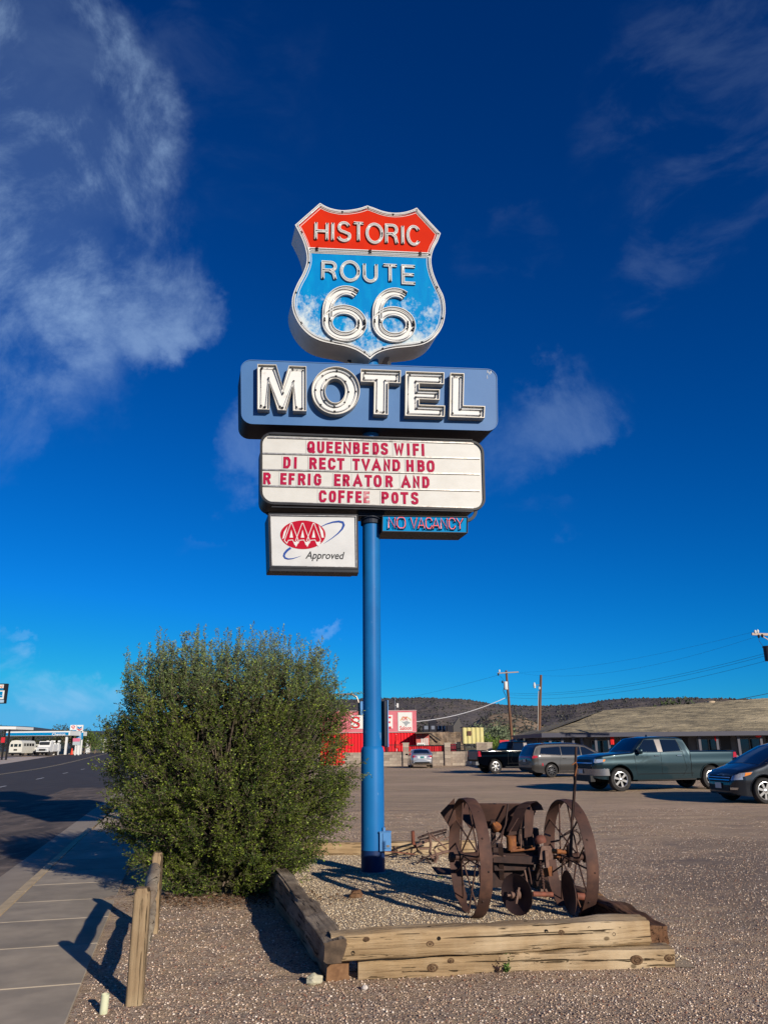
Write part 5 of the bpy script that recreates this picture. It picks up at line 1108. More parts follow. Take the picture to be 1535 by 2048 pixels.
stones('bed_gravel', 42000, reg_bed, .005, .013, gm2, zf, .007)
gm3 = gmat('scattered_stone', [(.40, .30, .22), (.30, .22, .165), (.46, .35, .27), (.24, .175, .13)], 0)
stones('scattered_gravel', 7000, reg_far, .005, .014, gm3, zf)
bedv = [(-.40, 6.72), (2.38, 6.86), (2.30, 7.6), (1.42, 12.0), (.9, 14.05), (-1.75, 13.95), (-1.72, 12.2)]
bg_ = MB(); nx_, ny_ = 30, 60; vv = []
for j in range(ny_+1):
    y = 6.72+7.3*j/ny_; x0 = -.36-.30*(y-6.7); x1 = min(2.36, 2.36-.235*(y-7.0))
    for i in range(nx_+1): x = x0+(x1-x0)*i/nx_; vv.append((x, y, zf(x, y)+.006))
bg_.add(vv, [(j*(nx_+1)+i, j*(nx_+1)+i+1, (j+1)*(nx_+1)+i+1, (j+1)*(nx_+1)+i) for j in range(ny_) for i in range(nx_)])
bg_.build('gravel_bed', mat('bed_gravel_ground', (.40, .32, .22), .95, col2=(.30, .235, .17), scale=70, detail=5, bump=.8, bscale=70, bdist=.01, col3=(.46, .38, .28), scale3=2, spec=.1), smooth=180, kind='structure')
# ------------------------------------------------------------------ vehicles
tyre_m = mat('tyre_rubber', (.018, .018, .019), .85, col2=(.035, .032, .03), scale=10)
rim_silver = mat('alloy_rim', (.55, .55, .56), .25, metal=.85, spec=.5)
rim_dark = mat('dark_alloy_rim', (.045, .045, .05), .3, metal=.7, spec=.5)
glass_m = mat('tinted_glass', (.006, .010, .018), .04, spec=.7)
black_plastic = mat('black_plastic', (.012, .012, .013), .6)
chrome = mat('chrome_trim', (.60, .60, .60), .15, metal=1.0)
tail_red = mat('tail_lamp_red', (.35, .006, .012), .12, spec=.7)
lamp_clear = mat('headlamp_clear', (.45, .45, .46), .08, metal=.5, spec=.8)
amber = mat('amber_lamp', (.65, .22, .04), .15)
plate_m = mat('licence_plate', (.50, .50, .48), .4)
well_m = mat('wheel_well_black', (.006, .006, .006), .95)
def paint(name, c, metal=.55, rough=.32, coat=.8, spec=.3): return mat(name, c, rough, metal=metal, coat=coat, spec=spec)
class Car:
    def __init__(s, name, label, cat, loc, heading, p, group='vehicles parked on the gravel lot'):
        s.p = p; s.root = thing(name, label, cat, loc, heading, group); s.body()
    def half(s, x, z):
        p = s.p; w = lerp_prof(p['plan'], x)*p['W']/2; zb = p['belt']
        if z > zb: w -= (z-zb)*p.get('tumble', .32)*(1+.25*(z-zb))
        else: w -= .05*((zb-.22-z)/zb)**2*2 if z < zb-.22 else .0
        w += .018*math.exp(-((z-p.get('crease', .62))/.10)**2)
        return w
    def body(s):
        p = s.p; x0, x1 = p['top'][0][0], p['top'][-1][0]; xs = sorted(set([round(x0+(x1-x0)*i/64, 3) for i in range(65)]+[round(q[0], 3) for q in p['top']]))
        rings = []; ns = 13
        for x in xs:
            zt = lerp_prof(p['top'], x); zb = lerp_prof(p['bot'], x); pts = []; r = min(p.get('edge', .07), (zt-zb)*.3)
            for k in range(ns): z = zb+(zt-r-zb)*k/(ns-1); pts.append((s.half(x, z), z))
            wt = s.half(x, zt-r)
            for a in (25, 50, 70): pts.append((wt-r*1.2*(1-cos(rad(a))), zt-r+r*sin(rad(a))))
            wi = wt-r*1.2; crown = p.get('crown', .035)
            for f in (.75, .5, .25): pts.append((wi*f, zt+crown*(1-f*f)*min(1, wt)))
            ring = [(x, y, z) for y, z in pts]+[(x, 0, zt+crown)]+[(x, -y, z) for y, z in reversed(pts)]+[(x, -pts[0][0]*.5, zb), (x, pts[0][0]*.5, zb)]
            rings.append(ring)
        n = len(rings[0]); vs = [v for r_ in rings for v in r_]; fs = [(i*n+k, i*n+(k+1) % n, (i+1)*n+(k+1) % n, (i+1)*n+k) for i in range(len(xs)-1) for k in range(n)]
        fs += [tuple(range(n))[::-1], tuple((len(xs)-1)*n+k for k in range(n))]
        s.bvh = BVHTree.FromPolygons([Vector(v) for v in vs], fs)
        mb = MB(); mb.add(vs, fs); o = mb.build('body', [p['paint'], well_m], s.root, p.get('sharp', 32))
        # wheel arches (and the pickup bed) are cut out
        cut = MB(); 
        for xa in p['axles']:
            for sy in (1, -1): cut.lathe([(.0001, -.42), (p['arch'], -.42), (p['arch'], .2), (.0001, .2)], (xa, sy*p['W']/2, p['R']+.03), (0, sy, 0), 28, 1)
        if 'bed' in p: xa, xb, zf_ = p['bed']; cut.box(((xa+xb)/2, 0, zf_+1), (xb-xa, p['W']-.24, 2), 1)
        bm = bmesh.new(); me = bpy.data.meshes.new('cutter'); me.from_pydata(cut.v, [], cut.f); me.materials.append(p['paint']); me.materials.append(well_m); me.polygons.foreach_set('material_index', [1]*len(cut.f)); bm.from_mesh(me); bmesh.ops.remove_doubles(bm, verts=bm.verts, dist=.001); bmesh.ops.recalc_face_normals(bm, faces=bm.faces); bm.to_mesh(me); bm.free()
        co = bpy.data.objects.new('cutter', me); COL.objects.link(co); co.parent = s.root
        md = o.modifiers.new('cut', 'BOOLEAN'); md.operation = 'DIFFERENCE'; md.solver = 'EXACT'; md.object = co
        bpy.context.view_layer.update(); dg = bpy.context.evaluated_depsgraph_get(); nm = bpy.data.meshes.new_from_object(o.evaluated_get(dg)); o.modifiers.clear(); old = o.data; o.data = nm; nm.name = 'body'; bpy.data.objects.remove(co)
        s.o = o
        for xa in p['axles']:
            for sy in (1, -1): s.wheel(xa, sy)
    def wheel(s, xa, sy):
        p = s.p; R = p['R']; w = p.get('tw', .255); yc = sy*(p['W']/2-.02-w/2); rr_ = R*p.get('rimf', .66); mb = MB()
        mb.lathe([(rr_, -w/2+.02), (rr_+.02, -w/2), (R-.03, -w/2+.005), (R-.004, -w/2+.035), (R, -w/4), (R, w/4), (R-.004, w/2-.035), (R-.03, w/2-.005), (rr_+.02, w/2), (rr_, w/2-.015), (rr_-.012, w/2-.02), (rr_-.02, w/2-.09), (rr_-.02, -w/2+.02)], (xa, yc, R), (0, sy, 0), 36)
        t = mb.build('wheel', tyre_m, s.root, 40); m = MB(); f = yc+sy*(w/2-.03)
        m.lathe([(rr_-.001, .018), (rr_-.012, .020), (rr_-.03, .0), (rr_-.03, -.08)], (xa, f, R), (0, sy, 0), 36, 0); m.lathe([(.0001, .015), (.045, .012), (.065, 0), (.065, -.05)], (xa, f, R), (0, sy, 0), 20, 0)
        N_ = p.get('spokes', 6)
        for k in range(N_):
            a = 2*pi*k/N_+.3; d = Vector((cos(a), 0, sin(a))); c = Vector((xa, f-sy*.012, R)); q = Vector((-sin(a), 0, cos(a))); w0, w1 = .030, .042*p.get('spw', 1)
            e0, e1 = c+d*.05, c+d*(rr_-.02); vs = [e0+q*w0, e0-q*w0, e1-q*w1, e1+q*w1]; m.prism([v+Vector((0, sy*.018, 0)) for v in vs], (0, -sy*.03, 0), 0)
        m.lathe([(.0001, -.10), (rr_-.03, -.10)], (xa, f, R), (0, sy, 0), 24, 1); m.build('rim', [p.get('rim', rim_silver), well_m], t, 40)
    def proj(s, c, mode):
        # mode: 'L'/'R' side by (x,z); 'F'/'B' front or back by (y,z); 'T' from above by (x,y)
        if mode in 'LR': sy = 1 if mode == 'L' else -1; o = Vector((c[0], sy*3, c[1])); d = Vector((0, -sy, 0))
        elif mode in 'FB': sx = 1 if mode == 'F' else -1; o = Vector((sx*6, c[0], c[1])); d = Vector((-sx, 0, 0))
        else: o = Vector((c[0], c[1], 5)); d = Vector((0, 0, -1))
        for k in range(14):
            # a point just past the edge of the body slides back onto it
            f = 1-.015*k; o2 = Vector((o.x*f if mode in 'LRT' else o.x, o.y if mode in 'LR' else o.y*f, o.z)); h = s.bvh.ray_cast(o2, d)
            if h[0] is not None: return (h[0], d, h[1])
        return (None, d, None)
    def patch(s, name, q, mode, m, t=.006, nu=8, nv=5, parent=None, label=None):
        # a panel laid on the body: q = four corners or a list of outline corners (quad); has its own thickness
        q = [Vector(p) for p in q]; G_ = []
        for j in range(nv+1):
            for i in range(nu+1):
                u, v = i/nu, j/nv; c = (q[0]*(1-u)+q[1]*u)*(1-v)+(q[3]*(1-u)+q[2]*u)*v; h, d, n = s.proj(c, mode)
                if h is None: h = G_[-1][0] if G_ else Vector((0, 0, -5)); n = -d
                if n.dot(d) > 0: n = -n
                G_.append((h, n, d))
        V = [h-d*t for h, n, d in G_]+[h+d*.012 for h, n, d in G_]; k = nu+1; K = len(G_); F = [(j*k+i, j*k+i+1, (j+1)*k+i+1, (j+1)*k+i) for j in range(nv) for i in range(nu)]
        edge = [i for i in range(k)]+[j*k+nu for j in range(1, nv+1)]+[nv*k+i for i in range(nu-1, -1, -1)]+[j*k for j in range(nv-1, 0, -1)]
        F += [(edge[i], edge[(i+1) % len(edge)], K+edge[(i+1) % len(edge)], K+edge[i]) for i in range(len(edge))]
        mb = MB(); mb.add(V, F); o = mb.build(name, m, parent or s.root, 35)
        if label: o['label'] = label
        return o
    def line(s, name, pts, mode, w, m=None, t=.003):
        # thin raised trim following the surface
        mb = MB(); pp = []
        for a, b in zip(pts, pts[1:]):
            for i in range(9):
                c = Vector(a).lerp(Vector(b), i/8); h, d, n = s.proj(c, mode)
                if h is not None: pp.append(h-d*t)
        if len(pp) > 1: mb.tube(pp, w, 5); return mb.build(name, m or black_plastic, s.root)
    def both(s, fn, *a, **k):
        for md in 'LR': fn(*[md if x == 'S' else x for x in a], **k)
    def mirror(s, x, z, m, sz=(.12, .22, .17)):
        for sy in (1, -1):
            w = s.half(x, z); mb = MB(); c = Vector((x, sy*(w+.13), z+.05)); V = []
            for i, (dx, sc) in enumerate(((-sz[0]/2, .92), (0, 1), (sz[0]/2, .7))):
                for k in range(12): a = 2*pi*k/12; e = .55; V.append(c+Vector((dx, math.copysign(abs(cos(a))**e, cos(a))*sz[1]/2*sc, math.copysign(abs(sin(a))**e, sin(a))*sz[2]/2*sc)))
            mb.add(V, [(i*12+k, i*12+(k+1) % 12, (i+1)*12+(k+1) % 12, (i+1)*12+k) for i in range(2) for k in range(12)]+[tuple(range(12)), tuple(range(24, 36))[::-1]]); mb.bar((x, sy*(w-.02), z), (x, sy*(w+.06), z+.02), .06, .04); mb.build('mirror', m, s.root, 40)
def handle(c, x, z, md, m):
    h, d, n = c.proj((x, z), md); mb = MB(); mb.box(h-d*.028, (.20, .02, .028)); mb.box(h-d*.012+Vector((-.08, 0, 0)), (.025, .03, .02)); mb.box(h-d*.012+Vector((.08, 0, 0)), (.025, .03, .02)); mb.build('handle', m, c.root)
PICK = dict(W=2.03, belt=1.32, tumble=.30, axles=(1.93, -1.81), R=.415, arch=.485, tw=.275, spokes=6, crease=.95, edge=.06,
    plan=[(-2.94, .955), (-2.80, .985), (-1.0, .99), (0, 1), (1.2, 1), (2.2, .985), (2.6, .95), (2.82, .87), (2.92, .76)],
    top=[(-2.94, 1.32), (-2.92, 1.385), (-1.00, 1.40), (-.965, 1.40), (-.945, 1.46), (-.80, 1.83), (-.66, 1.885), (0, 1.915), (.5, 1.905), (.78, 1.865), (1.02, 1.68), (1.36, 1.375), (1.42, 1.36), (2.1, 1.315), (2.6, 1.26), (2.80, 1.19), (2.88, 1.0), (2.92, .95)],
    bot=[(-2.94, .62), (-2.6, .50), (-1.3, .42), (1.3, .40), (2.4, .42), (2.7, .44), (2.92, .50)], bed=(-2.86, -1.02, .80))
def pickup(name, label, loc, heading, pm, rimm, sign_front=True, lamp='plain', **kw):
    p = dict(PICK); p['paint'] = pm; p['rim'] = rimm; p.update(kw); c = Car(name, label, 'pickup truck', loc, heading, p)
    c.both(c.patch, 'side_window', [(1.25, 1.375), (.36, 1.375), (.40, 1.81), (.80, 1.81)], 'S', glass_m, nu=8, nv=6)
    c.both(c.patch, 'side_window', [(.14, 1.375), (-.60, 1.40), (-.52, 1.80), (.14, 1.815)], 'S', glass_m, nu=8, nv=6)
    c.both(c.patch, 'door_pillar', [(.345, 1.37), (.155, 1.37), (.155, 1.82), (.385, 1.82)], 'S', mat('pillar_trim', (.20, .18, .17), .35, metal=.3), nu=2, nv=6, t=.004)
    c.patch('windscreen', [(1.35, .80), (1.35, -.80), (.84, -.66), (.84, .66)], 'T', glass_m, nu=10, nv=6, t=.008)
    c.patch('rear_window', [(.72, 1.47), (-.72, 1.47), (-.62, 1.80), (.62, 1.80)], 'B', glass_m, nu=8, nv=4)
    for md in 'LR':
        c.line('door_seam', [(1.33, 1.34), (1.30, .8), (1.24, .52)], md, .005); c.line('door_seam', [(.25, 1.36), (.25, .52)], md, .005); c.line('door_seam', [(-.66, 1.38), (-.72, 1.0), (-.78, .78), (-.60, .52)], md, .005)
        c.line('cab_seam', [(-.965, 1.38), (-.965, .48)], md, .010); c.line('window_trim', [(1.36, 1.355), (-.68, 1.37)], md, .008, chrome); c.line('roof_rail', [(1.27, 1.38), (.80, 1.835), (.3, 1.85), (-.5, 1.835), (-.66, 1.42)], md, .010)
        c.line('sill_trim', [(1.20, .60), (-1.05, .60)], md, .012, black_plastic); handle(c, .42, 1.24, md, chrome if sign_front else black_plastic); handle(c, -.50, 1.24, md, chrome if sign_front else black_plastic)
        # wheel arch lip
        for xa in c.p['axles']:
            pts = []
            for k in range(17):
                a = rad(-12+204*k/16); h, d, n = c.proj((xa+cos(a)*(c.p['arch']+.02), c.p['R']+.03+sin(a)*(c.p['arch']+.02)), md)
                if h is not None: pts.append(h-d*.006)
            mb = MB(); mb.tube(pts, .022, 6); mb.build('arch_lip', c.p['paint'], c.root, 60)
        sy = 1 if md == 'L' else -1
        mb = MB(); mb.bar((1.25, sy*.90, .40), (-1.15, sy*.90, .40), .12, .06); mb.build('running_board', black_plastic, c.root)
        c.patch('tail_lamp', [(-2.93, 1.02), (-2.74, 1.02), (-2.80, 1.34), (-2.93, 1.34)], md, tail_red, t=.014, nu=4, nv=4); c.patch('head_lamp', [(2.86, 1.00), (2.56, 1.04), (2.50, 1.14), (2.80, 1.14)], md, lamp_clear, t=.012, nu=5, nv=3)
        c.patch('marker_lamp', [(2.60, 1.05), (2.52, 1.06), (2.48, 1.13), (2.56, 1.13)], md, amber, t=.016, nu=2, nv=2)
    for sy in (1, -1): c.patch('tail_lamp', [(sy*.98, 1.02), (sy*.80, 1.02), (sy*.84, 1.34), (sy*.97, 1.34)], 'B', tail_red, t=.012, nu=3, nv=4)
    c.patch('grille', [(.68, .80), (-.68, .80), (-.78, 1.13), (.78, 1.13)], 'F', black_plastic, t=.02, nu=10, nv=6)
    for z in (.90, 1.00): c.patch('grille_bar', [(.74, z-.018), (-.74, z-.018), (-.74, z+.018), (.74, z+.018)], 'F', chrome if z > .95 else black_plastic, t=.035, nu=10, nv=1)
    for sy in (1, -1): c.patch('head_lamp', [(sy*.86, 1.02), (sy*.60, 1.03), (sy*.60, 1.13), (sy*.85, 1.15)], 'F', lamp_clear, t=.02, nu=4, nv=3)
    mb = MB(); bump = [(3.02, 0), (3.0, .45), (2.93, .78), (2.78, .96), (2.55, 1.02)]; A = [Vector((x, y, .80)) for x, y in bump[::-1]]+[Vector((x, -y, .80)) for x, y in bump[1:]]; B = [Vector((v.x*1.0-.02, v.y, .56)) for v in A]; A2 = [v-Vector((.16, 0, 0)) for v in A]; B2 = [v-Vector((.16, 0, 0)) for v in B]; n = len(A)
    mb.add(A+B+B2+A2, [(r*n+i, r*n+i+1, ((r+1) % 4)*n+i+1, ((r+1) % 4)*n+i) for r in range(4) for i in range(n-1)]+[(0, n, 2*n, 3*n), (n-1, 4*n-1, 3*n-1, 2*n-1)]); mb.build('front_bumper', mat('bumper_grey_chrome', (.28, .28, .30), .25, metal=.8) if lamp == 'plain' else chrome, c.root, 50)
    mb = MB(); mb.box((2.93, 0, .46), (.18, 1.5, .22)); mb.build('air_dam', black_plastic, c.root); mb = MB(); mb.box((3.035, 0, .70), (.012, .32, .15)); mb.build('licence_plate', plate_m, c.root)
    mb = MB(); mb.box((-3.0, 0, .62), (.20, 1.9, .20)); mb.box((-3.08, 0, .55), (.1, .5, .1)); mb.build('rear_bumper', chrome if lamp == 'plain' else mat('bumper_dull', (.12, .12, .13), .3, metal=.8), c.root)
    c.patch('tailgate', [(.82, .84), (-.82, .84), (-.82, 1.33), (.82, 1.33)], 'B', c.p['paint'] if lamp == 'plain' else mat('tailgate_grey', (.10, .085, .085), .35, metal=.6), t=.018, nu=8, nv=4)
    mb = MB(); mb.box((-3.105, 0, .66), (.012, .32, .15)); mb.build('licence_plate', plate_m, c.root)
    c.mirror(1.16, 1.36, black_plastic if lamp != 'plain' else c.p['paint'], (.12, .24, .22)); mb = MB(); mb.lathe([(0, .09), (.03, .06), (.05, 0), (0, 0)], (.2, 0, 1.93), n=12); mb.build('roof_antenna', c.p['paint'], c.root, 60); 
    mb = MB(); mb.box((0, 0, .42), (5.0, .9, .2)); mb.tube([(1.93, -.85, .41), (1.93, .85, .41)], .05, 8); mb.tube([(-1.81, -.85, .41), (-1.81, .85, .41)], .07, 8); mb.build('chassis', well_m, c.root)
    return c
h1 = rad(180+11.5); fw = Vector((8.57, 30.19, 0)); R1 = Matrix.Rotation(h1, 3, 'Z'); base = fw-R1@Vector((1.93, .86, 0))
pickup('pickup_truck', 'dark teal crew-cab pickup parked facing left in front of the motel', base, h1, paint('teal_paint', (.008, .024, .032), .45, .36), rim_silver)
h2 = rad(13); rw = Vector((6.77, 50.93, 0)); R2 = Matrix.Rotation(h2, 3, 'Z'); base = rw-R2@Vector((-1.81, -.86, 0))
pickup('pickup_truck', 'glossy black pickup with red tail lamps parked behind the grey minivan', base, h2, paint('black_paint', (.001, .0015, .003), .0, .6, .35, .0), rim_silver, False, 'dark')

VAN = dict(W=1.99, belt=1.08, tumble=.30, axles=(1.57, -1.50), R=.352, arch=.405, tw=.235, spokes=10, spw=.45, crease=.62, rimf=.70, edge=.09, crown=.04,
    plan=[(-2.60, .86), (-2.50, .92), (-2.2, .97), (-1.5, .995), (0, 1), (1.3, .99), (1.9, .96), (2.25, .88), (2.45, .74), (2.56, .55)],
    top=[(-2.60, .86), (-2.59, 1.00), (-2.54, 1.12), (-2.36, 1.48), (-2.24, 1.66), (-2.05, 1.715), (-1.5, 1.745), (-.5, 1.76), (.2, 1.73), (.6, 1.66), (1.0, 1.46), (1.62, 1.13), (1.72, 1.10), (2.2, .98), (2.42, .86), (2.52, .72), (2.56, .60)],
    bot=[(-2.60, .42), (-2.4, .28), (-1.9, .22), (1.9, .20), (2.3, .22), (2.56, .30)])
def minivan(name, label, loc, heading, pm, rimm, kind='a', **kw):
    p = dict(VAN); p['paint'] = pm; p['rim'] = rimm; p.update(kw); c = Car(name, label, 'minivan', loc, heading, p)
    for md in 'LR':
        c.patch('side_window', [(1.30, 1.14), (.32, 1.13), (.34, 1.56), (.60, 1.54)], md, glass_m, nu=8, nv=5); c.patch('side_window', [(.26, 1.13), (-.85, 1.14), (-.85, 1.585), (.26, 1.57)], md, glass_m, nu=8, nv=5)
        c.patch('side_window', [(-.90, 1.14), (-2.12, 1.22), (-1.98, 1.52), (-.90, 1.585)], md, glass_m, nu=8, nv=5)
        c.line('window_trim', [(1.42, 1.115), (.2, 1.105), (-.9, 1.115), (-2.2, 1.21)], md, .010, chrome); c.line('window_trim', [(1.36, 1.15), (.62, 1.565), (.2, 1.60), (-.9, 1.61), (-1.98, 1.545)], md, .008, chrome)
        c.line('door_seam', [(1.15, 1.1), (1.12, .35)], md, .005); c.line('door_seam', [(.27, 1.11), (.27, .32)], md, .005); c.line('door_seam', [(-.92, 1.1), (-.98, .75), (-1.02, .35)], md, .005); c.line('slide_track', [(-.95, 1.0), (-2.1, 1.01)], md, .006)
        c.line('roof_rail', [(.1, 1.70), (-1.9, 1.69)], md, .016, chrome); handle(c, .42, .97, md, pm); handle(c, -.72, .98, md, pm); c.line('sill_trim', [(1.1, .33), (-1.05, .33)], md, .012, chrome if kind == 'a' else black_plastic)
        for xa in c.p['axles']:
            pts = []
            for k in range(15):
                a = rad(-5+190*k/14); h, d, n = c.proj((xa+cos(a)*(c.p['arch']+.012), c.p['R']+.03+sin(a)*(c.p['arch']+.012)), md)
                if h is not None: pts.append(h-d*.003)
            mb = MB(); mb.tube(pts, .013, 6); mb.build('arch_lip', pm, c.root, 60)
        c.patch('tail_lamp', [(-2.56, .98), (-2.26, 1.02), (-2.28, 1.13), (-2.50, 1.13)], md, tail_red, t=.012, nu=5, nv=3); c.patch('head_lamp', [(2.40, .66), (1.95, .80), (1.88, .87), (2.34, .82)], md, lamp_clear, t=.010, nu=6, nv=3)
        c.patch('marker_lamp', [(2.12, .745), (1.95, .80), (1.90, .86), (2.08, .845)], md, amber, t=.014, nu=3, nv=2); c.patch('side_reflector', [(-2.04, .60), (-1.98, .60), (-1.98, .74), (-2.04, .74)], md, tail_red, t=.008, nu=1, nv=2)
    c.patch('windscreen', [(1.58, .80), (1.58, -.80), (.66, -.62), (.66, .62)], 'T', glass_m, nu=10, nv=6, t=.008)
    c.patch('rear_window', [(.74, 1.16), (-.74, 1.16), (-.66, 1.56), (.66, 1.56)], 'B', glass_m, nu=8, nv=5)
    c.patch('tail_lamp', [(.90, 1.00), (-.90, 1.00), (-.88, 1.09), (.88, 1.09)], 'B', tail_red, t=.010, nu=10, nv=2)
    c.patch('grille', [(.50, .58), (-.50, .58), (-.60, .76), (.60, .76)], 'F', black_plastic, t=.02, nu=8, nv=3)
    for z in (.64, .71): c.patch('grille_bar', [(.55, z-.010), (-.55, z-.010), (-.55, z+.010), (.55, z+.010)], 'F', chrome, t=.032, nu=8, nv=1)
    for sy in (1, -1): c.patch('head_lamp', [(sy*.86, .66), (sy*.60, .63), (sy*.60, .75), (sy*.84, .82)], 'F', lamp_clear, t=.015, nu=4, nv=3); c.patch('fog_lamp', [(sy*.74, .38), (sy*.56, .38), (sy*.56, .44), (sy*.76, .44)], 'F', chrome, t=.012, nu=3, nv=2)
    c.patch('lower_intake', [(.50, .34), (-.50, .34), (-.54, .50), (.54, .50)], 'F', black_plastic, t=.012, nu=8, nv=3)
    mb = MB(); mb.box((c.p['top'][-1][0]+.04, 0, .48), (.012, .31, .15)); mb.build('licence_plate', plate_m, c.root); mb = MB(); mb.box((-2.625, 0, .88), (.02, .32, .15)); mb.build('licence_plate', plate_m, c.root)
    c.patch('bumper_trim', [(.80, .40), (-.80, .40), (-.80, .52), (.80, .52)], 'B', black_plastic, t=.02, nu=8, nv=2); c.mirror(1.12, 1.12, pm, (.12, .2, .15))
    mb = MB(); mb.box((0, 0, .28), (4.4, .9, .16)); mb.tube([(1.57, -.8, .35), (1.57, .8, .35)], .05, 8); mb.tube([(-1.5, -.8, .35), (-1.5, .8, .35)], .05, 8); mb.build('chassis', well_m, c.root)
    return c
h3 = rad(14); rw = Vector((8.80, 43.76, 0)); R3 = Matrix.Rotation(h3, 3, 'Z'); base = rw-R3@Vector((-1.50, -.86, 0))
minivan('minivan', 'metallic grey minivan with chrome window trim seen from its rear corner', base, h3, paint('grey_paint', (.030, .028, .028), .5, .42), rim_dark)
h4 = rad(180+8); fw = Vector((10.70, 23.37, 0)); R4 = Matrix.Rotation(h4, 3, 'Z'); base4 = fw-R4@Vector((1.57, .86, 0))
dark_blue = paint('dark_blue_paint', (.006, .010, .017), .3, .45)
v4 = minivan('minivan', 'dark blue minivan cut by the right edge of the frame, nose to the left', base4, h4, dark_blue, rim_silver, 'b', spokes=7, spw=.8, top=[(-2.60, .86), (-2.59, 1.00), (-2.54, 1.12), (-2.36, 1.48), (-2.24, 1.62), (-2.05, 1.68), (-1.5, 1.70), (-.5, 1.71), (.1, 1.67), (.5, 1.58), (.9, 1.39), (1.52, 1.07), (1.62, 1.035), (2.1, .90), (2.28, .80), (2.36, .68), (2.40, .56)],
    plan=[(-2.60, .86), (-2.50, .92), (-2.2, .97), (-1.5, .995), (0, 1), (1.3, .99), (1.8, .96), (2.12, .88), (2.30, .76), (2.40, .58)], bot=[(-2.60, .42), (-2.4, .28), (-1.9, .22), (1.9, .20), (2.2, .22), (2.40, .30)])
SED = dict(W=1.86, belt=.98, tumble=.42, axles=(1.42, -1.43), R=.335, arch=.385, tw=.225, spokes=8, crease=.62, rimf=.70, edge=.08, crown=.035,
    plan=[(-2.44, .74), (-2.36, .86), (-2.1, .95), (-1.4, .995), (0, 1), (1.3, .99), (1.9, .95), (2.25, .84), (2.43, .62)],
    top=[(-2.44, .72), (-2.42, .98), (-2.34, 1.07), (-2.0, 1.10), (-1.82, 1.12), (-1.2, 1.36), (-.8, 1.43), (-.2, 1.455), (.3, 1.42), (.6, 1.34), (1.25, 1.02), (1.4, .98), (2.0, .86), (2.3, .74), (2.43, .58)],
    bot=[(-2.44, .40), (-2.2, .24), (-1.8, .20), (1.9, .18), (2.43, .28)])
silver = paint('silver_paint', (.42, .42, .44), .7, .3)
p = dict(SED); p['paint'] = silver; cl, cr_ = G(815, 1536), G(866, 1536); mid_ = (cl+cr_)/2; hs = rad(92)
c = Car('sedan', 'silver sedan seen from behind, parked at the low block wall before the red fence', 'sedan', mid_+Vector((.05, 1.9, 0)), hs, p)
c.patch('rear_window', [(-1.80, .66), (-1.80, -.66), (-1.10, -.54), (-1.10, .54)], 'T', glass_m, nu=8, nv=5); c.patch('windscreen', [(1.22, .68), (1.22, -.68), (.55, -.54), (.55, .54)], 'T', glass_m, nu=8, nv=5)
for md in 'LR': c.patch('side_window', [(1.0, 1.0), (-1.45, 1.03), (-1.0, 1.33), (.5, 1.33)], md, glass_m, nu=10, nv=4)
for sy in (1, -1): c.patch('tail_lamp', [(sy*.84, .80), (sy*.46, .84), (sy*.48, .96), (sy*.82, .98)], 'B', tail_red, t=.015, nu=5, nv=3); c.patch('reversing_lamp', [(sy*.62, .86), (sy*.48, .87), (sy*.49, .92), (sy*.62, .92)], 'B', chrome, t=.02, nu=2, nv=2)
c.patch('plate_recess', [(.34, .74), (-.34, .74), (-.34, .92), (.34, .92)], 'B', mat('pale_recess', (.55, .55, .56), .4, metal=.4), t=.008, nu=4, nv=3); c.patch('licence_plate', [(.16, .76), (-.16, .76), (-.16, .90), (.16, .90)], 'B', mat('teal_plate', (.02, .16, .17), .4), t=.02, nu=2, nv=2)
c.patch('lower_bumper', [(.74, .34), (-.74, .34), (-.78, .48), (.78, .48)], 'B', black_plastic, t=.015, nu=8, nv=2); c.patch('spoiler_lip', [(.72, 1.035), (-.72, 1.035), (-.70, 1.075), (.70, 1.075)], 'B', silver, t=.05, nu=8, nv=1); c.mirror(.75, .98, black_plastic, (.1, .2, .14))
mb = MB(); mb.box((0, 0, .27), (4.2, .9, .14)); mb.build('chassis', well_m, c.root)
# one more dark minivan just outside the frame: its shadow falls into the picture
n4 = copy_tree(v4.root); n4.location = base4+Vector((3.1, -4.1, 0)); n4['label'] = 'dark blue minivan just beyond the right edge, its shadow falling on the lot'
# ------------------------------------------------------------------ motel building
def quad(mb, a, b, c, d, mi=0): mb.add([a, b, c, d], [(0, 1, 2, 3)], mi)
roof_m = mat('faded_shingles', (.33, .275, .18), .95, col2=(.18, .155, .11), scale=1.6, stretch=(.4, 1, 2.6), detail=12, lo=.40, hi=.60, bump=1.0, bscale=3.5, bdist=.2, col3=(.42, .35, .23), scale3=.25, lo3=.45, hi3=.62, spec=.08)
fascia_m = mat('dark_fascia', (.055, .055, .075), .6); wall_m = mat('motel_wall', (.15, .145, .16), .9, col2=(.12, .115, .13), scale=2); post_m = mat('porch_post_shaded', (.085, .085, .105), .7)  # porch shade is put into the darkened wall and post colours
door_m = mat('dark_door', (.035, .032, .036), .5); frame_m = mat('window_frame_grey', (.16, .16, .18), .6); win_m = mat('dark_window', (.01, .012, .016), .08, spec=.6)
motel = thing('motel_building', 'long low motel building with tan shingled hip roof and dark shaded porch', 'building', (11.1, 57.5, 0))
def Mo(x, y, z): return Vector((x-11.1, y-57.5, z))
mb = MB(); e0 = P(1083, 1466, 57.5); NU, NV = 90, 18; vs = []
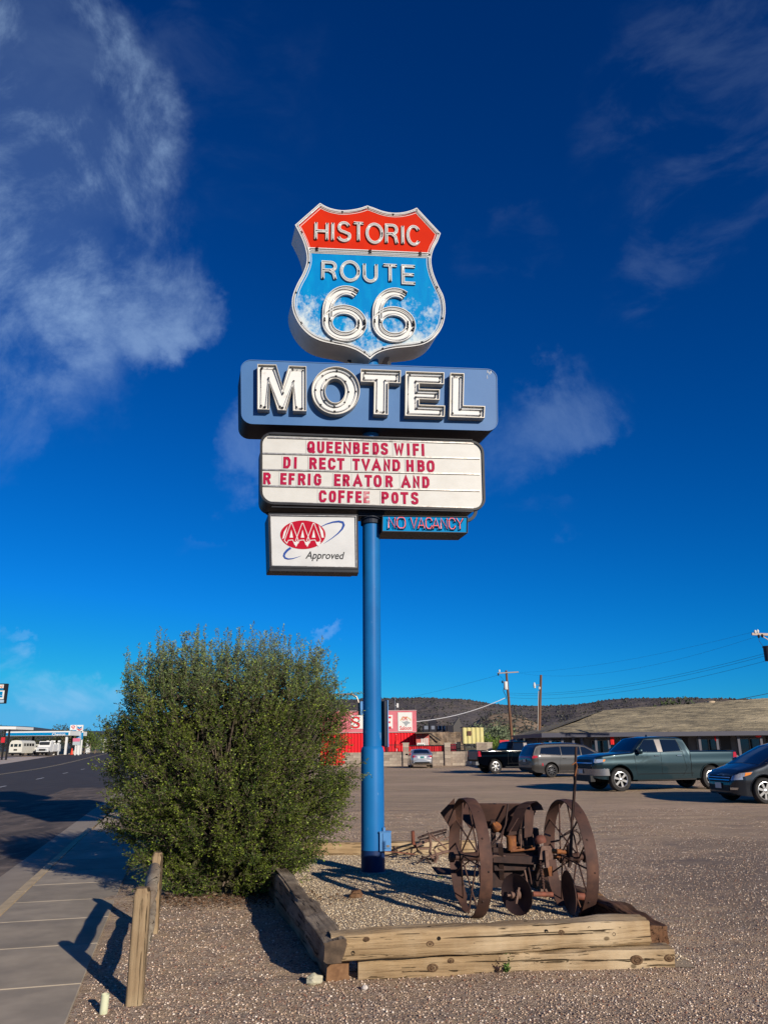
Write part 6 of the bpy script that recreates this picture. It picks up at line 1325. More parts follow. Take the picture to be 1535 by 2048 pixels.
for i in range(NU+1):
    u = i/NU; xe = e0.x+(48-e0.x)*u; xr = 17.4+(48-17.4)*u; zr = lerp_prof([(17.4, 4.30), (30.7, 5.12), (48, 5.75)], xr)
    for j in range(NV+1):
        v = j/NV; w = v; x = xe+(xr-xe)*v; y = 57.5+(64-57.5)*v; z = 2.48+(zr-2.48)*(.80*v+.20*v*v) + .045*noise.noise((x*1.5, y*2.2, 0))+.03*noise.noise((x*4, y*5, 3))
        if i == 0: pass
        vs.append(Mo(x, y, z))
k = NV+1; fs = [(i*k+j, (i+1)*k+j, (i+1)*k+j+1, i*k+j+1) for i in range(NU) for j in range(NV)]
mb.add(vs, fs)
rid = [vs[i*k+NV] for i in range(NU+1)]; back = [Vector((p.x+0, 71-57.5, 2.48)) for p in rid]; back[0] = Mo(e0.x, 71, 2.48)
nb_ = len(mb.v); mb.add(rid+back, [(i, i+1, NU+2+i, NU+1+i) for i in range(NU)]); mb.add([Mo(e0.x, 57.5, 2.48), rid[0], back[0]], [(0, 1, 2)])
mb.build('roof', roof_m, motel, 180)
mb = MB(); mb.box(Mo((e0.x+48)/2, 57.47, 2.34), (48-e0.x+.1, .06, .30)); mb.box(Mo(e0.x-.02, 64, 2.34), (.06, 13.1, .28)); mb.build('fascia', fascia_m, motel)
mb = MB(); mb.box(Mo((e0.x+48)/2, 59.2, 2.20), (48-e0.x, 3.3, .05)); mb.build('porch_ceiling', frame_m, motel)
mb = MB(); mb.box(Mo((12.2+48)/2, 66, 1.1), (48-12.2, 10.4, 2.2)); mb.build('wall', wall_m, motel)
mb = MB(); mb.box(Mo((e0.x+48)/2, 59, .05), (48-e0.x, 3.4, .12)); mb.build('walkway', concrete, motel)
for i, px in enumerate((1099, 1123, 1145, 1162, 1190, 1216, 1240, 1290, 1345, 1397, 1432, 1475, 1520, 1565, 1620)):
    x = P(px, 1480, 58.1).x; mb = MB(); mb.box(Mo(x, 58.1, 1.14), (.17, .17, 2.1)); mb.box(Mo(x, 58.1, 2.14), (.26, .26, .10)); mb.build('column', post_m, motel)
for i, px in enumerate((1107, 1153, 1204, 1255, 1309, 1362, 1415, 1447, 1497, 1545)):
    x = P(px, 1480, 60.7).x
    if i % 2: mb = MB(); mb.box(Mo(x, 60.76, 1.05), (.95, .06, 2.05)); mb.box(Mo(x, 60.73, 2.09), (1.1, .07, .08)); dd = mb.build('door', door_m, motel); mb = MB(); mb.box(Mo(x+.38, 60.70, 1.0), (.06, .06, .10)); mb.build('handle', chrome, dd)
    else:
        mb = MB(); mb.box(Mo(x, 60.77, 1.40), (1.7, .05, 1.15)); ww = mb.build('window', win_m, motel); mb = MB()
        for dx in (-.85, 0, .85): mb.box(Mo(x+dx, 60.73, 1.40), (.07, .05, 1.2))
        for dz in (-.58, .58): mb.box(Mo(x, 60.735, 1.40+dz), (1.75, .05, .07))
        mb.build('frame', frame_m, ww)
banner_red = mat('red_fabric', (.62, .02, .018), .7)
for (x0, y0, x1, y1, lab) in ((1219, 1470, 1228, 1489, 'wide red banner hanging under the motel eave above the pickup bonnet'), (1263, 1470, 1267, 1482, 'narrow red banner hanging under the eave above the pickup windscreen'), (1427, 1469, 1431, 1482, 'narrow red banner hanging under the eave above the pickup bed')):
    a, b = P(x0, y0, 57.9), P(x1, y1, 57.9); o = MB(); cx = (a.x+b.x)/2; w = b.x-a.x
    vs = [(a.x+w*i/6-cx, .03*sin(i*1.7), z) for z in (b.z-a.z, 0) for i in range(7)]; vs += [(x, y+.02, z) for x, y, z in vs]
    o.add(vs, [(i, i+1, 8+i, 7+i) for i in range(6)]+[(14+i, 21+i, 22+i, 15+i) for i in range(6)]); q = o.build('hanging_banner', banner_red, None); q.location = (cx, 57.9, a.z); tag(q, lab, 'banner', 'red banners under the motel eave')
a = P(1515, 1471, 57.9); mb = MB(); mb.lathe([(0, -.13), (.12, -.12), (.21, -.05), (.21, .03), (.12, .10), (0, .13)], (0, 0, 0), (0, 0, 1), 16); q = mb.build('round_lantern', banner_red, None, 60); q.location = a; tag(q, 'round red lantern hanging under the motel eave at far right', 'lantern')
mb = MB(); mb.lathe([(0, .16), (.28, .13), (.36, 0), (.30, -.16), (0, -.18)], (0, 0, 0), (0, 0, 1), 14); q = mb.build('roof_boulder', mat('tan_cap', (.50, .39, .25), .9, col2=(.4, .3, .2), scale=5), None, 50); q.location = P(1421, 1403, 64.2)+Vector((0, 0, -.1)); tag(q, 'pale tan rounded lump on the motel roof ridge beside a bush top', 'roof lump')

def leaf_blobs(blobs, n, size, m, root, name='crown', kind='stuff'):
    tot = sum(b[3]**2 for b in blobs); Cs = []; Ds = []
    for (x, y, z, r, sq) in blobs:
        k_ = int(n*r*r/tot); d = rng.normal(size=(k_, 3)); d /= np.linalg.norm(d, axis=1, keepdims=True); rad_ = r*(.45+.6*rng.random((k_, 1))**.6); lump = 1+.18*np.sin(d[:, :1]*5+x)+.15*np.sin(d[:, 2:]*6+y); p = d*rad_*lump*np.array((1, 1, sq))+np.array((x, y, z)); Cs.append(p); Ds.append(d+rng.normal(0, .6, (k_, 3)))
    return leaf_mesh(name, np.vstack(Cs), np.vstack(Ds), size, m, root, kind, .6)
def tree(label, loc, h, w, col, n=900, size=.28, cat='tree', group=None, name='tree', trunk=True, seed=0):
    r_ = random.Random(seed+int(abs(loc[0])*10)); root = thing(name, label, cat, loc, 0, group); bl_ = [(r_.uniform(-w, w)*.30, r_.uniform(-w, w)*.3, h*r_.uniform(.42, .82), w*r_.uniform(.20, .32), r_.uniform(.7, 1.0)) for k in range(7)]
    if trunk:
        mb = MB(); mb.tube([(0, 0, -.1), (.05*h, 0, h*.25), (0, 0, h*.5)], [.05*h, .04*h, .02*h], 7)
        for b in bl_[:4]: mb.tube([(0.03*h, 0, h*.3), ((b[0])*.6, b[1]*.6, h*.5), (b[0], b[1], b[2])], [.02*h, .012*h, .005*h], 5)
        mb.build('trunk', twig_m, root, 60)
    leaf_blobs(bl_, n, size, mat('leaves_%d' % int(col[1]*1000), col, .8, island=.45, spec=.1), root, 'crown' if trunk else 'foliage'); return root
def ground_at(x, y): return terr(x, y)-.03
a = P(1388, 1409, 66.5); tr_ = tree('dark green bush top showing above the motel roof ridge', (a.x, 72, 0), 6.0, 3.8, (.05, .07, .03), 900, .3, 'tree')

# ------------------------------------------------------------------ small outbuilding left of the motel
ob = P(1060, 1500, 70); out = thing('outbuilding', 'small dark outbuilding with open carport between the utility poles', 'building', (ob.x, 70, 0))
def Pl(px, py, Y, org): return P(px, py, Y)-Vector(org)
oo = (ob.x, 70, 0); mb = MB(); a = Pl(1044, 1469, 70, oo); b = Pl(1112, 1469, 70, oo); mb.prism([(a.x, -.2, a.z), (b.x, -.2, b.z), (b.x, -.2, b.z-.55), (a.x-.1, -.2, a.z-.1)], (0, 6, 0)); mb.add([], []) if False else None; mb.build('roof', mat('dark_red_roof', (.075, .035, .035), .8), out)
mb = MB(); a = Pl(1022, 1472, 70.5, oo); mb.prism([(a.x, .4, 0), (a.x+1.0, .4, 0), (a.x+1.0, .4, 2.3), (a.x+.3, .4, 2.0), (a.x, .4, 1.8)], (0, 5, 0)); mb.box(((a.x+1+b.x)/2, 3, .9), (b.x-a.x-1, 3, 1.8)); mb.build('wall', mat('blue_grey_wall', (.13, .13, .18), .9), out)
mb = MB(); a = Pl(1033, 1480, 69.8, oo); mb.box((a.x, -.2, 1.15), (.14, .14, 2.3)); mb.build('column', channel_white, out)
mb = MB(); a = Pl(1096, 1488, 69.5, oo); mb.prism([(a.x-.6, -.8, 0), (a.x+.8, -.8, 0), (a.x+.8, -.8, 1.5), (a.x-.6, -.8, 2.0)], (0, .3, 0)); mb.build('side_wall', mat('cream_stucco', (.55, .48, .36), .9), out)

# ------------------------------------------------------------------ saloon, walls and fence
SY = 80.0; sO = Vector((-1, SY, 0)); sal = thing('saloon_building', 'red corrugated saloon building with pink sign board along its top', 'building', sO)
red_wall = mat('red_corrugated', (.64, .011, .020), .6, col2=(.56, .010, .018), scale=1.5, stretch=(1, 1, .3)); pink = mat('faded_pink_board', (.50, .105, .13), .7, col2=(.55, .17, .20), scale=1.2)
def corr(mb, x0, x1, z0, z1, y, pitch=.30, dep=.07, mi=0):
    n = int((x1-x0)/pitch); vs = []
    for i in range(n*4+1):
        x = x0+(x1-x0)*i/(n*4); dy = (0, -dep, -dep, 0)[i % 4]; vs += [(x, y+dy, z0), (x, y+dy, z1)]
    mb.add(vs+[(x, y_+.05+dep, z) for x, y_, z in vs], [(2*i, 2*i+2, 2*i+3, 2*i+1) for i in range(n*4)], mi)
xl = P(640, 1480, SY).x-sO.x; xr = P(831, 1480, SY).x-sO.x; z1 = P(780, 1464, SY).z; z2 = P(780, 1422, SY).z
mb = MB(); corr(mb, xl, xr, 0, z1, 0); mb.box(((xl+xr)/2, 3, z1/2), (xr-xl, 5.8, z1)); mb.build('wall', red_wall, sal)
mb = MB(); mb.box(((xl+xr)/2+.05, .1, (z1+z2)/2), (xr-xl+.1, .5, z2-z1)); sb_ = mb.build('sign_board', pink, sal)
mb = MB(); mb.box(((xl+xr)/2+.05, .1, z2+.03), (xr-xl+.2, .6, .06)); mb.box(((xl+xr)/2, -.12, z1-.02), (xr-xl+.1, .1, .07)); mb.build('trim', mat('pale_trim', (.45, .30, .30), .6), sal)
def panel_px(name, x0, y0, x1, y1, m, parent, dy=-.19, Y=SY, org=sO, th=.04):
    a = P(x0, y0, Y)-org; b = P(x1, y1, Y)-org; mb = MB(); mb.box(((a.x+b.x)/2, dy, (a.z+b.z)/2), (b.x-a.x, th, a.z-b.z)); return mb.build(name, m, parent)
sgn_white = mat('sign_panel_white', (.62, .62, .58), .6); sgn_red = mat('sign_red', (.50, .02, .03), .6)
pn = panel_px('white_sign_panel', 702, 1431, 785, 1457, sgn_white, sb_)
mb = MB(); 
for (g, x0, x1) in (('S', 704, 718), ('E', 771, 782)):
    a = P(x0, 1435, SY)-sO; b = P(x1, 1455, SY)-sO
    for line in COND[g]:
        ln = [(a.x+p[0]*(b.x-a.x), b.z+p[1]*(a.z-b.z)) for p in line]; A, B = side_lines(ln, .09); mb.strip(f3(A, -.215), f3(B, -.215), (0, -.02, 0), 0, False)
mb.build('lettering', sgn_red, pn)
pn = panel_px('saloon_sign_panel', 795, 1425, 824, 1462, sgn_white, sb_)
mb = MB()
for txt, x0, y0, x1, y1 in (('OK', 803, 1433, 815, 1441), ('Saloon', 799, 1452, 822, 1460)):
    a = P(x0, y0, SY)-sO; b = P(x1, y1, SY)-sO; put_text(mb, txt, a.x, b.x, b.z, a.z, -.218, offset=.02)
mb.build('lettering', sgn_red, pn)
mb = MB(); a = P(811, 1447, SY)-sO; mb.prism([(a.x-.45, -.212, a.z+.22), (a.x-.2, -.212, a.z+.15), (a.x+.1, -.212, a.z+.25), (a.x+.5, -.212, a.z+.05), (a.x+.2, -.212, a.z-.05), (a.x+.0, -.212, a.z-.3), (a.x-.15, -.212, a.z-.05)], (0, -.004, 0)); mb.build('grey_emblem', mat('emblem_grey', (.28, .30, .31), .7), pn)
mb = MB(); A_ = []; B_ = []
for i in range(13): t = rad(20+140*i/12); A_.append((a.x+.62*cos(t), a.z+.1+.55*sin(t))); B_.append((a.x+.48*cos(t), a.z+.1+.42*sin(t)))
mb.strip(f3(A_, -.212), f3(B_, -.212), (0, -.004, 0), 0, False); mb.build('arch_band', mat('arch_tan', (.55, .42, .25), .7), pn)
# antenna mast on the saloon roof
am = thing('antenna_mast', 'thin grey mast with a white box on the saloon roof', 'mast', P(790, 1422, 81)); mb = MB(); h_ = (P(790, 1394, 81)-P(790, 1422, 81)).z; mb.tube([(0, 0, -.1), (0, 0, h_)], .035, 6); mb.build('mast', alu, am); mb = MB(); mb.box((.25, 0, .55), (.18, .15, .42)); mb.bar((0, 0, .55), (.2, 0, .55), .03, .03); mb.build('white_box', channel_white, am)
# block wall with pillars
block_m = mat('split_face_block', (.33, .27, .215), .95, col2=(.25, .20, .16), scale=4, bump=.6, bscale=9, bdist=.05); block_top = mat('block_cap', (.40, .34, .27), .95)
WY = 72.6; wO = Vector((0, WY, 0)); wall = thing('block_wall', 'low tan block wall with square pillars behind the silver sedan', 'wall', wO)
shades = [block_m, mat('block_dark', (.27, .22, .175), .95, col2=(.21, .17, .14), scale=5, bump=.6, bscale=9, bdist=.05), mat('block_light', (.38, .32, .255), .95, col2=(.30, .25, .2), scale=5, bump=.6, bscale=9, bdist=.05)]
xa = P(690, 1520, WY).x; xb = P(1010, 1520, WY).x; hh = P(800, 1504, WY).z; bh = (hh-.0)/6 if False else .20; bw_ = .42
bmesh_cache = {}
def block(loc_, w, h, d, parent, k):
    key = (round(w, 3), round(h, 3), round(d, 3), k % 3)
    if key not in bmesh_cache: mb = MB(); mb.box((0, 0, 0), (w-.012, d, h-.012)); q = mb.build('block', shades[k % 3], parent); bmesh_cache[key] = q.data
    else: q = bpy.data.objects.new('block', bmesh_cache[key]); COL.objects.link(q); q.parent = parent
    q.location = loc_; return q
mb = MB(); mb.box(((xa+xb)/2, 0, hh/2), (xb-xa, .17, hh-.02)); mb.build('mortar', mat('mortar', (.20, .17, .14), .95), wall)
rows = 5; rh = hh/rows; cnt = 0
for r_ in range(rows):
    x = xa+(.0 if r_ % 2 else -.25); 
    while x < xb:
        block((x+.35, rng.uniform(-.006, .006), rh*(r_+.5)), .70, rh, .21, wall, int(rng.integers(0, 9))); x += .70; cnt += 1
for px in (811, 894):
    x = P(px, 1500, WY).x; ht = P(px, 1487, WY).z; n_ = 6
    for i in range(n_): block((x, -.02, hh*0+ht*(i+.5)/n_), .54, ht/n_, .54, wall, i)
    mb = MB(); mb.box((x, -.02, ht+.03), (.60, .60, .07)); mb.build('pillar_cap', block_top, wall)
iron = mat('black_iron', (.015, .014, .015), .5)
def railing(label, x0p, x1p, ytp, m, org_y=WY-.02, dxp=3.6, solid=None, cat='railing', yb=1506):
    x0 = P(x0p, 1500, org_y).x; x1 = P(x1p, 1500, org_y).x; zt = P((x0p+x1p)/2, ytp, org_y).z; zb = P((x0p+x1p)/2, yb, org_y).z; t = thing('iron_railing', label, cat, (x0, org_y, zb), 0, 'railings on the block wall'); w = x1-x0; h = zt-zb
    mb = MB(); mb.box((w/2, 0, h), (w, .05, .06)); mb.box((w/2, 0, .10), (w, .04, .05)); mb.build('rail', m, t); n_ = max(2, int((x1p-x0p)/dxp)); src = None
    for i in range(n_+1):
        if src is None: mb = MB(); mb.box((0, 0, h/2), (.025, .025, h)); src = mb.build('bar', m, t); src.location.x = 0
        else: share(src, 'bar', t, (w*i/n_, 0, 0))
    if solid: mb = MB(); corr(mb, 0, w, .02, h-.03, .10, .22, .04); mb.build('backing_sheet', solid, t)
    return t
railing('black iron railing on the block wall left of the silver sedan', 740, 805, 1490, iron); railing('black iron railing before red sheet fence right behind the silver sedan', 817, 887, 1491, iron, solid=red_wall)
railing('black iron gate railing right of the second pillar', 900, 950, 1491, iron, solid=None, yb=1517)
mb = MB(); a = P(890, 1490, WY+.5); 
rb = thing('red_fence_panel', 'dark red fence panel with black post right of the second pillar', 'fence', (P(896, 1500, 73.4).x, 73.4, 0)); mb = MB(); corr(mb, 0, .75, .4, 1.85, 0, .22, .04); mb.build('panel', mat('maroon_sheet', (.16, .008, .02), .6), rb); mb = MB(); mb.box((.95, -.05, 1.05), (.36, .2, 2.0)); mb.build('post', iron, rb)
pb = thing('grey_post', 'pale grey square post behind the iron gate railing', 'post', (P(912, 1500, 74).x, 74, 0)); mb = MB(); mb.box((0, 0, .95), (.22, .22, 1.9)); mb.box((0, 0, 1.93), (.28, .28, .06)); mb.build('post', channel_side, pb)
bl2 = P(952, 1500, 73.6); bw2 = thing('block_wall', 'short plain tan block wall under the yellow shed, above the black pickup bed', 'wall', (bl2.x, 73.6, 0)); ww_ = P(984, 1500, 73.6).x-bl2.x; hw_ = P(968, 1486, 73.6).z
for r_ in range(6):
    for c__ in range(3): block((ww_/3*(c__+.5), 0, hw_/6*(r_+.5)), ww_/3, hw_/6, .25, bw2, r_*3+c__)
mb = MB(); mb.box((ww_/2, 0, hw_+.03), (ww_+.1, .3, .06)); mb.build('cap', block_top, bw2)
# closed red parasol
pa = P(793, 1505, 76); par = thing('parasol', 'closed red parasol standing behind the railing', 'parasol', (pa.x, 76, 0)); zt = P(793, 1468, 76).z; zm = P(793, 1496, 76).z; mb = MB(); mb.tube([(0, 0, 0), (0, 0, zt)], .03, 6); mb.build('pole', channel_white, par); mb = MB(); mb.lathe([(0, zt), (.08, zt-.12), (.10, zt-.35), (.07, zt-.5), (.16, zt-.75), (.24, zm+.1), (.20, zm), (0, zm)], (0, 0, 0), (0, 0, 1), 10); mb.build('canopy', banner_red, par, 50)
dp = P(773, 1505, 75.5); dpo = thing('parasol', 'closed dark maroon parasol just right of the sign pole', 'parasol', (dp.x, 75.5, 0)); zt = P(772, 1488, 75.5).z; mb = MB(); mb.tube([(0, 0, 0), (0, 0, zt)], .03, 6); mb.build('pole', iron, dpo); mb = MB(); mb.lathe([(0, zt), (.20, zt-.3), (.10, zt-.7), (.24, zt-1.0), (0, zt-1.0)], (0, 0, 0), (0, 0, 1), 10); mb.build('canopy', mat('maroon_cloth', (.09, .008, .012), .8), dpo, 50)
# striped lean-to and rubble-stone mound
lt = P(832, 1490, 79); lean = thing('striped_shed', 'small shed with red and white striped front right of the saloon', 'shed', (lt.x, 79, 0)); wl = P(858, 1490, 79).x-lt.x; hl = P(845, 1467, 79).z
mb = MB(); mb.box((wl/2, 1, hl/2), (wl, 2, hl)); mb.build('wall', mat('faded_red_board', (.40, .10, .085), .8), lean)
for i in range(4): mb = MB(); mb.box((wl*(.42+.15*i), -.03, hl*.45), (.10, .04, hl*.8)); mb.build('white_board', sgn_white, lean)
mb = MB(); mb.box((.45, -.04, hl*.55), (.75, .06, .85)); ww = mb.build('window', sgn_white, lean); mb = MB(); 
for dx in (-.2, .0, .2): mb.box((.45+dx, -.08, hl*.55), (.10, .03, .6))
mb.build('pane', win_m, ww); mb = MB(); mb.bar((-.1, -.1, hl+.03), (wl+.3, -.1, hl+.06), 2.4, .07); mb.build('roof', mat('brown_roof', (.16, .12, .09), .9), lean)
rw_ = mat('rubble_stone', (.24, .175, .12), .95, col2=(.13, .10, .075), scale=2.2, lo=.4, hi=.6, bump=1.0, bscale=2.5, bdist=.2, col3=(.42, .35, .26), scale3=3.0, lo3=.64, hi3=.72)
mo_ = P(850, 1490, 82); mound = thing('stone_building', 'rough brown rubble-stone building with sloping left edge behind the fence', 'building', (mo_.x, 82, 0)); q = [(P(x, y, 82)-Vector((mo_.x, 82, 0))) for x, y in ((862, 1500), (853, 1464), (925, 1464), (932, 1500))]; 
mb = MB(); n_ = 14; vs = []
for j in range(9):
    for i in range(n_+1):
        u = i/n_; v = j/8; p_ = q[0].lerp(q[3], u).lerp(q[1].lerp(q[2], u), v); vs.append((p_.x, -.25*noise.noise((p_.x*1.5, p_.z*1.5, 0)), max(-.1, p_.z)+(.10*noise.noise((p_.x*2, 7, 0)) if j == 8 else 0)))
mb.add(vs, [(j*(n_+1)+i, j*(n_+1)+i+1, (j+1)*(n_+1)+i+1, (j+1)*(n_+1)+i) for j in range(8) for i in range(n_)]); mb.box(((q[1].x+q[2].x)/2, 2, q[1].z/2-.05), (q[2].x-q[1].x-.3, 3.4, q[1].z-.3)); mb.build('wall', rw_, mound)
mb = MB(); mb.bar((q[1].x-.1, -.35, q[1].z+.1), (q[0].x+.9, -.35, q[0].z+.9), .12, .12); mb.build('sloping_beam', iron, mound)
# dark frontier-style facades further back
fO = P(878, 1470, 95); fac = thing('dark_facade', 'row of dark wooden shed fronts with small windows behind the stone building', 'building', (fO.x, 95, 0)); dk = mat('dark_boards', (.022, .022, .030), .9)
def fl(px, py): return P(px, py, 95)-Vector((fO.x, 95, 0))
for x0, x1, yt in ((845, 857, 1451), (857, 872, 1446), (872, 892, 1452), (892, 905, 1451)):
    a, b = fl(x0, yt), fl(x1, 1466); mb = MB(); mb.box(((a.x+b.x)/2, 0, a.z/2), (b.x-a.x-.05, 1.5, a.z)); mb.build('front', dk, fac)
a, b = fl(858, 1446), fl(871, 1446); mb = MB(); mb.prism([(a.x-.2, -.8, a.z), (b.x+.2, -.8, b.z), ((a.x+b.x)/2, -.8, a.z+.75)], (0, 1.4, 0)); mb.build('gable', dk, fac)
for x0, x1 in ((847, 855), (861, 868), (874, 877), (880, 883), (886, 889)):
    a, b = fl(x0, 1452), fl(x1, 1459); mb = MB(); mb.box(((a.x+b.x)/2, -.78, (a.z+b.z)/2), (b.x-a.x, .06, a.z-b.z)); mb.build('window', mat('grey_window', (.16, .18, .22), .3), fac)
a, b = fl(905, 1452), fl(916, 1466); mb = MB(); mb.prism([(a.x, -.5, 0), (b.x+.6, -.5, 0), (b.x+.6, -.5, a.z-.9), ((a.x+b.x)/2+.4, -.5, a.z+1.0), (a.x, -.5, a.z)], (0, 1.2, 0)); mb.build('front', mat('grey_boards', (.085, .080, .078), .9), fac)
# yellow shed raised on legs
yO = P(926, 1500, 76); ysh = thing('yellow_shed', 'small pale yellow corrugated shed on legs with one brown window', 'shed', (yO.x, 76, 0)); zb, zt = P(946, 1487, 76).z, P(946, 1455, 76).z; wy = P(967, 1480, 76).x-yO.x
yel_m = mat('yellow_sheet', (.50, .44, .17), .7, col2=(.56, .50, .24), scale=1.5); mb = MB(); corr(mb, 0, wy, zb, zt, 0, .34, .06); mb.box((wy/2, 1, (zb+zt)/2), (wy, 1.8, zt-zb)); mb.build('wall', yel_m, ysh); mb = MB(); mb.box((wy/2, 1, zt+.04), (wy+.1, 2.1, .07)); mb.build('roof', iron, ysh)
a = P(934, 1462, 75.9)-Vector((yO.x, 76, 0)); b = P(942, 1471, 75.9)-Vector((yO.x, 76, 0)); mb = MB(); mb.box(((a.x+b.x)/2, -.10, (a.z+b.z)/2), (b.x-a.x, .05, a.z-b.z)); ww = mb.build('window', mat('brown_frame', (.14, .06, .03), .7), ysh); mb = MB(); mb.box(((a.x+b.x)/2, -.13, (a.z+b.z)/2), (b.x-a.x-.12, .03, a.z-b.z-.12)); mb.build('pane', mat('brown_pane', (.10, .055, .04), .3), ww)
for dx in (.15, wy-.15): mb = MB(); mb.box((dx, .3, zb/2), (.14, .14, zb)); mb.build('leg', iron, ysh)
tree('silvery green bushy tree behind the black pickup and left utility pole', (P(990, 1480, 92).x, 92, 0), 4.4, 5.2, (.13, .16, .095), 3000, .24, seed=2); tree('bright green leafy bush low behind the black pickup bed', (P(985, 1490, 84).x, 84, 0), 2.6, 3.4, (.11, .17, .03), 1500, .2, 'bush', name='bush', trunk=False, seed=3)
tree('pale dry shrub beside the outbuilding roof', (P(1008, 1480, 96).x, 98, 0), 4.6, 4.2, (.12, .15, .08), 1600, .24, seed=5)
tree('low dark shrub line at the foot of the mesa beside the saloon', (P(838, 1470, 130).x, 130, .3), 4.2, 7, (.03, .035, .025), 1600, .35, 'bush', name='bush', trunk=False, seed=6)
cO = P(1008, 1500, 66); cool = thing('red_sign_box', 'red and white sign box seen behind the black pickup cab', 'sign', (cO.x, 66, 0)); mb = MB(); mb.box((0, 0, 1.05), (.75, .5, 2.1)); mb.build('box', sgn_red, cool); mb = MB(); mb.box((0, -.26, 1.65), (.66, .02, .5)); mb.build('white_panel', sgn_white, cool)

# ------------------------------------------------------------------ utility poles and wires
pole_wood = mat('pole_wood', (.15, .075, .045), .9, col2=(.10, .055, .035), scale=3, stretch=(1, 1, .15), bump=.3, bscale=12); wire_m = mat('wire_black', (.02, .022, .03), .6); grey_tr = mat('transformer_grey', (.52, .53, .52), .5)
def upole(label, top, low, Y, r):
    a = P(*top, Y); b = P(*low, Y); d = (a-b)/(a.z-b.z); base = b-d*b.z; t = thing('utility_pole', label, 'utility pole', base, 0, 'utility poles'); mb = MB(); mb.tube([Vector((0, 0, -.2)), (a-base)*.5, a-base], [r*1.15, r, r*.8], 10); mb.build('pole', pole_wood, t, 50); return t, base, (lambda px, py, dy=0: P(px, py, Y+dy)-base)
t1, b1_, q1 = upole('leaning brown utility pole with crossarm and pale transformer behind the black pickup', (1011.5, 1341), (1024, 1490), 85, .15)
mb = MB(); mb.bar(q1(994, 1346.5, -.2), q1(1036, 1344, -.2), .11, .12); mb.build('crossarm', mat('grey_crossarm', (.30, .25, .21), .9), t1)
mb = MB(); c_ = q1(1010.5, 1371, -.35); mb.lathe([(0, .42), (.20, .41), (.22, .36), (.22, -.40), (.18, -.44), (0, -.44)], c_, (0, 0, 1), 16); mb.build('transformer', grey_tr, t1, 40)
for x, y in ((998, 1342), (996, 1349), (1004, 1364)): mb = MB(); mb.lathe([(0, .16), (.07, .14), (.09, .02), (.06, -.12), (0, -.14)], q1(x, y, -.3), (0, 0, 1), 8); mb.build('insulator', channel_white if y == 1342 else iron, t1)
mb = MB(); mb.tube([q1(1007, 1375, -.4), q1(1006, 1382, -.4), q1(1011, 1392, -.35), q1(1011, 1398, -.3)], .03, 6); mb.tube([q1(999, 1352, -.3), q1(1005, 1358, -.35), q1(1008, 1363, -.35)], .015, 5); mb.build('cable_loop', wire_m, t1)
t2, b2_, q2 = upole('upright brown utility pole with a white lamp at the motel corner', (1081, 1350), (1076.5, 1490), 65, .125)
mb = MB(); mb.tube([q2(1078, 1370, -.1), q2(1070, 1370, -.3)], .03, 6); mb.build('lamp_arm', alu, t2); mb = MB(); mb.lathe([(0, .26), (.06, .22), (.10, .05), (.11, -.05), (.09, -.08), (.09, -.20), (0, -.22)], q2(1068, 1371, -.35), (0, 0, 1), 12); mb.build('lamp_head', grey_tr, t2, 50); mb = MB(); mb.box(q2(1078, 1376, -.14), (.16, .1, .2)); mb.build('bracket', alu, t2)
mb = MB(); mb.tube([q2(1076, 1382, -.16), q2(1074, 1488, -.16)], .03, 6); mb.build('conduit', channel_side, t2)
t3, b3_, q3 = upole('utility pole at the right edge with crossarm end and dark transformer', (1562, 1250), (1566, 1480), 45, .16)
mb = MB(); mb.bar(q3(1502, 1268, -.2), q3(1620, 1272, -.2), .11, .13); mb.build('crossarm', mat('pale_crossarm', (.42, .33, .28), .9), t3); mb = MB(); mb.bar(q3(1524, 1273, -.25), q3(1556, 1292, -.1), .05, .05); mb.build('brace', MATS['pale_crossarm'], t3)
for x, y in ((1509, 1264), (1514, 1263), (1516, 1273), (1523, 1272)): mb = MB(); mb.lathe([(0, .12), (.05, .10), (.075, .02), (.05, -.08), (0, -.1)], q3(x, y, -.25), (0, 0, 1), 8); mb.build('insulator', channel_white if y < 1270 else iron, t3)
mb = MB(); mb.lathe([(0, .44), (.27, .42), (.30, .36), (.26, .33), (.26, -.42), (0, -.44)], q3(1536, 1307, -.5), (0, 0, 1), 18); mb.build('transformer', mat('dark_transformer', (.03, .028, .035), .5), t3, 40)
mb = MB(); mb.tube([q3(1516, 1276, -.25), q3(1517, 1282, -.3), q3(1525, 1293, -.45)], .012, 5); mb.build('cable_loop', wire_m, t3)
def wire(label, a, b, sag, r, m=wire_m, group='overhead wires'):
    a = Vector(a); b = Vector(b); o = (a+b)/2; pts = [a.lerp(b, i/30)-o-Vector((0, 0, sag*4*(i/30)*(1-i/30))) for i in range(31)]; mb = MB(); mb.tube(pts, r, 5); q = mb.build('overhead_wire', m, None); q.location = o; return tag(q, label, 'wire', group)
for k, (ya, yb_, s_) in enumerate(((1386, 1307, .75), (1389.5, 1312, .75), (1395, 1322.5, .8))): wire(('top', 'middle', 'lowest')[k]+' of three parallel wires from the left utility pole to the transformer at right', P(1016, ya, 85), P(1528, yb_, 45), s_, .008)
wire('faint upper wire from left pole crossarm rising to the right edge pole', P(1036, 1345, 85), P(1512, 1262, 45), .5, .005); wire('faint second wire rising from left pole crossarm to right crossarm', P(1034, 1346, 85), P(1521, 1270, 45), 1.1, .005)
wire('faint wire running from left pole crossarm down behind the sign pole', P(996, 1350, 85), P(780, 1402, 150), .2, .010)
wire('thick pale service cable sagging from left utility pole to the saloon', P(1009, 1396, 84.6), P(832, 1443, 80), .42, .035, mat('pale_cable', (.45, .45, .47), .6)); wire('black cable from left utility pole across the motel roof to the right edge', P(1024, 1434, 84.8), P(1580, 1377, 82), .9, .03)
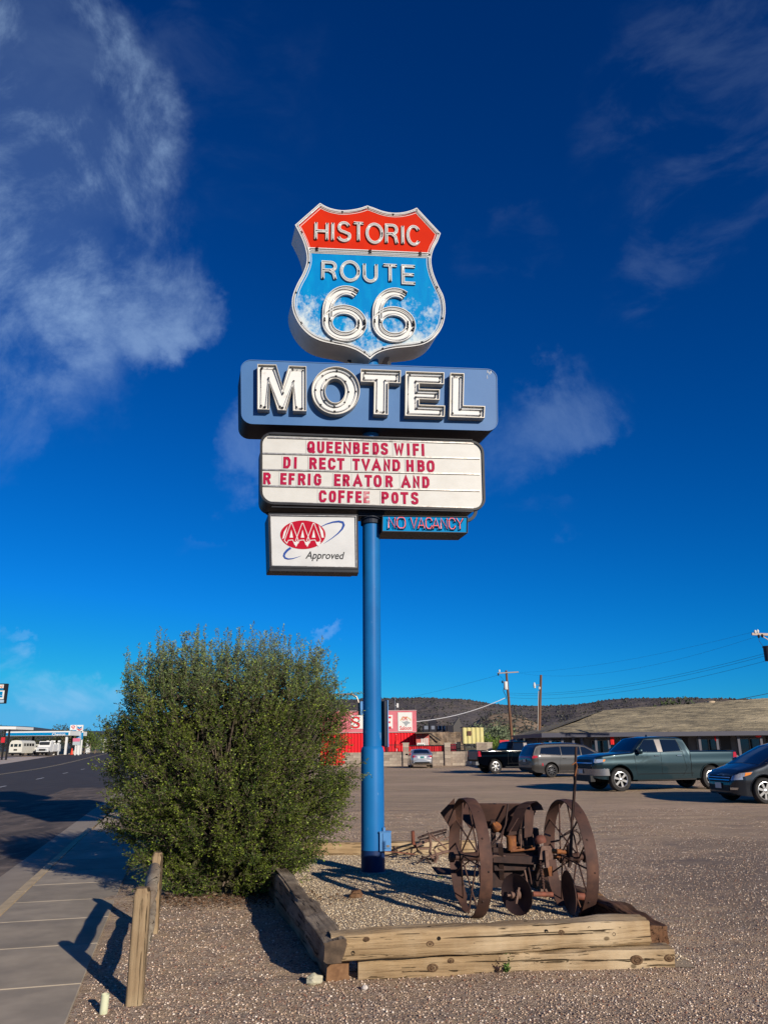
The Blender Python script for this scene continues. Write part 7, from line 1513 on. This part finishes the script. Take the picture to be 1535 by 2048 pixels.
# ------------------------------------------------------------------ filling station across the road
GY = 160.0; gz0 = terr(-90, GY)-.1
def ggz(px): return P(px, 1500, GY)
can = thing('station_canopy', 'long white and blue filling station canopy on posts across the road', 'canopy', (P(78, 1500, GY).x, GY, gz0)); cO_ = Vector((P(78, 1500, GY).x, GY, gz0))
ca = P(11, 1463.2, GY)-cO_; cb = P(143, 1463.2, GY)-cO_; ch_ = (P(78, 1463.2, GY)-P(78, 1472.2, GY)).z
st_white = mat('station_white', (.62, .62, .60), .5); st_blue = mat('station_blue', (.0, .18, .40), .6, spec=.05)
mb = MB(); mb.box(((ca.x+cb.x)/2, 4, ca.z-ch_/2), (cb.x-ca.x, 9, ch_)); deck = mb.build('canopy_deck', st_white, can); mb = MB(); mb.box(((ca.x+cb.x)/2, -.53, ca.z-ch_*.62), (cb.x-ca.x-.6, .06, ch_*.62)); mb.build('blue_band', st_blue, deck)
mb = MB(); a = P(107.5, 1465.8, GY)-cO_; b = P(133, 1471.3, GY)-cO_; put_text(mb, 'Chevron', a.x, b.x, b.z, a.z, -.60, offset=.02); mb.build('lettering', st_white, deck)
for px, m_, dy in ((130, st_white, 0), (45, iron, 4), (27, st_white, 7), (118, iron, 6)): x = (P(px, 1500, GY)-cO_).x; mb = MB(); mb.box((x, dy+.4, (ca.z-ch_)/2), (.38, .38, ca.z-ch_)); mb.build('column', m_, can)
c2_ = thing('station_canopy', 'nearer flat white canopy on dark posts at the left edge', 'canopy', (P(0, 1500, 120).x, 120, terr(-60, 120)-.1)); o2_ = Vector((P(0, 1500, 120).x, 120, terr(-60, 120)-.1)); a = P(-120, 1451, 120)-o2_; b = P(33, 1451, 120)-o2_
mb = MB(); mb.prism([(a.x, 0, a.z), (b.x, 0, b.z-.15), (b.x, 0, b.z-.55), (a.x, 0, a.z-.45)], (0, 6, 0)); mb.build('canopy_deck', st_white, c2_)
for px in (3, 11.5): x = (P(px, 1500, 120)-o2_).x; mb = MB(); mb.box((x, .5, (a.z-.4)/2), (.22, .22, a.z-.4)); mb.build('column', iron, c2_)
rs = thing('price_board', 'small red sign hanging on the dark post of the nearer canopy', 'sign', P(6.5, 1480, 119.5)); mb = MB(); mb.box((0, 0, 0), (.55, .1, .75)); mb.build('board', sgn_red, rs)
# camper bus, trucks and pumps
bO = P(30, 1510, 150); bz = terr(-80, 150)-.1; bus = thing('shuttle_bus', 'cream shuttle bus seen from behind under the station canopy', 'bus', (bO.x, 150, bz), rad(3)); cream = mat('cream_body', (.55, .54, .48), .5)
mb = MB(); prof = [(-1.15, .45), (1.15, .45), (1.2, 1.6), (1.12, 2.3), (.85, 2.68), (0, 2.78), (-.85, 2.68), (-1.12, 2.3), (-1.2, 1.6)]; mb.prism([(x, 0, z) for x, z in prof], (0, 6.5, 0)); mb.build('body', cream, bus, 20)
for x in (-.72, 0, .72): mb = MB(); mb.box((x, -.03, 1.85), (.42 if x else .6, .05, .5)); mb.build('window', win_m, bus)
mb = MB(); mb.box((0, -.03, 1.05), (.62, .05, .28)); mb.build('rear_panel', iron, bus); mb = MB(); mb.box((0, -.1, .45), (2.3, .25, .25)); mb.build('bumper', iron, bus)
for x in (-.95, .95):
    for y in (1.3, 5.0): mb = MB(); mb.lathe([(0, -.12), (.38, -.12), (.40, 0), (.38, .12), (0, .12)], (x, y, .4), (1, 0, 0), 14); mb.build('wheel', tyre_m, bus)
for i in range(4): mb = MB(); mb.box((1.19, 1.2+1.3*i, 1.95), (.05, .9, .5)); mb.build('window', win_m, bus)
def box_truck(label, px, Y, w, h, col, heading=0, cab=True):
    o = P(px, 1508, Y); t = thing('truck', label, 'truck', (o.x, Y, terr(o.x, Y)-.1), heading); m_ = col
    mb = MB(); mb.prism([(0, 0, .6), (0, 0, 1.25), (0, .15*h, 1.4), (0, .9, 1.55), (0, 1.4, h), (0, 2.6, h), (0, 2.6, .6)], (w, 0, 0)); mb.build('cab', m_, t, 20)
    mb = MB(); mb.box((w/2, 1.1, h-.42), (w*.82, .35, .5), 0, Matrix.Rotation(rad(28), 3, 'X')); mb.build('windscreen', win_m, t); mb = MB(); mb.box((w/2, -.03, 1.0), (w*.55, .06, .35)); mb.build('grille', iron, t); mb = MB(); mb.box((w/2, -.12, .55), (w, .25, .25)); mb.build('bumper', iron, t)
    for x in (w*.14, w*.86): mb = MB(); mb.box((x, -.03, .98), (w*.16, .06, .22)); mb.build('headlight', lamp_clear, t)
    mb = MB(); mb.box((w/2, 5.0, 1.35), (w, 4.4, 1.3)); mb.build('bed', m_, t)
    for x in (.12, w-.12):
        for y in (.7, 5.5): mb = MB(); mb.lathe([(0, -.14), (.42, -.14), (.44, 0), (.42, .14), (0, .14)], (x, y, .43), (1, 0, 0), 14); mb.build('wheel', tyre_m, t)
    return t
box_truck('white truck facing forward under the station canopy beside the bus', 72, 150, 2.15, 2.55, st_white, rad(5)); box_truck('small cream utility vehicle between the bus and the white truck', 54, 156, 1.7, 1.9, cream, rad(10))
for k, (px, lab) in enumerate(((96, 'white fuel pump right of the white truck'), (101, 'tall white fuel pump beside the canopy column'), (110, 'white fuel pump with round top nearest the white column'), (114, 'slim white fuel pump right before the white column'))):
    o = P(px, 1507, 156); t = thing('fuel_pump', lab, 'fuel pump', (o.x, 156, terr(o.x, 156)-.1), 0, 'fuel pumps'); mb = MB(); mb.box((0, 0, 1.1), (.55, .5, 2.2)); mb.build('body', st_white, t); mb = MB(); mb.box((0, -.27, 1.3), (.36, .05, .45)); mb.build('screen', win_m, t); mb = MB(); mb.box((0, 0, 2.5), (.85, .4, .35)); mb.build('topper', st_white, t)
co_ = P(143.5, 1509, 162); cone = thing('red_post', 'small red barrier cone at the station entrance', 'cone', (co_.x, 162, terr(co_.x, 162)-.1)); mb = MB(); mb.lathe([(.35, 0), (.35, .06), (.24, .08), (.08, 1.2), (0, 1.22)], (0, 0, 0), (0, 0, 1), 12); mb.build('cone', mat('cone_red', (.70, .05, .02), .6), cone, 40)
# station signs
def sign_px(name, label, Y, x0, y0, x1, y1, m, legs=(), th=.35, cat='sign'):
    c_ = P((x0+x1)/2, (y0+y1)/2, Y); gz_ = terr(c_.x, Y)-.1; t = thing(name, label, cat, (c_.x, Y, gz_)); a = P(x0, y0, Y)-Vector((c_.x, Y, gz_)); b = P(x1, y1, Y)-Vector((c_.x, Y, gz_)); mb = MB(); mb.box(((a.x+b.x)/2, 0, (a.z+b.z)/2), (b.x-a.x, th, a.z-b.z)); mb.build('panel', m, t)
    for px in legs: x = (P(px, 1500, Y)-Vector((c_.x, Y, gz_))).x; mb = MB(); mb.box((x, .1, b.z/2), (.25, .25, b.z)); mb.build('leg', st_white, t)
    return t, (lambda px, py: P(px, py, Y)-Vector((c_.x, Y, gz_)))
t, q = sign_px('roadside_sign', 'tall station sign with blue and red chevrons over a blue price panel', 165, 155, 1450, 166, 1462, st_white, (155.5, 162))
mb = MB(); a = q(156.2, 1452.5); b = q(164.8, 1455.5); w = b.x-a.x; h = a.z-b.z
mb.prism([(a.x, -.2, a.z), (a.x+w/2, -.2, a.z-h*.8), (a.x+w, -.2, a.z), (a.x+w, -.2, a.z-h*1.0), (a.x+w/2, -.2, a.z-h*1.9), (a.x, -.2, a.z-h*1.0)], (0, -.04, 0)); mb.build('blue_chevron', st_blue, t); mb = MB(); mb.prism([(a.x, -.2, a.z-h*1.35), (a.x+w/2, -.2, a.z-h*2.2), (a.x+w, -.2, a.z-h*1.35), (a.x+w, -.2, a.z-h*2.1), (a.x+w/2, -.2, a.z-h*3.0), (a.x, -.2, a.z-h*2.1)], (0, -.04, 0)); mb.build('red_chevron', sgn_red, t)
a, b = q(154.5, 1465.5), q(165.5, 1479); mb = MB(); mb.box(((a.x+b.x)/2, 0, (a.z+b.z)/2), (b.x-a.x, .3, a.z-b.z)); mb.build('price_panel', st_blue, t)
for i in range(3): a = q(157, 1467.5+4*i); b = q(163.5, 1468.8+4*i); mb = MB(); mb.box(((a.x+b.x)/2, -.18, (a.z+b.z)/2), (b.x-a.x, .04, a.z-b.z)); mb.build('price_row', st_white, t)
t, q = sign_px('roadside_sign', 'small square white sign with red emblem left of the chevron sign', 165, 142, 1450, 153, 1460, st_white, (152,)); a, b = q(144, 1452), q(151.5, 1455); mb = MB(); mb.strip([(a.x+(b.x-a.x)*(.5+.5*cos(k*pi/8)), -.2, (a.z+b.z)/2+.25*sin(k*pi/8)) for k in range(16)], [(a.x+(b.x-a.x)*(.5+.34*cos(k*pi/8)), -.2, (a.z+b.z)/2+.12*sin(k*pi/8)) for k in range(16)], (0, -.03, 0)); a, b = q(146, 1457), q(150, 1458.2); mb.box(((a.x+b.x)/2, -.2, (a.z+b.z)/2), (b.x-a.x, .03, a.z-b.z)); mb.build('emblem', sgn_red, t)
t, q = sign_px('roadside_sign', 'pink and grey poster sign below the chevron sign', 150, 147.5, 1477, 160.5, 1490, mat('grey_poster', (.36, .42, .44), .7), (151, 158)); a, b = q(147.3, 1476.5), q(160.7, 1483); mb = MB(); mb.box(((a.x+b.x)/2, -.06, (a.z+b.z)/2), (b.x-a.x, .3, a.z-b.z)); mb.build('pink_panel', mat('poster_pink', (.55, .14, .22), .7), t)
t, q = sign_px('road_sign', 'white diamond road sign on a post beyond the station entrance', 190, 174.6, 1492, 175.4, 1494, st_white, (175,), .06, 'road sign'); mb = MB(); c_ = q(175, 1484); mb.box((c_.x, 0, c_.z), (.80, .04, .80), 0, Matrix.Rotation(rad(45), 3, 'Y')); mb.build('plate', st_white, t); mb = MB(); c_ = q(176, 1499); mb.box((c_.x+.05, 0, c_.z), (1.0, .5, 1.3)); mb.box((c_.x-.2, 0, c_.z+1.1), (.5, .3, .9)); mb.build('white_box', st_white, t)
t, q = sign_px('roadside_sign', 'sign box with orange letters and blue panels at the left edge of the sky', 62, -46, 1368, 11.5, 1407, iron, (-30,), .3)
for (x0, y0, x1, y1, m_) in ((-45, 1370, 9.5, 1376.5, st_white), (-45, 1378, 9.5, 1380.2, st_blue), (-45, 1381.8, 9.5, 1398.5, st_white), (-45, 1384, 7.5, 1390.5, st_blue), (-45, 1391.8, 7.5, 1395, st_blue), (-45, 1400.4, 9.8, 1405.5, mat('sky_grey_panel', (.30, .42, .52), .6))):
    a, b = q(x0, y0), q(x1, y1); mb = MB(); mb.box(((a.x+b.x)/2, -.17-(.02 if m_ is st_blue else 0), (a.z+b.z)/2), (b.x-a.x, .04, a.z-b.z)); mb.build('sign_panel', m_, t)
mb = MB(); a, b = q(-12, 1371), q(7.5, 1376); put_text(mb, 'ION', a.x, b.x, b.z, a.z, -.20, offset=.03); mb.build('orange_lettering', mat('orange_letter', (.60, .16, .04), .5), t)
# low walls, far roofs and the trees behind the station
lw = P(120, 1500, 175); lwt = thing('low_wall', 'low beige concrete wall behind the station entrance', 'wall', (lw.x, 175, terr(lw.x, 175)-.1)); wl_ = P(164, 1500, 175).x-lw.x; mb = MB(); mb.box((wl_/2, 0, .55), (wl_, .3, 1.1)); mb.build('wall', mat('beige_concrete', (.36, .31, .25), .9), lwt); mb = MB(); mb.box((wl_/2, 0, 1.14), (wl_+.1, .4, .08)); mb.build('cap', block_top, lwt)
fr = P(200, 1500, 260); frt = thing('far_shelter', 'distant white flat-roofed shelter at the end of the road', 'shelter', (fr.x, 260, ground_at(fr.x, 260))); wf = P(245, 1500, 260).x-fr.x; zr_ = (P(210, 1480, 260)-Vector((fr.x, 260, ground_at(fr.x, 260)))).z; mb = MB(); mb.box((wf/2, 3, zr_), (wf, 6, .5)); mb.build('roof', st_white, frt)
for f_ in (.15, .28, .9): mb = MB(); mb.box((wf*f_, .3, zr_/2), (.4, .4, zr_)); mb.build('column', cream, frt)
for k, (px, Y, h, w, col, sd) in enumerate(((-10, 215, 6.5, 9, (.035, .045, .022), 1), (22, 220, 5.0, 8, (.05, .055, .03), 2), (52, 225, 5.5, 9, (.04, .05, .025), 3), (82, 225, 5.0, 8, (.055, .06, .032), 4), (108, 215, 5.5, 7, (.035, .045, .022), 5), (128, 200, 7.8, 6, (.06, .055, .03), 6), (142, 205, 6.0, 5, (.10, .085, .045), 7), (178, 190, 5.6, 7, (.07, .10, .025), 8), (190, 205, 4.6, 6, (.06, .09, .022), 9), (168, 200, 6.5, 5, (.05, .07, .02), 10), (212, 230, 3.0, 8, (.10, .12, .03), 11))):
    x = P(px, 1500, Y).x; tree(('dark shrub tree at the left edge behind the nearer canopy', 'olive tree behind the bus', 'dark low tree behind the cream utility vehicle', 'olive low tree behind the white truck', 'dark tree behind the fuel pumps', 'tallest brownish tree left of the station signs', 'dry tan tree behind the poster sign', 'bright green tree right of the chevron sign', 'lower green tree beside the distant shelter', 'dark green tree behind the chevron sign post', 'low yellow-green shrub at the road bend')[k], (x, Y, ground_at(x, Y)), h, w, col, 900, .38, group='trees behind the filling station', seed=sd)
